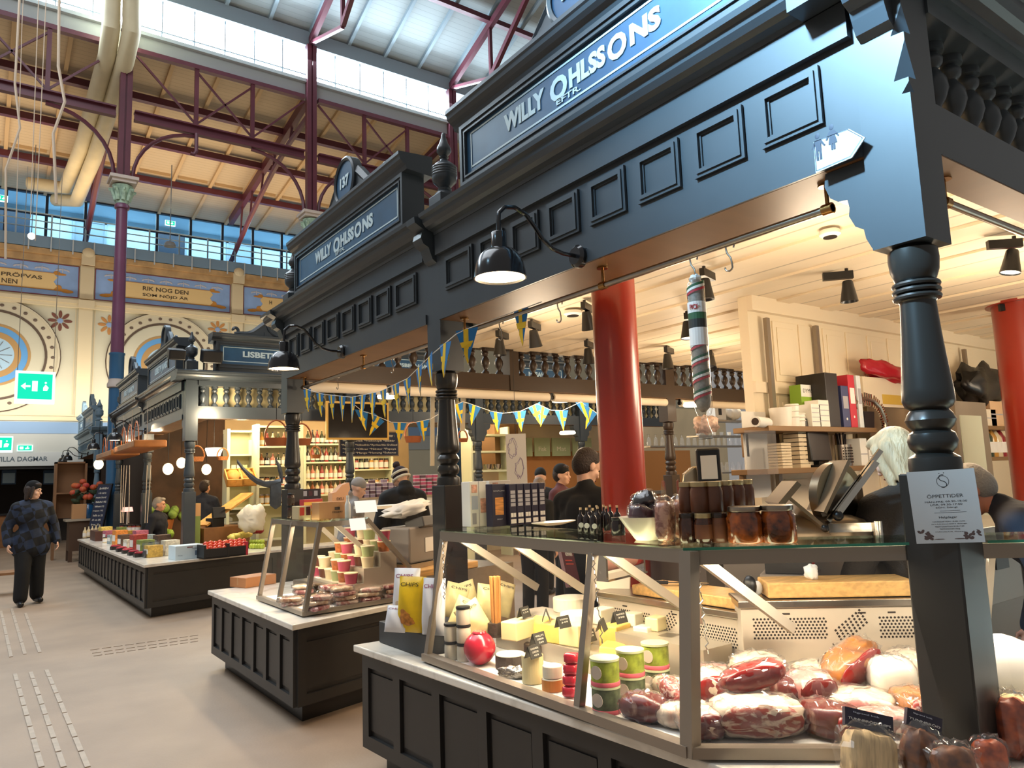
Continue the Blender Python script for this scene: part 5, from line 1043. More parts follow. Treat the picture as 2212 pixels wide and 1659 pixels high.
meat(1.1, .3, .86, (.13, .1, .13), PAPER, 'big white paper wrapped parcel right of the corner post', 0, seed=23, wrap=False, name='wrapped_parcel', amp=.03); meat(1.1, .12, .78, (.1, .06, .06), CHC, 'tan packed cheese below the white parcel', 0, seed=24, name='packed_cheese'); meat(1.28, .14, .76, (.08, .06, .045), HAM, 'dark packed meat at the right picture edge', 0, seed=25)
# ------------------------------------------------ bags outside, bottom right
CRKR = mat('pale_crackers', '#c9ab7c', .6, var=.25, vs=25, stretch=(4, 1, .4)); DRKB = mat('brown_snacks', '#8a5228', .5, var=.5, vs=30, col2='#4a2412'); ORB = mat('orange_snacks', '#b5501c', .4, var=.45, vs=35, col2='#7a2c10')
HDR = mat('header_card', '#2c2838', .5)
def filmbag(p, w, h, d, m, label, rz, lean=0, header=None, roll=0):
    t = thing('cracker_bag', label, 'bag', p, rz, 'filmed cracker bags at the bottom right'); t.rotation_euler = (lean, roll, rz)
    MB().ell((0, 0, h*.45), (w*.44, d*.4, h*.43), 18, 12, fn=sup(3.5, .08, int(p.x*99))).build('crackers', m, t, smooth=40); MB().ell((0, 0, h*.5), (w*.5, d*.5, h*.52), 22, 16, fn=sup(3, .12, int(p.x*77), 5)).build('film', PLASTIC, t, smooth=30)
    if header:
        c = MB().box(-w*.42, w*.42, -.008, .008, h*.9, h*1.22).build('header_card', HDR, t); text(header, .1, 'lettering', PAPER, c, facing((0, -.01, h*1.04), (1, 0, 0), (0, 0, 1)), width=w*.74, height=h*.05, ext=.0005)
        text('lägrand kök', .1, 'lettering', GREYB, c, facing((-w*.05, -.01, h*1.15), (1, 0, 0), (0, 0, 1)), width=w*.45, height=h*.035, ext=.0005)
    return t
filmbag(onz(1878, 1692, .68), .18, .16, .1, CRKR, 'film bag of pale cracker sticks with dark header card, bottom right', AZ+.15, -.35, 'TUNNBRÖDCHIPS', .26); filmbag(onz(1985, 1680, .68), .13, .15, .09, DRKB, 'film bag of brown snacks with header card in front of the post', AZ+.1, -.3, 'TUNNBRÖD', .35)
filmbag(onz(2070, 1700, .68), .13, .12, .09, DRKB, 'film bag of dark snacks at the bottom edge below the post', AZ, -.2); filmbag(onz(2200, 1640, .68), .12, .2, .1, ORB, 'film bag of orange snacks at the right picture edge', AZ-.1, -.1); filmbag(onz(2145, 1668, .68), .1, .1, .08, ORB, 'low film bag with red ribbon right of the post', AZ, -.2)
# ------------------------------------------------ paper with opening hours on the post
t = thing('hanging_notice', 'grey paper notice with opening hours taped to the corner post', 'notice', (0, 0, 0)); pc = [onx(1957, 1012, XF-.012), onx(2113, 1172, XF-.012)]
c0 = ond(2036, 1092, math.hypot(2.52, 1.18)); rr = Vector((.45, -.89, 0)); mx = facing(c0-Vector((.05, .03, 0)), rr, (-.02, -.01, 1)); mx = mx @ Matrix.Rotation(R(2.2), 4, 'Z') @ Matrix.Scale(.8, 4)
PG = mat('notice_grey', '#b9b7b4', .7); INK = mat('notice_ink', '#2e2c2e', .7)
m = MB(); m.T = mx; m.box(-.117, .117, -.142, .142, -.0008, .0008); m.build('sheet', PG, t)
def L(s, y, w, h): text(s, .1, 'lettering', INK, t, mx @ Matrix.Translation((0.005, y, .0012)), width=w, height=h, ext=.0002)
L('ÖPPETTIDER', .042, .125, .016); L('MÅN-FRE: 09.30-18.00', .02, .145, .0085); L('LÖR: 09.30-17.00', .008, .11, .0085); L('SÖN: Stängt', -.004, .075, .0085); L('Helgdagar', -.043, .062, .011); L('NYÅRSAFTON 10.00-14.00', -.058, .11, .005); L('NYÅRSDAGEN Stängt', -.068, .12, .005); L('TRETTONAFTON 09.30-17.00', -.078, .1, .005); L('TRETTONDAGEN Stängt', -.088, .07, .005); L('MÅNDAG Öppet', -.098, .1, .005)
m = MB(); m.T = mx
quad_line(m, [(-.02, -.017), (.05, -.017)], .0012, lambda a, b: (a, b, .0012)); quad_line(m, [(-.04, -.024), (.07, -.024)], .0012, lambda a, b: (a, b, .0012))
P = [(-.006+.019*math.cos(a)*.9, .095+.013*math.sin(a)+.009) for a in [R(20+k*22) for k in range(10)]]
S1 = [(.012*math.cos(R(60+k*25))+.005, .112+.012*math.sin(R(60+k*25))) for k in range(8)]+[(.012*math.cos(R(70-k*25))+.005, .086+.012*math.sin(R(70-k*25))) for k in range(9)]
quad_line(m, S1, .003, lambda a, b: (a, b, .0012)); O1 = [(.005+.021*math.cos(2*PI*k/20), .098+.022*math.sin(2*PI*k/20)) for k in range(21)]; quad_line(m, O1, .0018, lambda a, b: (a, b, .0012))
m.ell((-.004, .13, .0012), (.002, .002, .0003), 6, 4); m.ell((.012, .131, .0012), (.002, .002, .0003), 6, 4); m.build('monogram', INK, t)
m = MB(); m.T = mx
rnd = random.Random(4)
for sx in (-1, 1):
    for k in range(16): m.ell((sx*(.055+rnd.uniform(0, .05)), -.126+rnd.uniform(0, .022)*(1 if k % 3 else 1.6), .0012), (rnd.uniform(.004, .01), rnd.uniform(.003, .006), .0003), 7, 4, rot=(0, 0, rnd.uniform(-1, 1)))
    m.ell((sx*.035, -.126, .0012), (.02, .002, .0003), 7, 4)
m.build('fruit_drawing', mat('drawing_ink', '#54403a', .7), t)
# toilet sign
t = thing('hanging_sign', 'white arrow sign with man and woman pictograms on the fascia', 'sign', (XF, 1.4, 2.79), A)
q = [onx(*v, XF-.015) for v in ((1764, 310), (1840, 281), (1875, 300), (1847, 343), (1769, 376))]; loc = Vector((XF, 1.4, 2.79)); loc2 = [((1.4-v.y), v.z-2.79) for v in q]
MB().prism(loc2, lambda a, b, h: (a, h, b), -.035, -.03).build('plate', mat('sign_white', '#b9cbd6', .4), t); m = MB(); F2 = lambda a, b: (a, -.037, b)
quad_line(m, [tuple(Vector(v)*.94) for v in loc2+[loc2[0]]], .002, F2); cx0, cz0 = -.035, -.015
m.ell((cx0, -.037, cz0+.042), (.0095, .001, .0115), 12, 6); m.add([F2(cx0+a, cz0+b) for a, b in ((-.012, .028), (.012, .028), (.028, -.002), (.022, -.004), (.011, .012), (.011, -.05), (.002, -.05), (.002, -.015), (-.002, -.015), (-.002, -.05), (-.011, -.05), (-.011, .012), (-.022, -.004), (-.028, -.002))], [tuple(range(14))])
cx0, cz0 = .022, -.002; m.ell((cx0, -.037, cz0+.04), (.0095, .001, .0115), 12, 6); m.add([F2(cx0+a, cz0+b) for a, b in ((-.01, .027), (.01, .027), (.027, .0), (.021, -.002), (.01, .013), (.017, -.022), (.008, -.022), (.008, -.045), (.001, -.045), (.001, -.022), (-.001, -.022), (-.001, -.045), (-.008, -.045), (-.008, -.022), (-.017, -.022), (-.01, .013), (-.021, -.002), (-.027, .0))], [tuple(range(18))]); m.build('pictogram', mat('sign_navy_ink', '#1b2438', .6), t)
# hanging salami
def tubez(z0, z1, r): return [(r*.3, z0), (r*.8, z0+.02), (r, z0+.05), (r, z1-.05), (r*.85, z1-.02), (r*.4, z1)]
q0 = onx(1497, 545, XF+.12); t = thing('hanging_salami', 'long grey salami with red and green bands hanging from a hook', 'salami', (q0.x, q0.y, 0)); za, zb_ = onx(1520, 890, XF+.12).z, onx(1505, 610, XF+.12).z
MB().lathe(tubez(za, zb_, .0355), n=20).build('casing', mat('salami_casing', '#8c8377', .5, var=.2, vs=60), t, smooth=50); MB().lathe(tubez(za-.03, zb_+.02, .0405), n=22).build('film', PLASTIC, t, smooth=40)
for z0, z1 in ((za+.5, zb_-.02), (za+.02, za+.3)):
    for off, mm in ((0, mat('band_red', '#b5343c', .5)), (.014, mat('band_white', '#e6e2d8', .5)), (.026, mat('band_green', '#2f5a3a', .5))):
        n = 60; tr = (z1-z0)/.075; P0 = []; P1 = []
        for i in range(n+1): a = 2*PI*tr*i/n; z = z0+(z1-z0)*i/n+off; P0.append((.0405*math.cos(a), .0405*math.sin(a), z)); P1.append((.0405*math.cos(a), .0405*math.sin(a), z+.011))
        MB().grid([P0, P1]).build('spiral_band', mm, t)
MB().lathe([(.0415, za+.3), (.0415, za+.38)], n=20).build('white_label', mat('pick_white', '#e4dfda', .5), t); MB().lathe([(.0416, za+.38), (.0416, za+.42)], n=20).build('dark_label', mat('pick_dark', '#2b2c28', .5), t); MB().lathe([(.0416, za+.42), (.0416, za+.45)], n=20).build('green_label', mat('band_green', '#2f5a3a', .5), t); MB().lathe([(.0417, za+.45), (.0417, za+.5)], n=20).build('brand_band', mat('pick_white', '#e4dfda', .5), t)
text('PICK', .1, 'lettering', mat('band_red', '#b5343c', .5), t, facing((-.039, -.0175, za+.475), (.38, -.92, 0), (0, 0, 1)), width=.04, height=.022)
MB().cyl((0, 0, zb_-.01), (0, 0, 2.475), .003, n=6).ell((0, 0, zb_+.02), (.026, .026, .02), 14, 8, fn=sup(2, .2, 3)).build('tied_end', WHITE, t, smooth=30); MB().lathe([(.008, za-.01), (.02, za-.06), (.035, za-.1), (.03, za-.12)], n=14).build('film_tail', PLASTIC, t, smooth=30)
# ================================================================ SMALL CASE, ITS TOP AND THE SERVICE AREA BEHIND
ORD = 'first second third fourth fifth sixth seventh eighth ninth tenth eleventh twelfth thirteenth fourteenth fifteenth sixteenth seventeenth eighteenth nineteenth twentieth'.split()
PKM = [veined('pack_pink', '#c9827a', '#ecd3c2', 25, .25, .4, .6, 1.5, coat=.3), veined('pack_brown', '#a5673f', '#dcb891', 25, .3, .4, .6, 1.5, coat=.3), veined('pack_red', '#8f2f33', '#d9a39a', 30, .3, .45, .6, 1.2, coat=.3), veined('pack_pale', '#e6cfb0', '#c79a78', 18, .3, .45, .65, 1.5, coat=.3)]
def pack(p, w, d, h, m, label, rz, tilt=0, grp='vacuum packed meats in the smaller case'):
    t = thing('meat_pack', label, 'meat pack', p, rz, grp); t.rotation_euler = (tilt, tilt*.6, rz); s = int(abs(p.x*1000+p.y*77)) % 997
    MB().ell((0, 0, h/2), (w*.46, d*.46, h*.55), 18, 10, fn=sup(4, .06, s)).build('sliced_meat', m, t, smooth=50); MB().ell((0, 0, h/2), (w*.53, d*.54, h*.62), 20, 10, fn=sup(5, .1, s+3, 6)).build('film', PLASTIC, t, smooth=30); return t
rnd = random.Random(12)
stacks = [(632, 1308, 2, 'far left front'), (660, 1290, 3, 'left'), (690, 1318, 3, 'front corner'), (715, 1302, 4, 'left of centre'), (745, 1306, 4, 'front centre'), (770, 1290, 4, 'centre'), (800, 1298, 3, 'right of centre'), (820, 1283, 4, 'right'), (850, 1290, 3, 'far right front'), (700, 1280, 4, 'rear left'), (760, 1270, 3, 'rear centre'), (815, 1266, 3, 'rear right')]
for k, (px, py, n, nm) in enumerate(stacks):
    p = onz(px, py, .712)
    for i in range(n): pack(p+Vector((rnd.uniform(-.02, .02), rnd.uniform(-.02, .02), .034*i)), .17, .13, .032, PKM[(k+i) % 4], '%s pack from the bottom of the %s meat stack' % (ORD[i], nm), rnd.uniform(-.5, .5), rnd.uniform(-.06, .06))
SAUS = mat('dark_sausage', '#5a2420', .35, var=.2, vs=20)
for k in range(4): p = onz(862, 1284, .712); t = tag(MB().tube([(-.11, 0, 0), (-.09, 0, 0), (0, .01, 0), (.09, 0, 0), (.11, 0, 0)], [.005, .024, .028, .024, .005], 10).build('dried_sausage', SAUS, smooth=60, loc=p+Vector((.05, .02+.004*k, .03+.05*k)), rotz=.2), 'dark dried sausage, %s from the bottom, right in the smaller case' % ORD[k], 'sausage', 'dark dried sausages')
block(onz(745, 1262, .712), .2, .12, .2, CHY, 'large yellow cheese block in the middle of the smaller case', .1); wheel(onz(745, 1262, .712)+Vector((-.03, .0, .202)), .055, .04, CHC, 'small cream cheese sitting on the big yellow block'); block(onz(718, 1268, .712), .08, .1, .13, CHC, 'pale cheese beside the large yellow block', .1)
TUBM = [mat('rose_tub', '#a8455c', .4), mat('pale_tub', '#d5c3a0', .4), mat('orange_tub', '#a55f33', .4, var=.3, vs=30), mat('dark_tub', '#5a3226', .4), mat('green_tub', '#98a070', .4)]
for ti, (tx, tz) in enumerate(((2.36, .84), (2.5, .95), (2.64, 1.06))):
    structure(MB().box(tx-.07, tx+.07, 5.42, 6.26, .712, tz).build('trim_%d' % (66+ti), STEP))
    for k in range(6):
        for i in range(2 if (k+ti) % 3 else 1):
            t = thing('food_tub', '%s tub from the corner mullion on the %s step of the smaller case, %s' % (ORD[k], ('lowest', 'middle', 'top')[ti], ('below', 'above')[i]), 'tub', (tx, 5.5+.135*k, tz+.084*i), 0, 'tubs on the steps of the smaller case'); MB().lathe([(.042, 0), (.052, .07), (.055, .075)], n=16).build('tub_body', TUBM[(k*2+ti+i*3) % 5], t, smooth=40); MB().lathe([(.055, .075), (.055, .082), (0, .083)], n=16).build('lid', TUBM[1], t, smooth=40)
card(onz(748, 1245, .72)+Vector((0, -.03, .12)), .1, 'slate price card leaning on the large yellow cheese block', 'SKINKA/189')
card(onz(800, 1235, .82), .1, 'slate price card right of the large yellow cheese block', 'SALAMI/99')
# things on the smaller case top
p = onz(722, 1120, ZT); carton(p+Vector((0, .08, 0)), .25, .12, .125, 'wide kraft carton with dark emblem at the front of the smaller case top', m=KRAFT, rz=.13, txt=[('DESSERT', .12, .38, .36, .1)], tm=RIND, face=[(.02, .2, .5, .68, RIND, 'emblem')])
p = onz(655, 1122, ZT); carton(p+Vector((0, .04, 0)), .1, .12, .1, 'pale carton with red apple print and dark berries picture', m=mat('pale_carton', '#c9b98f', .6), rz=.1, face=[(-.42, -.05, .3, .9, mat('print_red', '#c0392f', .5), 'picture'), (.1, .45, .3, .95, PUR, 'picture')])
p = onz(672, 1098, ZT+.03); carton(p, .2, .1, .09, 'red and yellow striped carton behind the berry carton', m=mat('red_carton', '#b93a3a', .5), rz=.1, face=[(-.5, .5, .35, .7, mat('yellow_stripe', '#e0b04a', .5), 'stripe')])
p = onz(660, 1085, ZT); carton(p+Vector((.1, .3, 0)), .5, .08, .2, 'long row of black patterned cartons at the back of the smaller case', m=mat('black_carton', '#2a2028', .5), rz=.05, face=[(-.45+.18*k, -.33+.18*k, .45, .85, PUR if k % 2 else GREYT, 'picture') for k in range(5)])
for k, (px, py) in enumerate(((628, 1118), (628, 1092), (642, 1117))):
    p = onz(px, 1118, ZT); jar(p+Vector((0, 0, .1 if k == 1 else 0)), .03, .098, DJ, ('dark jar at the left end of the smaller case top', 'dark jar stacked on the leftmost jar', 'dark jar beside the leftmost jar, near the berry carton')[k], 'dark jars on the smaller case', lid=BLACK, lab=None if k == 2 else RIND)
p = onz(742, 1094, ZT+.06)+Vector((0, .12, 0)); t = thing('kraft_bag', 'tan paper bag with dark printed emblem standing on the smaller case', 'bag', Vector((p.x, p.y, ZT+.05)), .1)
MB().prism([(-.08, 0), (.08, 0), (.08, .13), (.1, .16), (.09, .22), (.02, .2), (-.04, .14), (-.08, .13)], lambda a, b, c: (a, c, b), -.04, .04).build('paper', mat('bag_tan', '#c99b78', .7), t); text('DELI\nFARM', .1, 'lettering', RIND, t, facing((0, -.042, .06), (1, 0, 0), (0, 0, 1)), width=.09, height=.06, ext=.0005)
bottle(onz(758, 1119, ZT)+Vector((0, .06, 0)), .17, .022, mat('white_bottle', '#d7dad8', .3), 'white bottle right of the tan paper bag', None, cap=WHITE, neck=.5)
p = onz(845, 1092, 1.36); tag(MB().box(-.25, .3, -.01, .4, -.03, 0).build('shelf_board', mat('shelf_white', '#ece4d2', .4), loc=p), 'white serving shelf behind the smaller case', 'shelf')
p = onz(795, 1112, ZT); tag(MB().box(-.1, .1, 0, .002, 0, .1).build('price_note', emis('glowing_note', '#fff6e6', 1.1), loc=p+Vector((0, .02, .02)), rot=(-.3, 0, .1)), 'bright white note on the smaller case top', 'note'); tag(MB().box(-.065, .065, 0, .002, 0, .09).build('price_note', emis('glowing_note', '#fff6e6', 1.1), loc=onz(775, 1145, 1.26), rot=(-.3, 0, .1)), 'bright white note hanging inside the smaller case', 'note')  # paper notes that emit: their brightness is a glow put into the material
p = onz(535, 1268, .682); t = thing('card_carton', 'flat brown cardboard carton on the marble left of the smaller case', 'box', p+Vector((.08, .1, 0)), .35); MB().box(-.17, .17, -.12, .12, 0, .09).build('body', mat('orange_card', '#b57a4c', .7), t, bevel=.003); MB().box(-.171, .171, -.01, .01, .02, .0905).build('tape', KRAFT, t)
# printing scale behind
GREYP = mat('scale_grey', '#8d8680', .4); p = ond(885, 1215, 6.6); t = thing('label_scale', 'grey label printing scale behind the smaller case', 'scale', (p.x, p.y, .92), .45)
MB().box(-.2, .16, -.15, .15, 0, .3).build('body', GREYP, t, bevel=.015); MB().rbox((.06, -.1, .32), (.24, .2, .09), (-.25, 0, 0)).build('printer_head', mat('scale_dark', '#4d4a48', .4), t, bevel=.01); MB().box(.02, .14, -.155, -.151, .08, .2).build('label_sheet', PAPER, t); MB().box(-.24, .2, -.18, .18, -.04, 0).build('foot', STEEL, t)
lump('paper_heap', Vector((p.x+.02, p.y+.05, 1.37)), (.22, .14, .05), PAPER, 'crumpled printed white paper on top of the label scale', 'paper', rot=(0, -.2, .4), amp=.3, seed=8)
tag(MB().box(-.5, .5, -.3, .3, 0, .06).build('chopping_board', WOOD, loc=(p.x+.05, p.y, .82), rotz=.3, bevel=.01), 'thick orange wooden board beneath the label scale', 'board')
t = thing('service_counter', 'steel service counter under the label scale', 'counter', (p.x+.1, p.y+.1, 0), .2); MB().box(-.9, .9, -.35, .5, 0, .82).build('cabinet', STEEL, t)
# map poster
p = ond(1118, 1060, 6.2); t = thing('hanging_poster', 'tall white hanging poster with thin map drawing beside the man in black', 'poster', (p.x, p.y, 0), -.6); z1, z0 = ond(1118, 937, 6.2).z, ond(1118, 1045, 6.2).z
MB().box(-.085, .085, -.002, .002, z0, z1).build('sheet', PAPER, t); m = MB(); r2 = random.Random(3)
for s_, zc in ((-.03, z0+.7*(z1-z0)), (.02, z0+.3*(z1-z0))):
    P = []; x, z = 0, 0
    for k in range(26): P.append((s_+.045*math.cos(k*.5)*r2.uniform(.4, 1), zc+.1*math.sin(k*.5)*r2.uniform(.4, 1)))
    quad_line(m, P+[P[0]], .003, lambda a, b: (a, -.0035, b))
m.build('map_lines', mat('map_violet', '#8f7fa8', .7), t); MB().cyl((0, 0, z1), (0, 0, 2.69), .002, n=4).build('string', BLACK, t)
# ================================================================ FRUIT STALL CONTENTS
BK = mat('warm_back_wall', '#d8bd90', .7, var=.1, vs=1); structure(MB().box(4.5, 9.2, 17.6, 17.7, 0, 3.2).build('wall_fruit_back', BK)); structure(MB().box(2.9, 4.5, 17.6, 17.7, 0, 3.2).build('wall_fruit_dark', mat('dark_back_wall', '#4a3322', .7, var=.4, vs=2))); structure(MB().box(9.2, 18, 14.2, 14.3, 0, 3.4).build('wall_kitchen_back', mat('kitchen_back', '#dccdac', .7, var=.1, vs=1)))
structure(MB().box(3.2, 3.3, 17.7, 27.8, 0, 3.2).build('wall_lane', mat('lane_dark', '#3a2c24', .8)))
SHW = mat('shelf_pale_green', '#dfe3c4', .5)
def shelf_unit(pxl, pxr, y, zs, label, d=.3, z0=0, top=None, grp='white shelf units of the fruit stall'):
    a, b = ony(pxl, 1040, y), ony(pxr, 1040, y); w = b.x-a.x; t = thing('shelf_unit', label, 'shelf', (a.x, y, 0), 0, grp); zt_ = top or zs[-1]+.03
    MB().box(0, .05, 0, d, z0, zt_).build('side_panel', SHW, t); MB().box(w-.05, w, 0, d, z0, zt_).build('side_panel', SHW, t)
    for z in zs: MB().box(.05, w-.05, 0, d, z-.03, z).build('shelf', SHW, t)
    MB().box(.05, w-.05, d-.02, d, z0, zt_).build('back_panel', mat('shelf_back', '#d8cfa2', .6), t); return t, a.x, w
U1, x1, w1 = shelf_unit(490, 553, 13.6, [.7, 1.25, 1.75, 2.2, 2.62], 'pale shelf unit nearest the fruit stall corner post'); U2, x2, w2 = shelf_unit(554, 655, 13.2, [.7, 1.3, 1.62, 1.98, 2.32, 2.68], 'pale shelf unit behind the fish tail sculpture'); U3, x3, w3 = shelf_unit(656, 760, 14.2, [.9, 1.42, 1.72, 2.06, 2.42], 'pale shelf unit full of bottles behind the bunting'); U4, x4, w4 = shelf_unit(762, 850, 14.4, [.9, 1.5, 1.9, 2.3], 'pale shelf unit behind the beanie man')
BCOL = [mat('bottle_'+n, c, .2, coat=.3) for n, c in (('amber', '#8a4a1c'), ('red', '#8f2424'), ('green', '#2f3b22'), ('dark', '#201a1c'), ('honey', '#c08a34'), ('cream', '#d8c6a0'), ('pink', '#c0705c'))]
protoB = {}
def sbottle(i, p, h, r, label, grp):
    k = (i, round(h, 2))
    if k not in protoB:
        t = thing('shelf_bottle', label, 'bottle', p, 0, grp); MB().lathe([(r, 0), (r, h*.55), (r*.35, h*.75), (r*.33, h*.92)], n=10).build('body', BCOL[i], t, smooth=50); MB().lathe([(r*1.02, h*.12), (r*1.02, h*.42)], n=10).build('label_band', PAPER, t); MB().lathe([(r*.38, h*.92), (r*.38, h)], n=8).build('cap', BLACK if i % 2 else CORK, t); protoB[k] = t; return t
    return dup(protoB[k], p, 0, label, grp)
protoJ = {}
def sjar(i, p, h, r, label, grp):
    k = (i, round(h, 2), round(r, 3))
    if k not in protoJ:
        t = thing('preserve_jar', label, 'jar', p, 0, grp); MB().lathe([(r, 0), (r, h*.8), (r*.85, h*.86)], n=12).build('body', BCOL[i], t, smooth=50); MB().lathe([(r*.95, h*.86), (r*.95, h), (0, h)], n=12).build('lid', CHROME if i == 4 else BLACK, t, smooth=40); MB().lathe([(r*1.02, h*.15), (r*1.02, h*.65)], n=12).build('label_band', PAPER, t); protoJ[k] = t; return t
    return dup(protoJ[k], p, 0, label, grp)
rn = random.Random(5)
for zi, (z, h, i0, nm) in enumerate(((1.3, .22, 4, 'lowest'), (1.62, .2, 5, 'second'), (1.98, .22, 0, 'third'), (2.32, .26, 4, 'top'))):
    for k in range(7): (sjar if zi < 2 else sbottle)((i0+k*(zi+1)) % 7 if zi else 4, Vector((x2+.12+k*(w2-.24)/6, 13.32, z)), h*.8 if zi < 2 else h, .045, '%s item from the left on the %s stocked shelf behind the fish tail' % (ORD[k], nm), 'goods on the shelf behind the fish tail')
for zi, (z, h, cs, nm) in enumerate(((.9, .3, (4, 4, 0), 'lowest'), (1.42, .26, (5, 0, 5, 6), 'second'), (1.72, .28, (5, 6, 5, 1), 'third'), (2.06, .3, (3, 1, 2), 'upper'), (2.42, .28, (2, 3, 1), 'top'))):
    for k in range(9): sbottle(cs[k % len(cs)], Vector((x3+.12+k*(w3-.24)/8, 14.3, z)), h, .042, '%s bottle from the left on the %s shelf behind the bunting' % (ORD[k], nm), 'bottles on the shelf behind the bunting')
for zi, (z, h, nm) in enumerate(((1.5, .2, 'middle'), (1.9, .22, 'upper'))):
    for k in range(7): sjar((k+zi) % 7, Vector((x4+.12+k*(w4-.24)/6, 14.5, z)), h, .05, '%s jar from the left on the %s shelf above the beanie man' % (ORD[k], nm), 'jars on the shelf above the beanie man')
for k in range(5): carton(Vector((x1+.14+.1*k, 13.75, 1.75 if k < 3 else 2.2)), .08, .1, .26, '%s pale packet on the shelf nearest the fruit stall post' % ORD[k], m=(CREAM, PAPER, mat('pale_green_pack', '#c9cf9a', .6))[k % 3], group='pale packets on the fruit stall shelf', name='pale_packet')
# crates of bread
CRT = mat('crate_wood', '#d09a4a', .6, var=.2, vs=8)
for k, (px, py, lb) in enumerate(((507, 1052, 'slanted wooden crate, left of the pair on the fruit stall shelf'), (537, 1050, 'slanted wooden crate, right of the pair on the fruit stall shelf'))):
    p = ony(px, py, 12.9); t = thing('wooden_crate', lb, 'crate', p, 0, 'slanted wooden crates'); t.rotation_euler = (.5, 0, -.1)
    MB().box(-.13, .13, 0, .4, 0, .02).box(-.13, .13, 0, .02, 0, .14).box(-.13, .13, .38, .4, 0, .14).box(-.13, -.11, 0, .4, 0, .14).box(.11, .13, 0, .4, 0, .14).build('slats', CRT, t); MB().ell((0, .2, .1), (.11, .18, .07), 12, 8, fn=sup(2.5, .15, k)).build('bread', mat('bread_crust', '#c98a3c', .7), t, smooth=50)
# counter goods of the fruit stall
ZC = .681
def onc(px, py, z=ZC): return onz(px, py, z)
p = onc(203, 1152); t = thing('menu_easel', 'leaning navy chalk menu board at the far left of the fruit counter', 'menu board', p, -1.15); t.rotation_euler = (-.2, 0, -1.15)
MB().box(-.28, .28, 0, .03, 0, 1.15).build('frame', BLACK, t); MB().box(-.26, .26, -.004, -.0005, .03, 1.12).build('slate', CHALK, t)
for i in range(9): text(('BAREN', 'a la carte', 'meze bord', 'falafel 95', 'halloumi 110', 'soppa 95', 'kaffe te 35', 'öl vin 85', 'dessert 65')[i], .1, 'lettering', CHK, t, facing((-.02*(i % 3), -.006, 1.04-.105*i), (1, 0, 0), (0, 0, 1)), width=(.34, .3, .4, .42, .36, .4, .38, .34, .3)[i], height=.045, ext=.001)
for k in range(5): sbottle(5, onc(183+8*k, 1162-2*k), .24, .04, '%s pale juice bottle at the far end of the fruit counter' % ORD[k], 'juice bottles on the fruit counter')
for k in range(10):
    p = onc(258+9*(k % 5), 1172-4*(k // 5)); sjar((1, 0, 1, 3, 0)[k % 5], p, .15, .055, '%s brown jam jar from the left in the %s row on the fruit counter' % (ORD[k % 5], 'front' if k < 5 else 'back'), 'jam jars on the fruit counter')
for k in range(5): p = onc(262+9*k, 1168); sjar((1, 3, 0, 1, 0)[k], p+Vector((.02, .05, .152)), .15, .055, '%s brown jam jar from the left on the upper tier of the fruit counter' % ORD[k], 'jam jars on the fruit counter')
for k in range(5): p = onc(296+9*(k % 3), 1163); sjar(4, p+Vector((0, 0, .14*(k // 3))), .13, .05, '%s yellow honey jar, %s tier, left of the counter post' % (ORD[k % 3], 'lower' if k < 3 else 'upper'), 'honey jars on the fruit counter')
for k in range(4): sjar(5, onc(228+8*k, 1172-1.5*k), .1, .05, '%s squat pale jar left of the brown jam jars' % ORD[k], 'squat pale jars')
RASP = mat('red_berries', '#b5283a', .4, bump=.8, bs=90); TRAYB = mat('black_tray', '#1b1b1d', .4)
for k in range(5):
    p = onc(250+13*k, 1187+4*k); t = thing('berry_tray', '%s black tray of red berries from the left on the fruit counter' % ORD[k], 'tray', p, .1, 'black trays of red berries'); MB().rbox((0, 0, .025), (.15, .11, .05)).build('tray', TRAYB, t); MB().ell((0, 0, .05), (.068, .048, .025), 12, 8, fn=sup(4, .15, k)).build('berries', RASP, t, smooth=30)
CLM = mat('dark_berries', '#3a2c30', .4, bump=.8, bs=70)
for k in range(6):
    p = onc(318+13*(k % 4), 1204-2.2*(k % 4)-6*(k // 4)); t = thing('berry_box', '%s clear box of dark berries in the %s row on the fruit counter' % (ORD[k % 4], 'front' if k < 4 else 'back'), 'box', p, .15, 'clear boxes of dark berries'); MB().box(-.05, .05, -.05, .05, 0, .1).build('berries', CLM, t, bevel=.02); MB().box(-.055, .055, -.055, .055, 0, .2).build('clear_box', PLASTIC, t); MB().cyl((0, -.056, .09), (0, -.058, .09), .028, n=14).build('round_label', BLACK, t)
p = onc(402, 1206); carton(p, .37, .3, .18, 'white fruit carton with blue drawing in front of the fruit stall post', m=mat('pale_blue_carton', '#c5d6df', .6), rz=.1, name='fruit_carton', txt=[('NORD & CO', .26, .75, .36, .08), ('ÄPPLEN', -.34, .3, .16, .06)], tm=mat('carton_ink', '#5b7086', .6), face=[(.18, .36, .25, .6, mat('carton_ink', '#5b7086', .6), 'emblem'), (-.1, .1, .82, .9, mat('carton_brown', '#7a4a4c', .6), 'stripe')])
p = onc(436, 1203); carton(p, .12, .3, .17, 'maroon and white carton beside the white fruit carton', m=mat('maroon_carton', '#8a2c3c', .5), rz=.1, name='fruit_carton', face=[(-.5, -.1, 0, 1, PAPER, 'white_side')])
TOM = mat('tomato', '#d9482a', .25, coat=.3); GRN = mat('fruit_green', '#a8b83a', .4, var=.15, vs=10); YEL = mat('squash_yellow', '#e6d36a', .4, var=.12, vs=8); LEAF = mat('lettuce_leaf', '#93b843', .6, var=.35, vs=30, bump=.6, bs=40); POM = mat('pomegranate', '#a82c34', .35)
protoF = {}
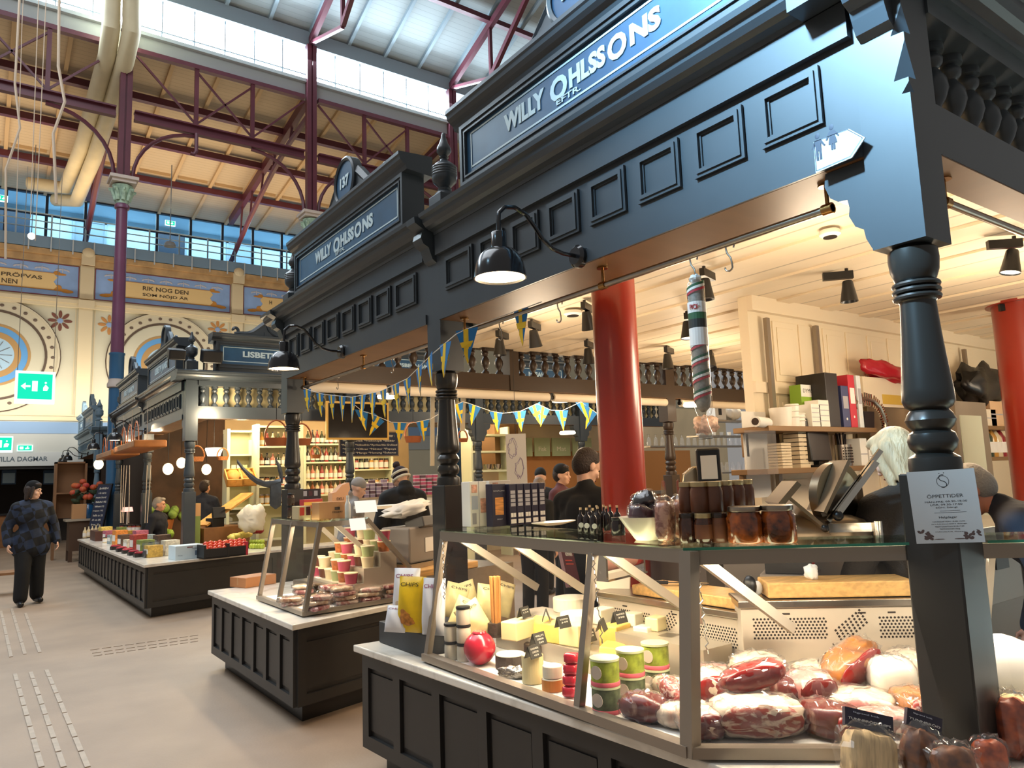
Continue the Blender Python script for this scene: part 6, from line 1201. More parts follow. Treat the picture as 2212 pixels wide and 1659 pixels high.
def fruit(kind, p, r, m, label, grp, sq=(1, 1, 1), n=2, amp=.03):
    if kind not in protoF: o = tag(MB().ell((0, 0, 0), (r*sq[0], r*sq[1], r*sq[2]), 10, 7, fn=sup(n, amp, 1)).build(kind, m, smooth=180, loc=p), label, kind.replace('_', ' '), grp); protoF[kind] = o; return o
    c = protoF[kind].copy(); C.objects.link(c); c.location = p; c.rotation_euler = (rn.uniform(-.5, .5), rn.uniform(-.5, .5), rn.uniform(0, 6)); c['label'] = label; c['group'] = grp; return c
for c_, (px, py, w, m_) in enumerate(((466, 1206, .34, TRAYB), (510, 1201, .3, mat('red_crate', '#b5283c', .5)))):
    p = onc(px, py); t = thing('tomato_crate', ('black crate heaped with tomatoes', 'red ended crate heaped with tomatoes')[c_]+' on the fruit counter', 'crate', p+Vector((0, .15, 0)), .1, 'tomato crates'); MB().box(-w/2, w/2, -.15, .15, 0, .02).box(-w/2, w/2, -.15, -.135, 0, .13).box(-w/2, w/2, .135, .15, 0, .13).build('crate_body', TRAYB, t); MB().box(-w/2, -w/2+.03, -.152, .152, 0, .18).box(w/2-.03, w/2, -.152, .152, 0, .18).build('crate_end', m_, t)
    for k in range(15): a, b = k % 5, k // 5; fruit('tomato', p+Vector((-.12+.06*a+.02*b, .06+.075*b, .12+.03*b+.01*(a % 2))), .036, TOM, 'tomato, %s from the left in the %s row of the %s crate' % (ORD[a], ('front', 'middle', 'back')[b], ('black', 'red ended')[c_]), 'tomatoes in the crates')
for k in range(10): p = onc(545+6*(k % 5), 1186-5*(k // 5)); fruit('green_apple', p+Vector((0, .05, .04+.03*(k // 5))), .04, GRN, 'green apple, %s from the left in the %s row near the glass case' % (ORD[k % 5], 'front' if k < 5 else 'back'), 'green apples on the fruit counter')
for k in range(6): p = onc(500+8*k, 1168-k*1.5, .8); fruit('yellow_squash', p+Vector((0, .08*(k % 2), .05)), .05, YEL, '%s pale yellow squash from the left behind the tomatoes' % ORD[k], 'yellow squashes', (1.0, 2.6, 1), amp=.1)
for k in range(5): p = onc(552+6*(k % 3), 1152-9*(k // 3), .85); fruit('pomegranate', p+Vector((0, .05, .05)), .06, POM, '%s pomegranate in the %s row beside the steel scale' % (ORD[k % 3], 'lower' if k < 3 else 'upper'), 'pomegranates')
p = onc(478, 1166, .8); t = thing('pineapple', 'pineapple lying on the fruit counter under the white scale', 'pineapple', p+Vector((0, .05, .05)), .3); MB().ell((0, 0, 0), (.14, .065, .065), 16, 10).build('fruit', mat('pineapple_skin', '#b5a05a', .6, bump=1, bs=50, var=.3, vs=60), t, smooth=True); m = MB(); [m.bar((.13, 0, 0), (.26+.03*(k % 3), .05*math.cos(k), .05*math.sin(k)), .02, .004) for k in range(9)]; m.build('leaf_crown', mat('pineapple_leaf', '#7d8c6a', .6), t)
for k in range(8): p = onc(338+7*(k % 5), 1160-9*(k // 5), .72); fruit('lettuce', p+Vector((0, 0, .06)), .085, LEAF, 'lettuce head, %s from the left in the %s row behind the berries' % (ORD[k % 5], 'front' if k < 5 else 'back'), 'lettuce heads', amp=.2)
bp = onc(330, 1150, .72); t = thing('wicker_basket', 'brown wicker basket holding cabbages left of the counter post', 'basket', (bp.x+.1, bp.y, .682), 0); MB().lathe([(.26, 0), (.32, .3), (.3, .3), (.25, .02), (0, .02)], n=20).build('weave', WICKER, t, smooth=40)
for k in range(14): a = k*2.4; r_ = .28*(k/13)**.5; fruit('cabbage', Vector((bp.x+.2+r_*1.4*math.cos(a), bp.y+r_*math.sin(a), 1.04+.14*(1-k/13)*1.5)), .1, mat('cabbage', '#8fae52', .6, var=.35, vs=12), 'cabbage, %s outward from the top of the basket heap' % ORD[k], 'cabbages', amp=.08)
PRC = [('#c9a24a', 'amber'), ('#7f8f4a', 'olive'), ('#a8433a', 'brick red'), ('#d9d2bd', 'ivory'), ('#5a4436', 'umber'), ('#d98a3c', 'orange'), ('#8a9aa0', 'slate'), ('#b5657a', 'rose'), ('#e2c96a', 'straw')]
for k in range(9):
    for j in range(2):
        q = Vector((2.02+.24*j, 11.6+.62*k+.1*j, .682)); carton(q, .18, .2, .16+.05*((k+j) % 3), '%s produce box in the %s row of the fruit counter' % (PRC[k][1], ('front', 'back')[j]), m=mat('prod_'+PRC[(k+3*j) % 9][0][1:], PRC[(k+3*j) % 9][0], .6, var=.25, vs=30), rz=-1.4, group='produce boxes on the fruit counter', name='produce_box', face=[(-.4, .4, .3, .7, PAPER, 'label')])
p = onc(488, 1172); t = thing('display_riser', 'grey metal riser with white top under the scale of the fruit stall', 'riser', (p.x, p.y+.35, ZC), .1); MB().box(-.4, .5, 0, .35, 0, .3).build('body', mat('riser_grey', '#9a948c', .4, .4), t); MB().box(-.42, .52, -.02, .37, .3, .33).build('top', WHITE, t)
p = Vector((p.x+.03, p.y+.5, ZC+.335)); t = thing('white_scale', 'white digital shop scale on the fruit counter', 'scale', p, .1); MB().prism([(0, 0), (.38, 0), (.38, .06), (.3, .1), (.04, .12)], lambda a, b, c: (a-.2, c, b), -.1, .12).build('body', WHITE, t, bevel=.008); MB().box(-.13, .1, -.104, -.1, .03, .085).build('display', mat('lcd', '#4a5560', .3), t); MB().box(.12, .3, -.12, .14, .12, .15).build('pan', STEEL, t)
GC = mat('green_carton', '#8a9a4f', .6)
p = ond(415, 1128, 12.6); carton(Vector((p.x, p.y, .69)), .2, .2, .7, 'tall green and orange carton right of the counter post', m=GC, name='produce_carton', face=[(-.5, .5, .72, 1, mat('orange_carton', '#d9a46a', .6), 'print')])
p = ond(472, 1112, 12.8); t = thing('till_terminal', 'black till terminal in the fruit stall', 'till', (p.x, p.y, 1.0), .3); MB().rbox((0, 0, .22), (.22, .05, .18), (-.2, 0, 0)).build('screen', BLACK, t, bevel=.01); MB().box(-.1, .1, 0, .2, 0, .14).build('stand', BLACK, t); MB().box(-.3, .5, -.1, .5, -.3, -.0).build('till_desk', WOODB, t)
for k, (px, py) in enumerate(((460, 1124), (510, 1090))): p = ond(px, py, 13.0); tag(MB().rbox((0, 0, 0), (.5, .3, .03), (0, -.5, .4)).build('price_plank', CRT, loc=p+Vector((0, 0, .05))), 'tilted wooden plank among the packets, %s' % ('lower one' if k == 0 else 'upper one'), 'plank')
p = ond(545, 1112, 12.6); lump('net_bags', p-Vector((0, 0, .06)), (.19, .16, .2), mat('garlic_white', '#e6dcc6', .6), 'heap of pale garlic nets beside the till', 'garlic', amp=.2, seed=4)
# fish tail sculpture on the post
FISH = mat('fish_skin', '#5c6165', .3, .3, var=.2, vs=10)
D_ = 10.0
def fp(px, py): return ond(px, py, D_)
t = thing('fish_tail_sculpture', 'large grey swordfish tail mounted upright in the fruit stall', 'sculpture', fp(590, 1098)); o_ = fp(590, 1098)
def ribbon(pts, name, th=.03):
    top = [fp(a, b)-o_ for a, b, _ in pts]; bot = [fp(a, c)-o_ for a, _, c in pts]; n = Vector((-.2, -1, 0)).normalized()*th
    return MB().grid([[v+n for v in top], [(u+v)/2+n*1.8 for u, v in zip(top, bot)], [v+n for v in bot]]).grid([[v-n for v in top], [v-n for v in bot]]).build(name, FISH, t, smooth=60)
ribbon([(512, 992, 1000), (525, 1008, 1018), (540, 1021, 1035), (555, 1033, 1046), (572, 1040, 1052), (590, 1038, 1055), (606, 1033, 1046)], 'tail_fluke', .03)
ribbon([(595, 989, 993), (600, 997, 1010), (606, 1005, 1040), (610, 1020, 1045)], 'upper_fluke', .025); ribbon([(584, 1045, 1092), (595, 1045, 1100), (606, 1042, 1092)], 'tail_stem', .05)
# hanging baskets, trays and globes
def basket(p, w, label, rz=0, h=None, grp='hanging wicker baskets', m=WICKER, hs=1.0):
    t = thing('hanging_basket', label, 'basket', p, rz, grp); MB().lathe([(w*.4, 0), (w*.5, w*.32), (w*.48, w*.32), (w*.38, .01), (0, .01)], n=20, sq=.7).build('weave', m, t, smooth=40); P = [(w*.48*math.cos(PI*k/14), 0, w*.3+w*.75*hs*math.sin(PI*k/14)) for k in range(15)]; MB().tube(P, .012, 6).build('handle', m, t, smooth=True)
    MB().cyl((0, 0, w*.3+w*.75*hs), (0, 0, w*.3+w*.75*hs+.25), .005, n=4).build('cord', BLACK, t); return t
COP = mat('copper_tray', '#a86038', .4, .3)
basket(ond(425, 997, 13), .24, 'small orange wicker basket right of the fruit stall corner post'); basket(ond(481, 994, 14), .2, 'tiny orange wicker basket under the pale shelf'); basket(ond(597, 963, 11.2), .35, 'large brown wicker basket left of the left post', m=COP); basket(ond(652, 962, 11.2), .3, 'large brown wicker basket right of the left post', m=COP); basket(ond(893, 956, 11.6), .3, 'wicker basket hanging under the second bunting string', m=COP); basket(ond(1000, 955, 11.6), .18, 'small wicker basket right of the middle post', m=COP); basket(ond(682, 990, 13.5), .2, 'small wicker basket among the shelved bottles')
for k, (a, b, c, d, lb) in enumerate(((232, 1004, 312, 968, 'long orange hanging tray, farther one over the fruit counter'), (312, 980, 390, 962, 'long orange hanging tray, nearer one over the fruit counter'))):
    y0 = 18.0-2.9*k; z = 2.35; P, Q = (2.25, 18.3-2.6*k), (2.25, 16.0-2.6*k); t = thing('hanging_tray', lb, 'tray', (2.25, P[1], 2.3+.02*k), 0, 'hanging copper trays'); L_ = P[1]-Q[1]
    MB().box(-.25, .25, -L_, 0, 0, .12).build('tray_body', mat('orange_tray', '#a5662f', .45, .1, var=.25, vs=3), t, bevel=.02); [MB().tube([(-.25+.1, -L_*f_-.25*math.cos(PI*q/8), .12+.35*math.sin(PI*q/8)) for q in range(9)], .01, 5).build('hoop', COP, t) for f_ in (.2, .5, .8)]
    for f_ in (.15, .85): MB().cyl((0, -L_*f_, .12), (0, -L_*f_, .8), .004, n=4).build('cord', ROPE, t)
GLOBE = emis('globe_glow', '#ffe2b0', 3)
for px, py, d, lb in ((213, 1003, 19, 'glowing globe lamp at the far left of the fruit stall'), (363, 1013, 16, 'glowing globe lamp left of the fruit stall corner post'), (392, 1000, 17, 'glowing globe lamp half behind the fruit stall corner post'), (446, 1014, 17, 'dim yellow globe lamp right of the fruit stall corner post')):
    p = ond(px, py, d); t = thing('hanging_globe', lb, 'lamp', p, 0, 'globe lamps'); MB().ell((0, 0, 0), (.1, .1, .115), 14, 9).build('globe', GLOBE, t, smooth=True); MB().cyl((0, 0, .15), (0, 0, max(.3, 3.2-p.z)), .006, n=4).build('cord', BLACK, t)
p = ond(462, 985, 16); t = thing('hanging_lamp', 'white drum pendant lamp in the fruit stall', 'lamp', p); MB().lathe([(.12, 0), (.17, .14), (.16, .16)], n=16).build('drum_shade', emis('drum_glow', '#fff0d8', 4), t, smooth=40); MB().cyl((0, 0, .16), (0, 0, 3.2-p.z), .005, n=4).build('cord', BLACK, t)
for k, px in enumerate((262, 268, 274, 280, 318, 326)):
    a, b = ond(px, 1005, 15.5-.4*k), ond(px-3*(k % 3)-2, 1130, 15.5-.4*k); tag(MB().cyl(a, b, .006, n=4).build('hanging_cord', ROPE), '%s pale cord from the left hanging over the fruit counter' % ORD[k], 'cord')
# screen, blackboard, jam boxes
def board(pl, pt, pr, pb, y, label, cat, m_, fm, txts=(), fw=.03, name='hanging_board', tilt=0):
    a, b = ony(pl, (pt+pb)/2, y), ony(pr, (pt+pb)/2, y); zt_, z0_ = ony((pl+pr)/2, pt, y).z, ony((pl+pr)/2, pb, y).z; w = b.x-a.x; h = zt_-z0_
    t = thing(name, label, cat, ((a.x+b.x)/2, y, z0_)); MB().box(-w/2, w/2, 0, .04, 0, h).build('frame', fm, t); MB().box(-w/2+fw, w/2-fw, -.004, -.0005, fw, h-fw).build('panel', m_, t)
    for i, (s, x, z, tw, th) in enumerate(txts): text(s, .1, 'lettering', CHK, t, facing((x*w, -.007, z*h), (1, 0, 0), (0, 0, 1)), width=tw*w, height=th*h, ext=.001)
    return t
board(705, 868, 840, 950, 11.6, 'black screen with thin yellow wooden frame behind the bunting', 'screen', mat('screen_black', '#120b08', .15), mat('yellow_wood_frame', '#d9a444', .5), fw=.035, name='hanging_screen')
board(733, 932, 861, 986, 12.6, 'navy chalkboard with rows of white chalk writing below the black screen', 'chalkboard', CHALK, mat('chalk_frame', '#7a6a58', .6), [('Läckerheter :', .3, .84, .25, .12), ('*Lammstek *Hallonsylt *Blåbär', 0, .62, .86, .1), ('*Parmesan *Vallmofrön *Aprikos från Grekland', 0, .45, .94, .1), ('*Salami *Oliver *Nötter *Papaya', 0, .29, .9, .1), ('*Tryffel *Mango *Honung *Sultanas', 0, .14, .9, .1)], fw=.02)
JB = [mat('jam_box_'+n, c, .35) for n, c in (('plum', '#8f7a8e'), ('rose', '#b5486a'), ('dark', '#5a3a48'))]; LID = mat('jam_box_lid', '#cfc6cc', .3)
cp0 = ony(790, 1075, 11.3); tcx = thing('chilled_counter', 'white chilled counter behind the beanie man', 'counter', (cp0.x, 11.3, 0)); MB().box(-.4, 1.9, 0, .35, 0, cp0.z-.03).build('body', mat('counter_white', '#d9d3c6', .4), tcx); MB().box(-.42, 1.92, -.02, .37, cp0.z-.03, cp0.z).build('top', STEEL, tcx)
proto = None
for gi, (pa, n, rows, ci, nm) in enumerate(((778, 7, 5, 0, 'mauve'), (901, 4, 6, 1, 'pink'))):
    for c_ in range(n):
        for r_ in range(rows-(c_ % 2 if gi == 0 else 0)):
            p = ony(pa+13.2*c_, 1075, 11.4); q = Vector((p.x, 11.42, cp0.z+.058*r_)); lb = '%s jam box, column %s from the left, %s from the bottom, by the beanie man' % (nm, ORD[c_], ORD[r_])
            t = thing('jam_box', lb, 'box', q, 0, 'stacked jam boxes'); MB().box(-.043, .043, -.04, .04, 0, .045).build('tub', JB[ci if (r_+c_) % 3 else 2], t); MB().box(-.045, .045, -.042, .042, .045, .056).build('lid', LID, t)
# dining behind: kitchen hood, pans, green menu panels, glass racks
HOOD = mat('hood_bronze', '#8a6a48', .35, .6)
p0, p1 = ony(1068, 920, 13.2), ony(1098, 1010, 13.2); tag(MB().box(p0.x, p1.x+.3, 13.2, 13.9, p1.z, p0.z+.2).build('kitchen_hood', HOOD), 'bronze coloured kitchen cabinet behind the map poster', 'cabinet')
t = thing('open_shelf', 'cream open shelf with pans behind the middle post', 'shelf', (ony(1022, 1000, 12.9).x, 12.9, 0)); [MB().box(0, .9, 0, .4, z, z+.04).build('shelf', SHW, t) for z in (1.3, 1.75, 2.15, 2.5)]; MB().box(-.04, 0, 0, .4, 0, 2.7).box(.9, .94, 0, .4, 0, 2.7).build('side_panel', SHW, t)
for k in range(3): q = Vector((ony(1022, 1000, 12.9).x+.2+.25*k, 13.05, 1.79 if k else 2.19)); t = thing('steel_pan', '%s steel pan on the cream shelf behind the middle post' % ORD[k], 'pan', q, 0, 'pans on the cream shelf'); MB().lathe([(.09, 0), (.11, .12), (.1, .12), (.085, .01)], n=14).build('bowl', CHROME, t, smooth=40)
GRNP = mat('menu_green', '#a8b48a', .6)
for k, (a, b, tx) in enumerate(((1138, 1150, ''), (1155, 1188, 'Fisk'), (1193, 1232, 'Mat'), (1237, 1278, 'Kött'))):
    a_, b_ = ony(a, 965, 13.6), ony(b, 965, 13.6); zt_, z0_ = ony(1200, 946, 13.6).z, ony(1200, 985, 13.6).z; w = b_.x-a_.x; t = thing('hanging_menu', 'pale green menu panel %s behind the bunting' % ('cut by the map poster', 'reading Fisk', 'reading Mat', 'reading Kött, by the man in black')[k], 'menu panel', ((a_.x+b_.x)/2, 13.6, z0_), 0, 'pale green menu panels'); MB().box(-w/2, w/2, 0, .03, 0, zt_-z0_).build('panel', GRNP, t)
    if tx: text(tx, .1, 'lettering', CHK, t, facing((0, -.004, (zt_-z0_)*.4), (1, 0, 0), (0, 0, 1)), width=w*.5, height=.1, ext=.001)
for px, py, d, lb in ((1214, 868, 11.4, 'glowing round ceiling lamp above the far bunting'), (1226, 938, 14.5, 'small glowing ceiling lamp over the green menu panels'), (838, 860, 11.0, 'bright square lamp behind the first bunting string'), (1500, 878, 11.0, 'glowing ceiling lamp right of the hanging salami')):
    p = ond(px, py, d); t = thing('ceiling_lamp', lb, 'lamp', p, 0, 'glowing lamps above the fruit stall lane'); MB().lathe([(0, 0), (.15, 0), (.16, .03), (.14, .06), (0, .06)], n=20).build('glowing_shade', emis('lane_lamp', '#ffe8c4', 7), t, smooth=40); MB().cyl((0, 0, .06), (0, 0, .4), .004, n=4).build('cord', BLACK, t)
# bar with glasses right of the pillar
GLS = glass('wine_glass', (.95, .97, 1), 1.5, .08)
def rack(pl, pr, py, y, label): a, b = ony(pl, py, y), ony(pr, py, y); return tag(MB().box(a.x, b.x, y, y+.3, a.z-.03, a.z).build('glass_shelf', STEEL), label, 'shelf', 'bar shelves right of the red pillar'), a, b
R1 = rack(1405, 1620, 963, 10.0, 'steel bar shelf lined with upturned glasses'); R2 = rack(1510, 1622, 940, 9.2, 'short steel shelf with small cups by the cream partition'); R3 = rack(1535, 1622, 906, 8.6, 'upper steel shelf with white packages by the cream partition'); R4 = rack(1560, 1625, 1020, 9.2, 'lower bar shelf with glass jugs')
gp = None
for k in range(16):
    a = R1[1]; q = Vector((R1[1].x+.12+(R1[2].x-R1[1].x-.2)*k/15, 10.15, a.z)); lb = '%s upturned glass from the left on the bar shelf' % ORD[k]
    if gp is None: gp = tag(MB().lathe([(.045, 0), (.04, .08), (.03, .16), (.008, .17), (.007, .22), (.035, .225)], n=12).build('wine_glass', GLS, smooth=50, loc=q), lb, 'glass', 'upturned glasses on the bar shelf')
    else: c = gp.copy(); C.objects.link(c); c.location = q; c['label'] = lb
for k in range(7):
    q = Vector((R2[1].x+.1+(R2[2].x-R2[1].x-.2)*k/6, 9.3, R2[1].z)); tag(MB().lathe([(.03, 0), (.04, .07), (.036, .07), (.027, .01)], n=12).build('small_cup', (WHITE, GLS)[k % 2], smooth=40, loc=q), '%s small cup from the left by the cream partition' % ORD[k], 'cup', 'small cups on the short shelf')
for k in range(5):
    q = Vector((R4[1].x+.1+(R4[2].x-R4[1].x-.2)*k/4, 9.3, R4[1].z)); tag(MB().lathe([(.05, 0), (.055, .1), (.03, .16), (.035, .19)], n=12).build('glass_jug', GLS, smooth=40, loc=q), '%s glass jug from the left on the lower bar shelf' % ORD[k], 'jug', 'glass jugs')
carton(Vector((R3[1].x+.35, 8.75, R3[1].z)), .3, .2, .3, 'white printed bag on the upper bar shelf', m=PAPER, name='paper_packet', face=[(-.2, .1, .3, .8, BLACK, 'print')]); lump('white_package', Vector((R3[1].x+.75, 8.75, R3[1].z+.13)), (.2, .12, .13), PAPER, 'crumpled white package on the upper bar shelf', 'package', amp=.2, seed=3)
lump('flower_sack', ond(1525, 918, 6.4)+Vector((0, 0, 0)), (.1, .08, .07), mat('pink_white_sack', '#d9b9a8', .6, var=.4, vs=20), 'pinkish wrapped bundle under the salami end', 'bundle', amp=.25, seed=6)
t = thing('bar_counter', 'warm lit bar counter right of the red pillar', 'counter', (11.0, 10.4, 0)); MB().box(-1.6, 3.5, 0, .5, 0, 1.2).build('front', WOODB, t); MB().box(-1.65, 3.55, -.05, .55, 1.2, 1.25).build('top', STEEL, t)
tag(MB().box(9.9, 16, 13.9, 14.15, .9, 2.2).build('back_bar', mat('orange_back', '#c98a4c', .6)), 'orange lit back bar right of the red pillar', 'cabinet')
# far left: sideboard with flowers
p = onz(150, 1218, 0); t = thing('wooden_sideboard', 'brown wooden sideboard with pale top beyond the fruit counter', 'sideboard', (1.85, 20.6, 0)); MB().box(-.1, .8, 0, .6, .25, .95).build('chest', mat('old_wood', '#4d3626', .6), t); MB().box(-.18, .86, -.05, .65, .95, 1.0).build('top', mat('pale_top', '#a39788', .5), t); [MB().box(x, x+.08, y, y+.08, 0, .25).build('leg', mat('old_wood', '#4d3626', .6), t) for x in (-.1, .72) for y in (0, .52)]
p = Vector((2.15, 20.8, 1.0)); t = thing('blue_vase', 'blue glass vase with orange flowers on the wooden sideboard', 'vase', p); MB().lathe([(.12, 0), (.16, .1), (.15, .25), (.1, .33), (.12, .36)], n=18).build('vase_body', mat('blue_glass', '#1f4f7a', .15, coat=.5), t, smooth=50)
m = MB(); r3 = random.Random(2); [m.ell((r3.uniform(-.35, .3), r3.uniform(-.15, .15), .5+r3.uniform(0, .4)), (.08, .08, .07), 8, 6) for k in range(16)]; m.build('blossoms', mat('orange_bloom', '#c9682f', .6, var=.4, vs=6, col2='#b5383a'), t, smooth=True); m = MB(); [m.ell((r3.uniform(-.3, .3), r3.uniform(-.1, .1), .38+r3.uniform(0, .3)), (.1, .03, .05), 8, 5, rot=(0, r3.uniform(-1, 1), 0)) for k in range(18)]; m.build('leaves', mat('dark_leaf', '#24361f', .6), t)
carton(Vector((1.95, 20.75, 1.0)), .3, .2, .35, 'tan box left of the blue vase', m=KRAFT, name='kraft_box'); p = ond(152, 1010, 22); t = thing('wooden_cabinet', 'tall open wooden display cabinet behind the flowers', 'cabinet', (p.x, p.y, 0)); MB().box(-.35, .35, 0, .05, 1.0, 2.4).box(-.35, -.3, -.3, 0, 0, 2.4).box(.3, .35, -.3, 0, 0, 2.4).box(-.35, .35, -.3, 0, 2.36, 2.4).box(-.3, .3, -.3, 0, 1.6, 1.64).build('carcass', mat('cab_wood', '#8a6240', .6), t)
tag(MB().rbox((0, 0, .35), (.5, .5, .04), (0, 0, 0)).box(-.2, -.16, -.2, -.16, 0, .33).box(.16, .2, -.2, -.16, 0, .33).box(-.2, -.16, .16, .2, 0, .33).box(.16, .2, .16, .2, 0, .33).build('low_stool', mat('cab_wood', '#8a6240', .6), loc=onz(8, 1285, 0)), 'low pale wooden stool at the left picture edge', 'stool')
# red lit wine table lamp deep in the stall
p = ond(275, 1103, 17); t = thing('table_lamp', 'small red and white table lamp deep in the fruit stall', 'lamp', (p.x, p.y, p.z-.1)); MB().cyl((0, 0, -.25), (0, 0, .08), .01).build('stem', WHITE, t); MB().lathe([(.11, .08), (.09, .17)], n=14).build('shade', emis('red_lamp', '#ffb0a0', 2.0), t)
tag(MB().box(-.6, .6, -.4, .4, 0, p.z-.36).build('dining_table', mat('dark_table', '#4a2a22', .5), loc=(p.x, p.y, 0)), 'dark table under the small red lamp', 'table')
# ================================================================ INSIDE THE NEAR STALL
BRZ = mat('bronze_shelf', '#8a6a46', .4, .4)
def wallshelf(pxl, pxr, py, y, label, d=.36, th=.045):
    a, b = ony(pxl, py, y), ony(pxr, py, y); tag(MB().box(a.x, b.x, y, y+d, a.z-th, a.z).box(a.x+.1, a.x+.14, y+d-.05, y+d, a.z-.25, a.z-th).box(b.x-.14, b.x-.1, y+d-.05, y+d, a.z-.25, a.z-th).build('wall_shelf', BRZ, bevel=.004), label, 'shelf', 'bronze shelves on the partition'); return a, b
YS = 3.74
s1, e1 = wallshelf(1660, 1893, 919, YS, 'upper bronze shelf with binders on the partition'); s2, e2 = wallshelf(1657, 1893, 1013, YS, 'lower bronze shelf with the black monitor on the partition'); s3, e3 = wallshelf(2092, 2200, 918, YS, 'upper far shelf with bags and paper, right of the corner post'); s4, e4 = wallshelf(2108, 2200, 988, YS, 'lower far shelf with sauce bottles, right of the corner post')
def on1(px, z, y=YS+.16, ref=900): p = ony(px, ref, y); return Vector((p.x, y, z))
TUBW = mat('white_tub', '#eee8dc', .4)
z = s1.z+.001
t = thing('paper_tub', 'large white paper tub at the left of the upper bronze shelf', 'tub', on1(1687, z)); MB().lathe([(.085, 0), (.1, .17), (.095, .17), (.08, .01), (0, .01)], n=20).build('cup', TUBW, t, smooth=40)
for k, (px, h) in enumerate(((1712, .2), (1724, .12))): t = thing('paper_tub', ('stack of white cups beside the large paper tub', 'low stack of white lids under the white and green carton')[k], 'cups', on1(px, z, YS+.1)); MB().lathe([(.055, 0), (.06, h), (0, h)], n=16).build('cup_stack', TUBW, t, smooth=40); [MB().lathe([(.06, h*f_), (.066, h*f_+.006), (.06, h*f_+.012)], n=16).build('rim', TUBW, t) for f_ in (.4, .65, .9)]
carton(on1(1737, z, YS+.24), .22, .12, .4, 'white and green printer carton reading DYMO on the upper bronze shelf', m=mat('lime_carton', '#8fb53a', .5), name='printer_carton', face=[(-.5, .5, .72, 1, PAPER, 'white_top'), (-.5, .5, .0, .04, PAPER, 'base_stripe')], txt=[('DYMO', 0, .86, .7, .09)])
for k, (px, h, w) in enumerate(((1748, .2, .14), (1766, .24, .16))): carton(on1(px, z, YS+.08), w, .14, h, ('clear food boxes stacked in front of the printer carton', 'taller stack of clear food boxes next to the dark binder')[k], m=mat('box_clear', '#e2ddd0', .3), name='food_boxes', face=[(-.45, .45, f_, f_+.03, GREYT, 'lid_edge') for f_ in (.2, .4, .6, .8)])
for px, w, h, c, lb in ((1770, .2, .5, '#1d1714', 'thick black binder, left end of the binder row'), (1797, .12, .39, '#39406a', 'navy binder with label beside the black one'), (1813, .11, .5, '#c22c3e', 'red binder in the binder row'), (1829, .07, .5, '#d9dfe2', 'pale blue binder, right of the red one')):
    p = on1(px, z, YS+.18); t = thing('binder', lb, 'binder', p, 0, 'binders on the upper bronze shelf'); MB().box(-w/2, w/2, -.15, .15, 0, h).build('cover', mat('binder_'+c[1:], c, .4), t, bevel=.004)
    if w < .2: MB().box(-w*.35, w*.35, -.152, -.1505, h*.45, h*.75).build('spine_label', GREYT if c != '#c22c3e' else PAPER, t); MB().cyl((0, -.151, h*.2), (0, -.153, h*.2), .012, n=10).build('finger_ring', PAPER, t)
t = thing('black_box', 'black open box at the right end of the upper bronze shelf', 'box', on1(1855, z)); MB().rbox((0, 0, .08), (.17, .2, .16), taper=1.1).build('body', BLACK, t)
p = ony(1640, 916, YS-.02); t = thing('paper_roll', 'white cardboard roll sticking out left of the upper bronze shelf', 'roll', p); MB().cyl((-.05, 0, .02), (.25, .1, .02), .045, n=16).build('roll', PAPER, t, smooth=40); MB().cyl((-.052, -.001, .02), (-.0505, -.0005, .02), .03, n=14).build('hole', RIND, t)
pts = [ony(x, y, YS+.05) for x, y in ((1838, 880), (1850, 868), (1868, 861), (1886, 866), (1900, 880), (1908, 898), (1913, 918), (1912, 938))]; t = thing('hanging_hose', 'arched spiral steel hose over the upper shelf', 'hose', (0, 0, 0)); MB().tube(pts, .02, 8).build('hose', STEEL, t, smooth=True); m = MB()
for i in range(len(pts)-1):
    for f_ in (0, .25, .5, .75): q = pts[i].lerp(pts[i+1], f_); dv = (pts[i+1]-pts[i]).normalized(); m.bar(q-Vector((-dv.z, 0, dv.x))*.06, q+Vector((-dv.z, 0, dv.x))*.06, .012, .012)
m.build('coil', CHROME, t)
z = s2.z+.001
for k, (px, w, h) in enumerate(((1684, .14, .22), (1722, .15, .34))): t = thing('cup_stack', ('stack of beige cups at the left of the lower bronze shelf', 'tall stack of beige lids beside the black monitor')[k], 'cups', on1(px, z, YS+.14, 980)); m = MB(); [m.box(-w/2, w/2, -w/2, w/2, h*i/9, h*(i+.8)/9) for i in range(9)]; m.build('stacked_lids', mat('beige_lids', '#d8c5a4', .5), t)
t = thing('computer_monitor', 'black square monitor on the lower bronze shelf', 'monitor', on1(1766, z, YS+.1, 980), .15); MB().rbox((0, 0, .24), (.42, .06, .38), (-.08, 0, 0)).build('screen', BLACK, t, bevel=.01); MB().box(-.12, .12, -.1, .1, 0, .02).box(-.03, .03, -.02, .03, .02, .1).build('stand', BLACK, t); MB().rbox((0, -.11, .03), (.34, .05, .02)).build('keyboard', BLACK, t)
t = thing('utensil_holder', 'perforated steel utensil holder right of the black monitor', 'holder', on1(1822, z, YS+.12, 980)); MB().lathe([(.075, 0), (.075, .2)], n=18).build('cylinder', STEEL, t, smooth=40); m = MB()
for i in range(7):
    for j in range(6): a = -2.6+i*.3; m.box(.076*math.cos(a)-.007, .076*math.cos(a)+.007, .076*math.sin(a)-.003, .076*math.sin(a)+.001, .03+.026*j, .044+.026*j)
m.build('punched_holes', HOLES, t); m = MB(); [m.bar((.03*math.cos(k), .03*math.sin(k), .1), (.06*math.cos(k), .05*math.sin(k), .3+.03*(k % 3)), .012, .012) for k in range(5)]; m.build('utensils', BLACK, t)
for k, (px, h) in enumerate(((1852, .26), (1870, .2))): carton(on1(px, z, YS+.16, 980), .12, .14, h, ('white crumpled box right of the utensil holder', 'small white and brown box at the right end of the lower shelf')[k], m=PAPER, name='small_box', face=[(-.5, .5, .4, .44, GREYT, 'fold')])
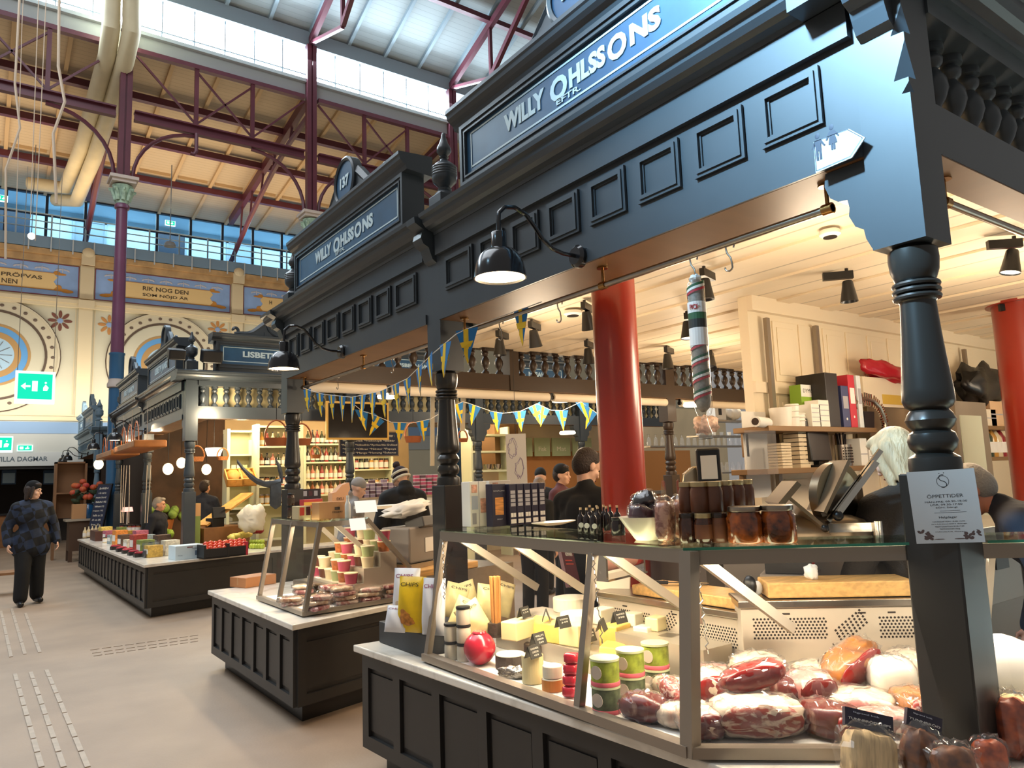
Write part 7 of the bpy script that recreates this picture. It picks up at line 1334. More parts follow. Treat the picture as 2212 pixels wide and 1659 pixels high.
tag(MB().box(-.2, .2, 0, .002, -.35, .0).build('hanging_bag', PLASTIC, loc=ony(1642, 930, YS-.1)), 'clear bag hanging at the partition corner', 'bag'); 
t = thing('hanging_paper', 'pinned white paper sheets on the partition corner below the roll', 'paper', ony(1636, 1000, 4.05)); MB().box(-.17, .17, 0, .004, -.3, .45).build('sheet', PAPER, t)
# ledge with red bag, hood
p = ony(1918, 818, 3.93); t = thing('wall_cupboard', 'cream wall ledge with yellow label left of the corner post', 'cupboard', (p.x, 3.93, p.z-.3)); MB().box(-.5, .9, 0, .2, 0, .3).build('box', CREAM, t); MB().box(-.15, .5, -.003, 0, .03, .13).build('yellow_label', mat('label_yellow', '#d9b24a', .6), t); lump('red_bag', Vector((p.x, 3.95, p.z+.07)), (.42, .1, .09), mat('red_plastic', '#b0202c', .25), 'shiny red plastic bag lying on the cream ledge', 'bag', rot=(0, .12, 0), amp=.2, seed=5)
p = ony(1915, 895, 3.95); t = thing('extractor_hood', 'grey brown steel hood behind the corner post', 'hood', (p.x, 3.95, p.z-.5)); MB().box(-.35, 1.5, 0, .14, 0, .75).build('hood_body', mat('hood_steel', '#8d7a62', .3, .8), t, bevel=.01)
# far shelves right of post
z = s3.z
for k, (px, w, h, c, lb) in enumerate(((2112, .5, .2, '#e3d6c0', 'pile of paper on the upper far shelf'), (2135, .35, .3, '#d9b28a', 'orange trimmed box stack on the upper far shelf'), (2160, .3, .2, '#a9c2c4', 'pale blue carton on the upper far shelf'), (2180, .2, .25, '#efe9dc', 'white cup pack at the end of the upper far shelf'))): carton(on1(px, z, YS+.15, 900), w, .2, h, lb, m=mat('far_'+c[1:], c, .5), name='far_carton', face=[(-.5, .5, .45, .5, GREYT, 'edge')])
lump('black_bags', on1(2122, z+.5, YS+.15, 880), (.5, .14, .22), BLACK, 'heap of black plastic bags on the far shelf', 'bags', amp=.25, seed=3, n=3)
for k in range(6): sbottle((0, 5, 2, 4, 5, 1)[k], on1(2113+9.5*k, s4.z, YS+.12, 970), .42, .07, '%s sauce bottle from the left on the lower far shelf' % ORD[k], 'sauce bottles on the lower far shelf')
t = thing('glass_fridge', 'glass fronted fridge edge right of the corner post', 'fridge', (ony(2090, 960, 3.6).x, 3.6, 0)); MB().box(-.2, .55, 0, .5, 0, 2.25).build('cabinet', STEELD, t); MB().box(-.12, .38, -.01, 0, .9, 2.1).build('glass_door', mat('fridge_glow', '#cfd6c0', .2), t)
# slicer
q = ond(1790, 1150, 3.62); p = Vector((q.x, q.y+.02, 1.241)); t = thing('meat_slicer', 'steel meat slicer with tilted tray and black knob', 'slicer', p, -.72); t.scale = (1.25,)*3; SL = mat('slicer_steel', '#8d7c66', .3, .7)
MB().ell((0, .05, .05), (.17, .11, .07), 20, 10, fn=sup(3)).build('base', SL, t, smooth=50); MB().cyl((.06, .07, .18), (.08, .04, .18), .125, n=32).build('blade_guard', SL, t, smooth=40); MB().cyl((.082, .04, .18), (.086, .035, .18), .095, n=32).build('blade', CHROME, t, smooth=40)
MB().rbox((-.08, -.02, .13), (.2, .18, .012), (.0, .75, 0)).rbox((-.14, -.02, .2), (.02, .2, .1), (0, .75, 0)).build('carriage', SL, t); MB().rbox((.02, -.02, .22), (.012, .2, .2), (0, .5, 0)).build('thickness_plate', SL, t)
MB().bar((.02, -.08, .12), (.17, -.08, .3), .02, .02).bar((.0, -.05, .1), (.2, -.05, .34), .016, .016).bar((.14, -.1, .08), (-.02, -.1, .08), .03, .03).build('slide_rod', CHROME, t); MB().ell((.02, -.1, .12), (.018, .018, .018)).ell((-.03, -.11, .08), (.014, .014, .014)).build('knob', BLACK, t, smooth=True); MB().cyl((.14, -.12, -.02), (.14, -.12, .1), .016, n=12).build('leg_tube', CHROME, t, smooth=40)
carton(Vector((3.05, 2.1, 1.13)), .18, .2, .06, 'black tray of green topped packs beside the slicer', m=BLACK, name='pack_tray', rz=.5, face=[(-.4, .4, .3, .9, mat('print_red', '#c0392f', .5), 'red_label')]); tag(MB().box(-.12, .12, -.12, .12, 0, 1.13).build('side_cabinet', mat('bench_grey', '#8b8279', .4, .3), loc=(3.05, 2.1, 0), rotz=.5), 'narrow grey cabinet under the black pack tray', 'cabinet')
t = thing('paper_bag', 'white and yellow paper bag standing by the partition foot', 'bag', Vector((3.35, 2.55, 1.241)), .6); MB().rbox((0, 0, .08), (.1, .08, .16), taper=.8).build('bag_body', PAPER, t); MB().box(-.05, .05, -.042, -.0405, .03, .07).build('red_label', mat('print_red', '#c0392f', .5), t)
tag(MB().box(-.2, .25, -.08, .08, 0, .1).build('paper_stack', emis('glowing_paper', '#fff8ea', 1.0), loc=(3.62, 2.5, 1.241), rotz=.6), 'bright white stack of paper left of the slicer', 'paper')  # plain paper with emission added so it reads as strongly lit
# bone saw / mincer with tablet
p = ond(1500, 1062, 4.55); t = thing('steel_grinder', 'rounded steel machine with red and green buttons behind the jars', 'machine', (p.x, p.y, 1.141), -.75)
MB().prism([(-.1, 0), (.09, 0), (.09, .1), (.05, .1), (.05, .2), (.1, .25), (.08, .31), (.0, .33), (-.06, .3), (-.09, .2)], lambda a, b, c: (a, c, b*1.5), -.06, .06).build('housing', mat('polished_steel', '#b9aa90', .22, .9), t, bevel=.012); MB().box(-.09, -.03, -.063, -.06, .26, .36).build('switch_plate', BRZ, t); MB().cyl((-.06, -.064, .33), (-.06, -.07, .33), .009, n=10).build('red_button', mat('print_red', '#c0392f', .5), t); MB().cyl((-.06, -.064, .29), (-.06, -.07, .29), .009, n=10).build('yellow_button', YELF, t)
q = ond(1533, 1040, 4.4); t = thing('tablet_stand', 'black tablet holder with white sheet facing the aisle', 'tablet', (q.x, q.y, 1.141), -.75); zt0, zt1 = ond(1533, 1043, 4.4).z, ond(1533, 968, 4.4).z
MB().rbox((0, 0, (zt0+zt1)/2-1.141), (.135, .03, zt1-zt0), (-.06, 0, 0)).build('case', BLACK, t, bevel=.012); MB().rbox((.0, -.017, (zt0+zt1)/2-1.141-.01), (.09, .003, (zt1-zt0)*.68), (-.06, 0, 0)).build('sheet', PAPER, t); MB().tube([(-.06, -.03, .16), (-.02, -.05, .12), (.05, -.04, .1)], .008, 6).build('strap', WOODB, t); MB().box(-.05, .05, .0, .08, 0, .06).build('foot', BLACK, t)
q = ond(1489, 1068, 3.6); t = thing('table_sign', 'small black sign card standing among the jars', 'sign', (q.x, q.y, ZT), -.75); zz = ond(1489, 1041, 3.6).z; MB().box(-.04, .04, 0, .004, zz-ZT-.06, zz-ZT).box(-.004, .004, 0, .004, 0, zz-ZT-.06).build('plate', HDR, t); text('lägrand', .1, 'lettering', PAPER, t, facing((0, -.002, zz-ZT-.018), (1, 0, 0), (0, 0, 1)), width=.04, height=.007); text('KNÄCKE', .1, 'lettering', GREYB, t, facing((0, -.002, zz-ZT-.045), (1, 0, 0), (0, 0, 1)), width=.06, height=.008)
# wrapping rolls and knife seen through the glass
t = thing('paper_roll_dispenser', 'pink paper roll in a steel dispenser seen through the case', 'dispenser', ond(1335, 1232, 3.75), .25); MB().cyl((-.16, 0, .05), (.16, 0, .05), .042, n=18).build('roll', mat('pink_paper', '#d9a08f', .6), t, smooth=40); MB().box(-.18, -.165, -.05, .05, -.02, .1).box(.165, .18, -.05, .05, -.02, .1).box(-.18, .18, -.06, .06, -.03, -.02).build('bracket', CHROME, t); MB().cyl((.13, -.0, .05), (.165, 0, .05), .044, n=18).build('red_end', mat('print_red', '#c0392f', .5), t)
q = ond(1355, 1250, 3.45); t = thing('kitchen_knife', 'knife with black riveted handle on the cheese board', 'knife', (2.7, 2.6, 1.066), -.9); MB().box(-.07, .05, -.012, .012, 0, .016).build('handle', BLACK, t, bevel=.004); MB().box(.05, .24, -.014, .014, .006, .009).build('blade', CHROME, t); [MB().cyl((x, 0, .016), (x, 0, .018), .004, n=8).build('rivet', CHROME, t) for x in (-.04, 0, .03)]
t = thing('hand_brush', 'black hand brush beside the chopping board', 'brush', cc(.36, .72, 1.072)); MB().ell((0, 0, .045), (.022, .03, .045), 12, 8).build('brush_head', BLACK, t, smooth=True); MB().ell((.05, .0, .03), (.022, .02, .03)).build('white_cap', WHITE, t, smooth=True)
lump('small_bag', cc(.62, .74, 1.165), (.025, .025, .03), PAPER, 'tiny white bag standing on the ham chopping board', 'bag', amp=.2, seed=7)
# ================================================================ BUNTING
def bunting(pts, name, label, flags, size, grp, lbl):
    tag(MB().tube(pts, .003, 5).build('hanging_string', PAPER, smooth=True), label, 'string')
    ln = [0]
    for a, b in zip(pts[:-1], pts[1:]): ln.append(ln[-1]+(b-a).length)
    for k, (u, tilt, mm) in enumerate(flags):
        d = u*ln[-1]; i = max(j for j in range(len(ln)) if ln[j] <= d) if d < ln[-1] else len(ln)-2; i = min(i, len(pts)-2)
        f_ = (d-ln[i])/max(1e-6, ln[i+1]-ln[i]); p = pts[i].lerp(pts[i+1], f_); r = (pts[i+1]-pts[i]); r.z *= .5; r = r.normalized(); h = size*1.55; w = size
        t = thing('hanging_flag', lbl(k), 'flag', p, 0, grp); up = Vector((0, 0, 1)); n = r.cross(up).normalized(); dn = Matrix.Rotation(tilt, 3, n)
        def P(a, b, o=0): v = dn @ (r*a+up*b); return v+n*(.05*b*math.sin(a*30+k))+n*o
        def strip(poly, m_, nm, o): MB().add([P(a*w, b*h, o) for a, b in poly]+[P(a*w, b*h, o+.0012) for a, b in poly], [tuple(range(len(poly))), tuple(range(2*len(poly)-1, len(poly)-1, -1))]+[(q, (q+1) % len(poly), len(poly)+(q+1) % len(poly), len(poly)+q) for q in range(len(poly))]).build(nm, m_, t)
        strip([(-.5, 0), (.5, 0), (0, -1)], BLUEF, 'pennant', 0)
        cv = [(-.16+.0, 0), (.06, 0), (.06, -.88), (0, -1), (-.05, -.9), (-.16, -.68)]; cv2 = [(-.5+.36*.5, -.36), (.5-.36*.5, -.36), (.5-.52*.5, -.52), (-.5+.52*.5, -.52)]
        for o in (-.0018, .0014): strip(cv, YELF, 'yellow_cross', o); strip(cv2, YELF, 'yellow_cross', o)
A1 = [onx(655, 838, XF+.02), onx(675, 845, XF+.05), onx(700, 852, XF+.08), onx(760, 858, XF+.1), onx(820, 846, XF+.06), onx(880, 818, XF), onx(930, 768, XF-.1), onx(985, 722, XF-.1), onx(1005, 712, XF-.05), onx(1065, 690, XF+.1), onx(1170, 652, XF+.12)]
bunting(A1, 'a', 'white string of the nearer bunting under the stall beam', [(u, tl, 0) for u, tl in zip((.02, .085, .15, .21, .27, .33, .39, .45, .52, .58, .655, .715, .775, .83, .95), (.1, .05, .05, 0, -.05, 0, 0, .05, .1, .15, .2, .35, -.1, 0, -.05))], .145, 'flags of the nearer bunting', lambda k: '%s blue and yellow flag from the left on the nearer bunting' % ORD[k])
B1 = [ond(a, b, 7.2) for a, b in ((758, 868), (782, 888), (800, 893), (845, 912), (890, 914), (930, 905), (975, 878), (1000, 868), (1015, 872), (1060, 888), (1085, 893), (1125, 888), (1160, 872), (1190, 886), (1215, 887), (1255, 868), (1290, 893))]
bunting(B1, 'b', 'white string of the farther bunting across the stall', [(u, tl, 0) for u, tl in zip((.05, .12, .2, .285, .43, .5, .585, .675, .735, .775, .845, .93, .975), (.2, -.5, -.05, .05, .2, -.2, .05, .05, .25, -.2, .05, .3, -.35))], .13, 'flags of the farther bunting', lambda k: '%s blue and yellow flag from the left on the farther bunting' % ORD[k])
tag(MB().rbox((0, 0, 0), (.07, .01, .55), (0, .06, 0)).build('hanging_scoop_board', mat('pale_board', '#cfc2a6', .6), loc=ond(1000, 885, 9.5)), 'pale hanging board right of the middle post', 'board'); tag(MB().rbox((0, 0, 0), (.06, .01, .9), (0, .03, 0)).build('hanging_scoop_board', mat('pale_board', '#cfc2a6', .6), loc=ond(934, 930, 9.5)), 'pale hanging board with holes left of the middle post', 'board')
# ================================================================ PEOPLE
def caps(m, p, q, r0, r1, n=12):
    p, q = Vector(p), Vector(q); d = q-p; L_ = d.length
    if L_ < 1e-5: return m.ell(p, (r0, r0, r0), n, 8)
    P = []; rr = []
    for k in range(5): a = PI/2*(1-k/4); P.append(p-d/L_*r0*math.sin(a)); rr.append(max(.001, r0*math.cos(a)))
    for k in range(1, 5): a = PI/2*k/4; P.append(q+d/L_*r1*math.sin(a)); rr.append(max(.001, r1*math.cos(a)))
    P.insert(5, q); rr.insert(5, r1); return m.tube(P, rr, n)
def remesh(o, vox, sm=3):
    md = o.modifiers.new('r', 'REMESH'); md.mode = 'VOXEL'; md.voxel_size = vox; md.use_smooth_shade = True
    s = o.modifiers.new('s', 'SMOOTH'); s.factor = .5; s.iterations = sm; return o
def hand(m, w, d, nrm, k=1.0, curl=.5, side=1):
    """palm plus five fingers; w wrist, d pointing dir, nrm palm normal"""
    d = Vector(d).normalized(); nrm = Vector(nrm); nrm = (nrm-d*nrm.dot(d)).normalized(); s = d.cross(nrm)*side; w = Vector(w)
    for f_ in (-.024, -.008, .008, .024): caps(m, w+d*.01*k+s*f_*.8*k, w+d*.085*k+s*f_*k, .014*k, .012*k, 8)
    for i, (f_, l) in enumerate(((-.03, .07), (-.01, .082), (.01, .076), (.03, .058))):
        a = w+d*.088*k+s*f_*k; b = a+(d*math.cos(curl)+nrm*math.sin(curl))*l*.5*k; c = b+(d*math.cos(curl*2)+nrm*math.sin(curl*2))*l*.5*k; caps(m, a, b, .0095*k, .009*k, 8); caps(m, b, c, .009*k, .0075*k, 8)
    a = w+d*.025*k-s*.03*k; b = a+(d*.7-s*.6+nrm*.35).normalized()*.04*k; caps(m, a, b, .013*k, .011*k, 8); caps(m, b, b+(d*.9+nrm*.4).normalized()*.032*k, .0105*k, .0085*k, 8)
def person(label, loc, rz, k=1.0, lean=0, yaw=0, nod=0, arms=None, legs=None, skin=SKIN, top=BLACK, bottom=BLACK, hair=None, hairc=None, vox=.01, hat=None, coat=.026, hood=False, coatlen=.0, shoes=BLACK, wide=1.0, trw=1.0, hairlen=0, twist=0):
    lean, nod = -lean, -nod
    t = thing('person', label, 'person', loc, rz); PV = Vector((0, 0, .96)); Rl = Matrix.Rotation(lean, 3, 'X'); Rt = Matrix.Rotation(twist, 3, 'Z')
    U = lambda v: (PV+Rt @ (Rl @ (Vector(v)-PV)))*k
    D = lambda v: Vector(v)*k
    arms = arms or [((-.27, .03, 1.14), (-.27, -.1, .92)), ((.27, .03, 1.14), (.27, -.1, .92))]; legs = legs or [((-.1, -.02, .5), (-.1, .02, .09)), ((.1, -.02, .5), (.1, .02, .09))]
    hc = U((0, -.03, 1.665)); Rh = Rt @ Rl @ Matrix.Rotation(yaw, 3, 'Z') @ Matrix.Rotation(nod, 3, 'X'); H = lambda x, y, z: hc+(Rh @ Vector((x, y, z)))*k
    eul = tuple(Rh.to_euler()); b = MB(); E_ = lambda c, r: b.ell(H(*c), [v*k for v in r], 18, 12, rot=eul)
    E_((0, .012, .035), (.076, .096, .092)); E_((0, -.02, -.035), (.062, .072, .085)); E_((0, -.045, -.088), (.043, .045, .034)); E_((0, -.07, .025), (.055, .03, .03))
    caps(b, H(0, -.088, .008), H(0, -.112, -.03), .009*k, .014*k); E_((0, -.082, -.062), (.024, .016, .008)); E_((0, -.08, -.078), (.022, .014, .008))
    for s in (-1, 1): E_((s*.076, .012, -.008), (.011, .024, .032)); E_((s*.04, -.06, -.03), (.026, .025, .025))
    caps(b, U((0, .0, 1.46)), H(0, .015, -.06), .055*k, .052*k)
    tor = [((0, 0, .98), (0, 0, 1.12), .135, .125), ((0, 0, 1.12), (0, .0, 1.34), .125, .14), ((-.08, 0, .98), (.08, 0, .98), .12, .12), ((-.12, 0, 1.4), (.12, 0, 1.4), .085, .085), ((-.07, -.01, 1.28), (.07, -.01, 1.28), .12, .12), ((-.19, .0, 1.42), (0, .0, 1.47), .06, .06), ((.19, .0, 1.42), (0, .0, 1.47), .06, .06)]
    for p, q, r0, r1 in tor: caps(b, U(p), U(q), r0*.93*k, r1*.93*k)
    for (e, w), s in zip(arms, (-1, 1)):
        sh = U((s*.19, 0, 1.42)); e_, w_ = U(e), U(w); caps(b, sh, e_, .052*k, .042*k); caps(b, e_, w_, .041*k, .028*k); hand(b, w_, (w_-e_).normalized(), Vector((-s, 0, 0)) if abs((w_-e_).normalized().z) > .6 else Vector((0, 0, -1)), k, .5, s)
    for (kn, an), s in zip(legs, (-1, 1)):
        hp = D((s*.09, 0, .94)); caps(b, hp, D(kn), .088*k, .058*k); caps(b, D(kn), D(an), .056*k, .04*k); a = Vector(an); caps(b, D(a+Vector((0, .03, -.04))), D(a+Vector((s*.02, -.15, -.055))), .042*k, .032*k)
    remesh(b.build('body', skin, t), vox*k)
    for s in (-1, 1): MB().ell(H(s*.029, -.084, .006), (.012*k, .008*k, .007*k), 10, 6, rot=eul).build('eye', mat('eye_dark', '#2a211d', .3), t, smooth=True); MB().ell(H(s*.03, -.091, .03), (.02*k, .008*k, .005*k), 10, 6, rot=eul).build('eyebrow', mat('brow', '#4a382c', .7), t, smooth=True)
    MB().ell(H(0, -.094, -.07), (.022*k, .008*k, .005*k), 10, 6, rot=eul).build('lips', mat('lips', '#a8605a', .5), t, smooth=True)
    j = MB(); co = coat
    for p, q, r0, r1 in tor: caps(j, U(p), U(q), (r0+co)*wide*k, (r1+co)*wide*k)
    for (e, w), s in zip(arms, (-1, 1)): sh = U((s*.19, 0, 1.42)); e_, w_ = U(e), U(w); w2 = e_.lerp(w_, .94); caps(j, sh, e_, (.056+co)*k, (.046+co)*k); caps(j, e_, w2, (.046+co)*k, (.034+co)*k)
    if coatlen: caps(j, D((-.09, 0, .96)), D((-.1, 0, .96-coatlen)), (.13+co)*k, (.13+co)*k); caps(j, D((.09, 0, .96)), D((.1, 0, .96-coatlen)), (.13+co)*k, (.13+co)*k); caps(j, D((0, .0, .96)), D((0, 0, .96-coatlen)), (.14+co)*k, (.14+co)*k)
    caps(j, U((0, .01, 1.46)), U((0, .0, 1.53)), .075*k, .068*k)
    if hood: j.ell(U((0, .1, 1.5)), (.12*k, .09*k, .09*k), 14, 9); j.ell(U((0, .09, 1.58)), (.09*k, .06*k, .06*k), 14, 9)
    remesh(j.build('jacket', top, t), .014*k, 4)
    l = MB()
    for (kn, an), s in zip(legs, (-1, 1)): caps(l, D((s*.09, 0, .95)), D(kn), .105*trw*k, .082*trw*k); caps(l, D(kn), D(Vector(kn).lerp(Vector(an), .93)), .082*trw*k, .075*trw*k)
    l.ell(D((0, .01, .96)), (.165*k, .125*k, .12*k), 14, 9); remesh(l.build('trousers', bottom, t), .014*k, 4)
    for (kn, an), s in zip(legs, (-1, 1)): m = MB(); a = Vector(an); caps(m, D(a+Vector((0, .035, -.04))), D(a+Vector((s*.02, -.16, -.05))), .05*k, .042*k); remesh(m.build('shoe', shoes, t), .012*k)
    if hair:
        h = MB(); hm = hairc or mat('hair_brown', '#3a281c', .6, bump=.6, bs=90, stretch=(1, 1, .2)); hn = 22
        h.ell(H(0, .026, .05), (.083*k, .1*k, .09*k), 20, 12, rot=eul); h.ell(H(0, .05, .01), (.08*k, .082*k, .1*k), 20, 12, rot=eul)
        if hair == 'short': h.ell(H(0, -.045, .105), (.062*k, .05*k, .03*k), 14, 9, rot=eul)
        if hairlen:
            for s in (-1, -.6, 0, .6, 1): caps(h, H(s*.06, .045+.03*(1-abs(s)), .03), H(s*.072, .05+.03*(1-abs(s)), -hairlen), .045*k, .03*k)
            for s in (-1, 1): caps(h, H(s*.072, -.02, .05), H(s*.085, -.015, -hairlen*.85), .025*k, .018*k)
            h.ell(H(0, -.03, .1), (.07*k, .065*k, .035*k), 14, 9, rot=eul)
        remesh(h.build('hair', hm, t), .009*k, 2)
    if hat:
        hh = MB(); hh.ell(H(0, .014, .06), (.088*k, .107*k, .1*k), 22, 14, rot=eul, fn=lambda p: 1 if p.z > -.25 else .93); remesh(hh.build('beanie', hat if not isinstance(hat, tuple) else hat[0], t), .01*k, 2)
        if isinstance(hat, tuple):
            for zz, r_ in ((.0, .098), (.068, .095)):
                o = MB(); P = [H(r_*.94*math.cos(2*PI*q/24), .014+r_*1.13*math.sin(2*PI*q/24), zz) for q in range(24)]; o.tube(P, .016*k, 8, closed=True).build('beanie_stripe', hat[1], t, smooth=True)
            MB().ell(H(0, .014, .185), (.045*k, .045*k, .045*k), 14, 10, fn=sup(2, .1, 3, 6)).build('pompom', hat[0], t, smooth=30)
    return t
PLAID = mat('plaid_jacket', '#0e0f14', .85)
_n = PLAID.node_tree.nodes; _l = PLAID.node_tree.links; _c = _n.new('ShaderNodeTexChecker'); _c.inputs['Scale'].default_value = 8; _c.inputs['Color1'].default_value = (*lin('#0c0d12'), 1); _c.inputs['Color2'].default_value = (*lin('#2c3d5c'), 1)
_t = _n.new('ShaderNodeTexCoord'); _m = _n.new('ShaderNodeMapping'); _m.inputs['Rotation'].default_value = (.2, .3, .4); _z = _n.new('ShaderNodeTexNoise'); _z.inputs['Scale'].default_value = 5; _x = _n.new('ShaderNodeMix'); _x.data_type = 'RGBA'; _x.inputs[6].default_value = (*lin('#101115'), 1)
_l.new(_t.outputs['Object'], _m.inputs[0]); _l.new(_m.outputs[0], _c.inputs[0]); _l.new(_z.outputs['Fac'], _x.inputs[0]); _l.new(_c.outputs['Color'], _x.inputs[7]); _l.new(_x.outputs[2], _n['Principled BSDF'].inputs['Base Color']); BLKC = mat('black_cloth', '#101113', .85); GRYC = mat('charcoal_knit', '#3a3531', .9, bump=.3, bs=120); NVYC = mat('navy_cloth', '#151a28', .85); BLOND = mat('blond_hair', '#d2b48c', .5, var=.14, vs=40, stretch=(1, 1, .12), bump=.5, bs=80); GREYH = mat('grey_hair', '#a09a92', .6, bump=.5, bs=90); DBRN = mat('dark_brown_hair', '#2e2019', .55, bump=.6, bs=90)
# walker in the aisle
p = onz(60, 1306, 0); person('person walking up the aisle in dark plaid jacket, black beanie and wide trousers', (p.x, p.y, 0), .15, 1.0, 0, 1.0, -.12, [((-.3, .05, 1.14), (-.3, -.06, .9)), ((.3, .04, 1.14), (.33, -.05, .9))], [((-.1, -.08, .5), (-.12, -.1, .09)), ((.11, .05, .5), (.13, .12, .1))], SKIN2, PLAID, BLKC, 'long', DBRN, .01, hat=mat('beanie_black', '#08080a', .95), coat=.03, coatlen=.13, wide=1.04, trw=1.25, hairlen=.12)
p = ond(875, 1100, 9.0); person('person in black hooded jacket and striped bobble hat seen from behind', (p.x, p.y, 0), PI-.5+.45, .99, -.12, .45, -.35, [((-.27, -.05, 1.14), (-.14, -.28, 1.1)), ((.27, -.05, 1.14), (.14, -.28, 1.1))], None, SKIN2, BLKC, BLKC, None, None, .012, hat=(mat('hat_dark', '#2a1c22', .9), mat('hat_cream', '#d8d2c0', .9)), coat=.06, hood=True, coatlen=.1)
p = ond(1262, 1100, 5.35); person('man in black shirt with short brown hair beside the red pillar, seen from behind', (p.x, p.y, 0), PI-.72-.55, 1.0, -.06, -.35, -.4, [((-.27, -.05, 1.15), (-.12, -.3, 1.12)), ((.26, -.08, 1.15), (.12, -.32, 1.15))], None, SKIN2, BLKC, BLKC, 'short', DBRN, .009, coat=.02)
p = ond(1990, 1100, 3.85); person('woman with long blond hair and charcoal jumper bending over the slicer', (p.x, p.y, 0), PI-.32, .99, -.14, .1, -.35, [((-.26, -.1, 1.13), (-.14, -.36, 1.16)), ((.27, -.12, 1.13), (.1, -.4, 1.2))], None, SKIN2, GRYC, BLKC, 'long', BLOND, .007, coat=.022, hairlen=.2)
p = ond(2378, 1200, 4.65); person('man with short grey hair in navy jacket leaning forward at the right edge', (p.x, p.y, 0), PI+.42, 1.0, -.76, 0, .1, [((-.26, -.15, 1.12), (-.2, -.38, 1.0)), ((.26, -.15, 1.12), (.2, -.38, 1.0))], None, mat('skin_ruddy', '#c98466', .5, sss=.1), NVYC, BLKC, 'short', GREYH, .008, coat=.025)
p = ond(340, 1140, 15.5); person('seated man with grey hair and dark suit deep in the fruit stall', (p.x, p.y, -.32), .9, 1.0, 0, .2, -.1, None, [((-.12, -.4, .8), (-.12, -.42, .42)), ((.12, -.4, .8), (.12, -.42, .42))], SKIN, NVYC, BLKC, 'short', GREYH, .014)
tag(MB().box(-.25, .25, -.25, .25, 0, .5).build('dining_stool', mat('dark_table', '#4a2a22', .5), loc=(p.x, p.y+.05, 0)), 'dark stool beneath the seated grey haired man', 'stool')
p = ond(440, 1125, 14.5); person('dark dressed person turned away in the fruit stall right of the corner post', (p.x, p.y, 0), 2.4, .98, 0, 0, 0, [((-.27, -.1, 1.14), (-.1, -.28, 1.25)), ((.27, -.1, 1.14), (.1, -.28, 1.25))], None, SKIN, NVYC, NVYC, 'short', DBRN, .014)
p = ond(752, 1090, 9.6); person('person with grey hooded coat left of the bobble hat person', (p.x, p.y, 0), 1.2, .93, -.15, .2, -.2, None, None, SKIN2, mat('grey_coat', '#8d8884', .9), BLKC, None, None, .014, hat=mat('grey_hat', '#9a9590', .9), hood=True)
p = ond(1212, 1080, 9.4); person('person in dark cap facing the camera behind the man in black', (p.x, p.y, 0), .5, .97, 0, 0, 0, None, None, SKIN2, mat('rose_scarf_coat', '#5a3038', .8), BLKC, 'short', DBRN, .012, hat=BLKC)
p = ond(1165, 1080, 10.5); person('person in wide dark hat behind the navy cartons', (p.x, p.y, 0), 2.2, .96, -.1, .3, -.2, None, None, SKIN2, BLKC, BLKC, None, None, .014, hat=BLKC)
p = ond(1150, 1100, 8.6); person('grey haired person stooping in front of the map poster', (p.x, p.y, 0), 2.0, .9, -.25, .2, -.3, None, None, SKIN2, BLKC, BLKC, 'short', mat('ash_hair', '#7a6a5c', .6, bump=.5, bs=90), .014)
# ================================================================ LIGHT
def area(name, loc, size, energy, col, rot=(0, 0, 0), sy=None, spread=None):
    l = bpy.data.lights.new(name, 'AREA'); l.energy = energy; l.color = col; l.size = size
    if sy: l.shape = 'RECTANGLE'; l.size_y = sy
    if spread: l.spread = spread
    o = bpy.data.objects.new(name, l); C.objects.link(o); o.location = loc; o.rotation_euler = rot; return o
def point(name, loc, energy, col, r=.05):
    l = bpy.data.lights.new(name, 'POINT'); l.energy = energy; l.color = col; l.shadow_soft_size = r
    o = bpy.data.objects.new(name, l); C.objects.link(o); o.location = loc; return o
WARM = (1, .74, .45); WARM2 = (1, .82, .58); COOL = (.72, .88, 1)
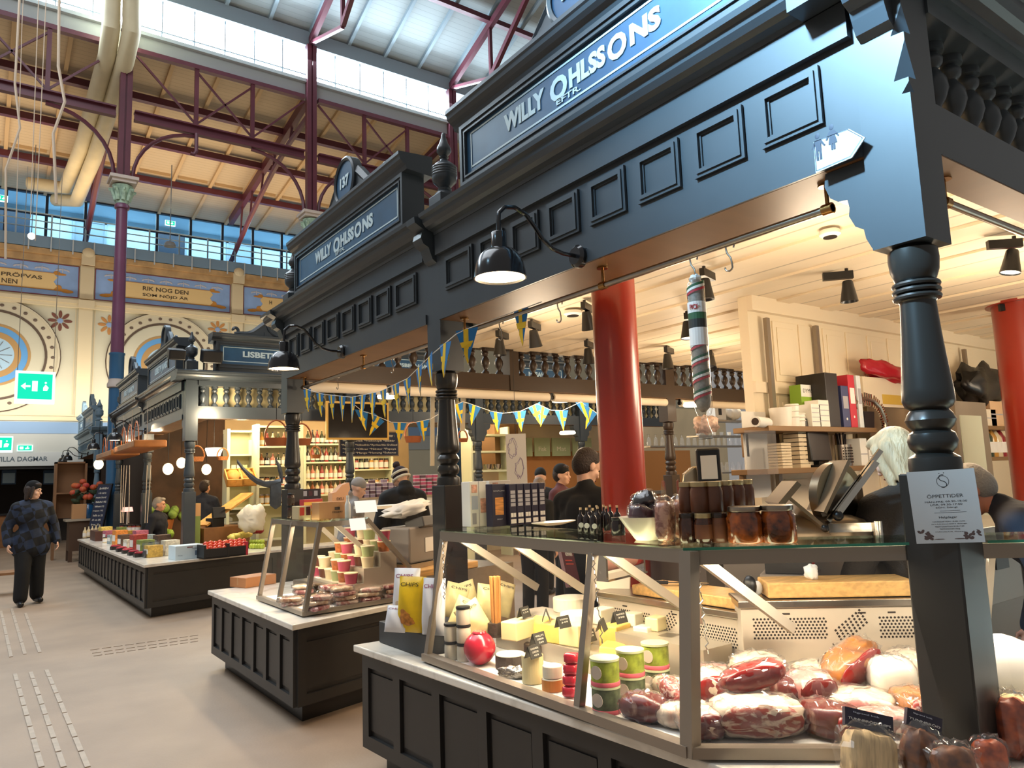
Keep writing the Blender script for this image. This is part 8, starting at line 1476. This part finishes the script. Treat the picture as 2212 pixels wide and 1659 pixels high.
# daylight through the clerestory opposite and above, plus an added fascia beam
area('daylight_far', (4, 19.9, 14.1), 20, 2400, COOL, (R(-70), 0, 0), 1.0)
def aim(o, to): o.rotation_euler = (Vector(to)-o.location).to_track_quat('-Z', 'Y').to_euler(); return o
aim(area('fascia_daylight_beam', (-7, 3.2, 11.5), 2.0, 950, (.42, .74, 1), sy=2.0, spread=R(20)), (2.5, .5, 4.9))  # added mid-air blue beam on the fascia end, standing in for unseen skylight
aim(area('daylight_hall', (-3, 9, 15), 12, 1700, (.86, .93, 1), sy=10), (0, 9, 0))
area('gallery_light', (4, 31, 12.2), 22, 800, (.7, .9, 1), (0, 0, 0), 1.5)
# warm uplight from the stall roofs on to the hall roof
area('roof_uplight', (3.5, 25.4, 10.3), 14, 230, WARM, (R(180), 0, 0), 3)
area('wall_uplight', (3, 26.0, 4.2), 14, 340, (1, .92, .8), (R(110), 0, 0), .6)
# stall interiors
for x, y, e in ((4.2, 2.4, 75), (6.4, 2.2, 75), (4.2, 5.4, 60), (7.2, 6.0, 60), (9.5, 2.2, 55), (10.5, 5.5, 45)): point('stall_lamp', (x, y, 2.35), e, (1, .79, .55), .25)
for x, y, e in ((2.9, 11.7, 70), (3.6, 13.0, 80), (5.6, 12.9, 80), (2.6, 15.0, 80), (4.2, 15, 60), (2.6, 18.0, 40), (8.2, 12.9, 80), (6.5, 16, 60)): point('fruit_stall_lamp', (x, y, 2.75), e, (1, .8, .52), .15)
for x, y, e in ((5, 9.6, 60), (8.5, 9.6, 80), (12, 8.8, 90), (12, 12.5, 90)): point('lane_lamp', (x, y, 3.4), e, WARM2, .2)
w = bpy.data.worlds.new('hall_air'); bpy.context.scene.world = w; w.use_nodes = True
w.node_tree.nodes['Background'].inputs[0].default_value = (1, .95, .9, 1); w.node_tree.nodes['Background'].inputs[1].default_value = .27
sc = bpy.context.scene
sc.view_settings.view_transform = 'Standard'; sc.view_settings.look = 'None'; sc.view_settings.gamma = 1; sc.view_settings.exposure = 0
sc.cycles.max_bounces = 6; sc.cycles.diffuse_bounces = 3; sc.cycles.glossy_bounces = 3; sc.cycles.transmission_bounces = 4; sc.cycles.transparent_max_bounces = 24
sc.cycles.caustics_reflective = False; sc.cycles.caustics_refractive = False; sc.cycles.sample_clamp_indirect = 6; sc.cycles.use_denoising = True
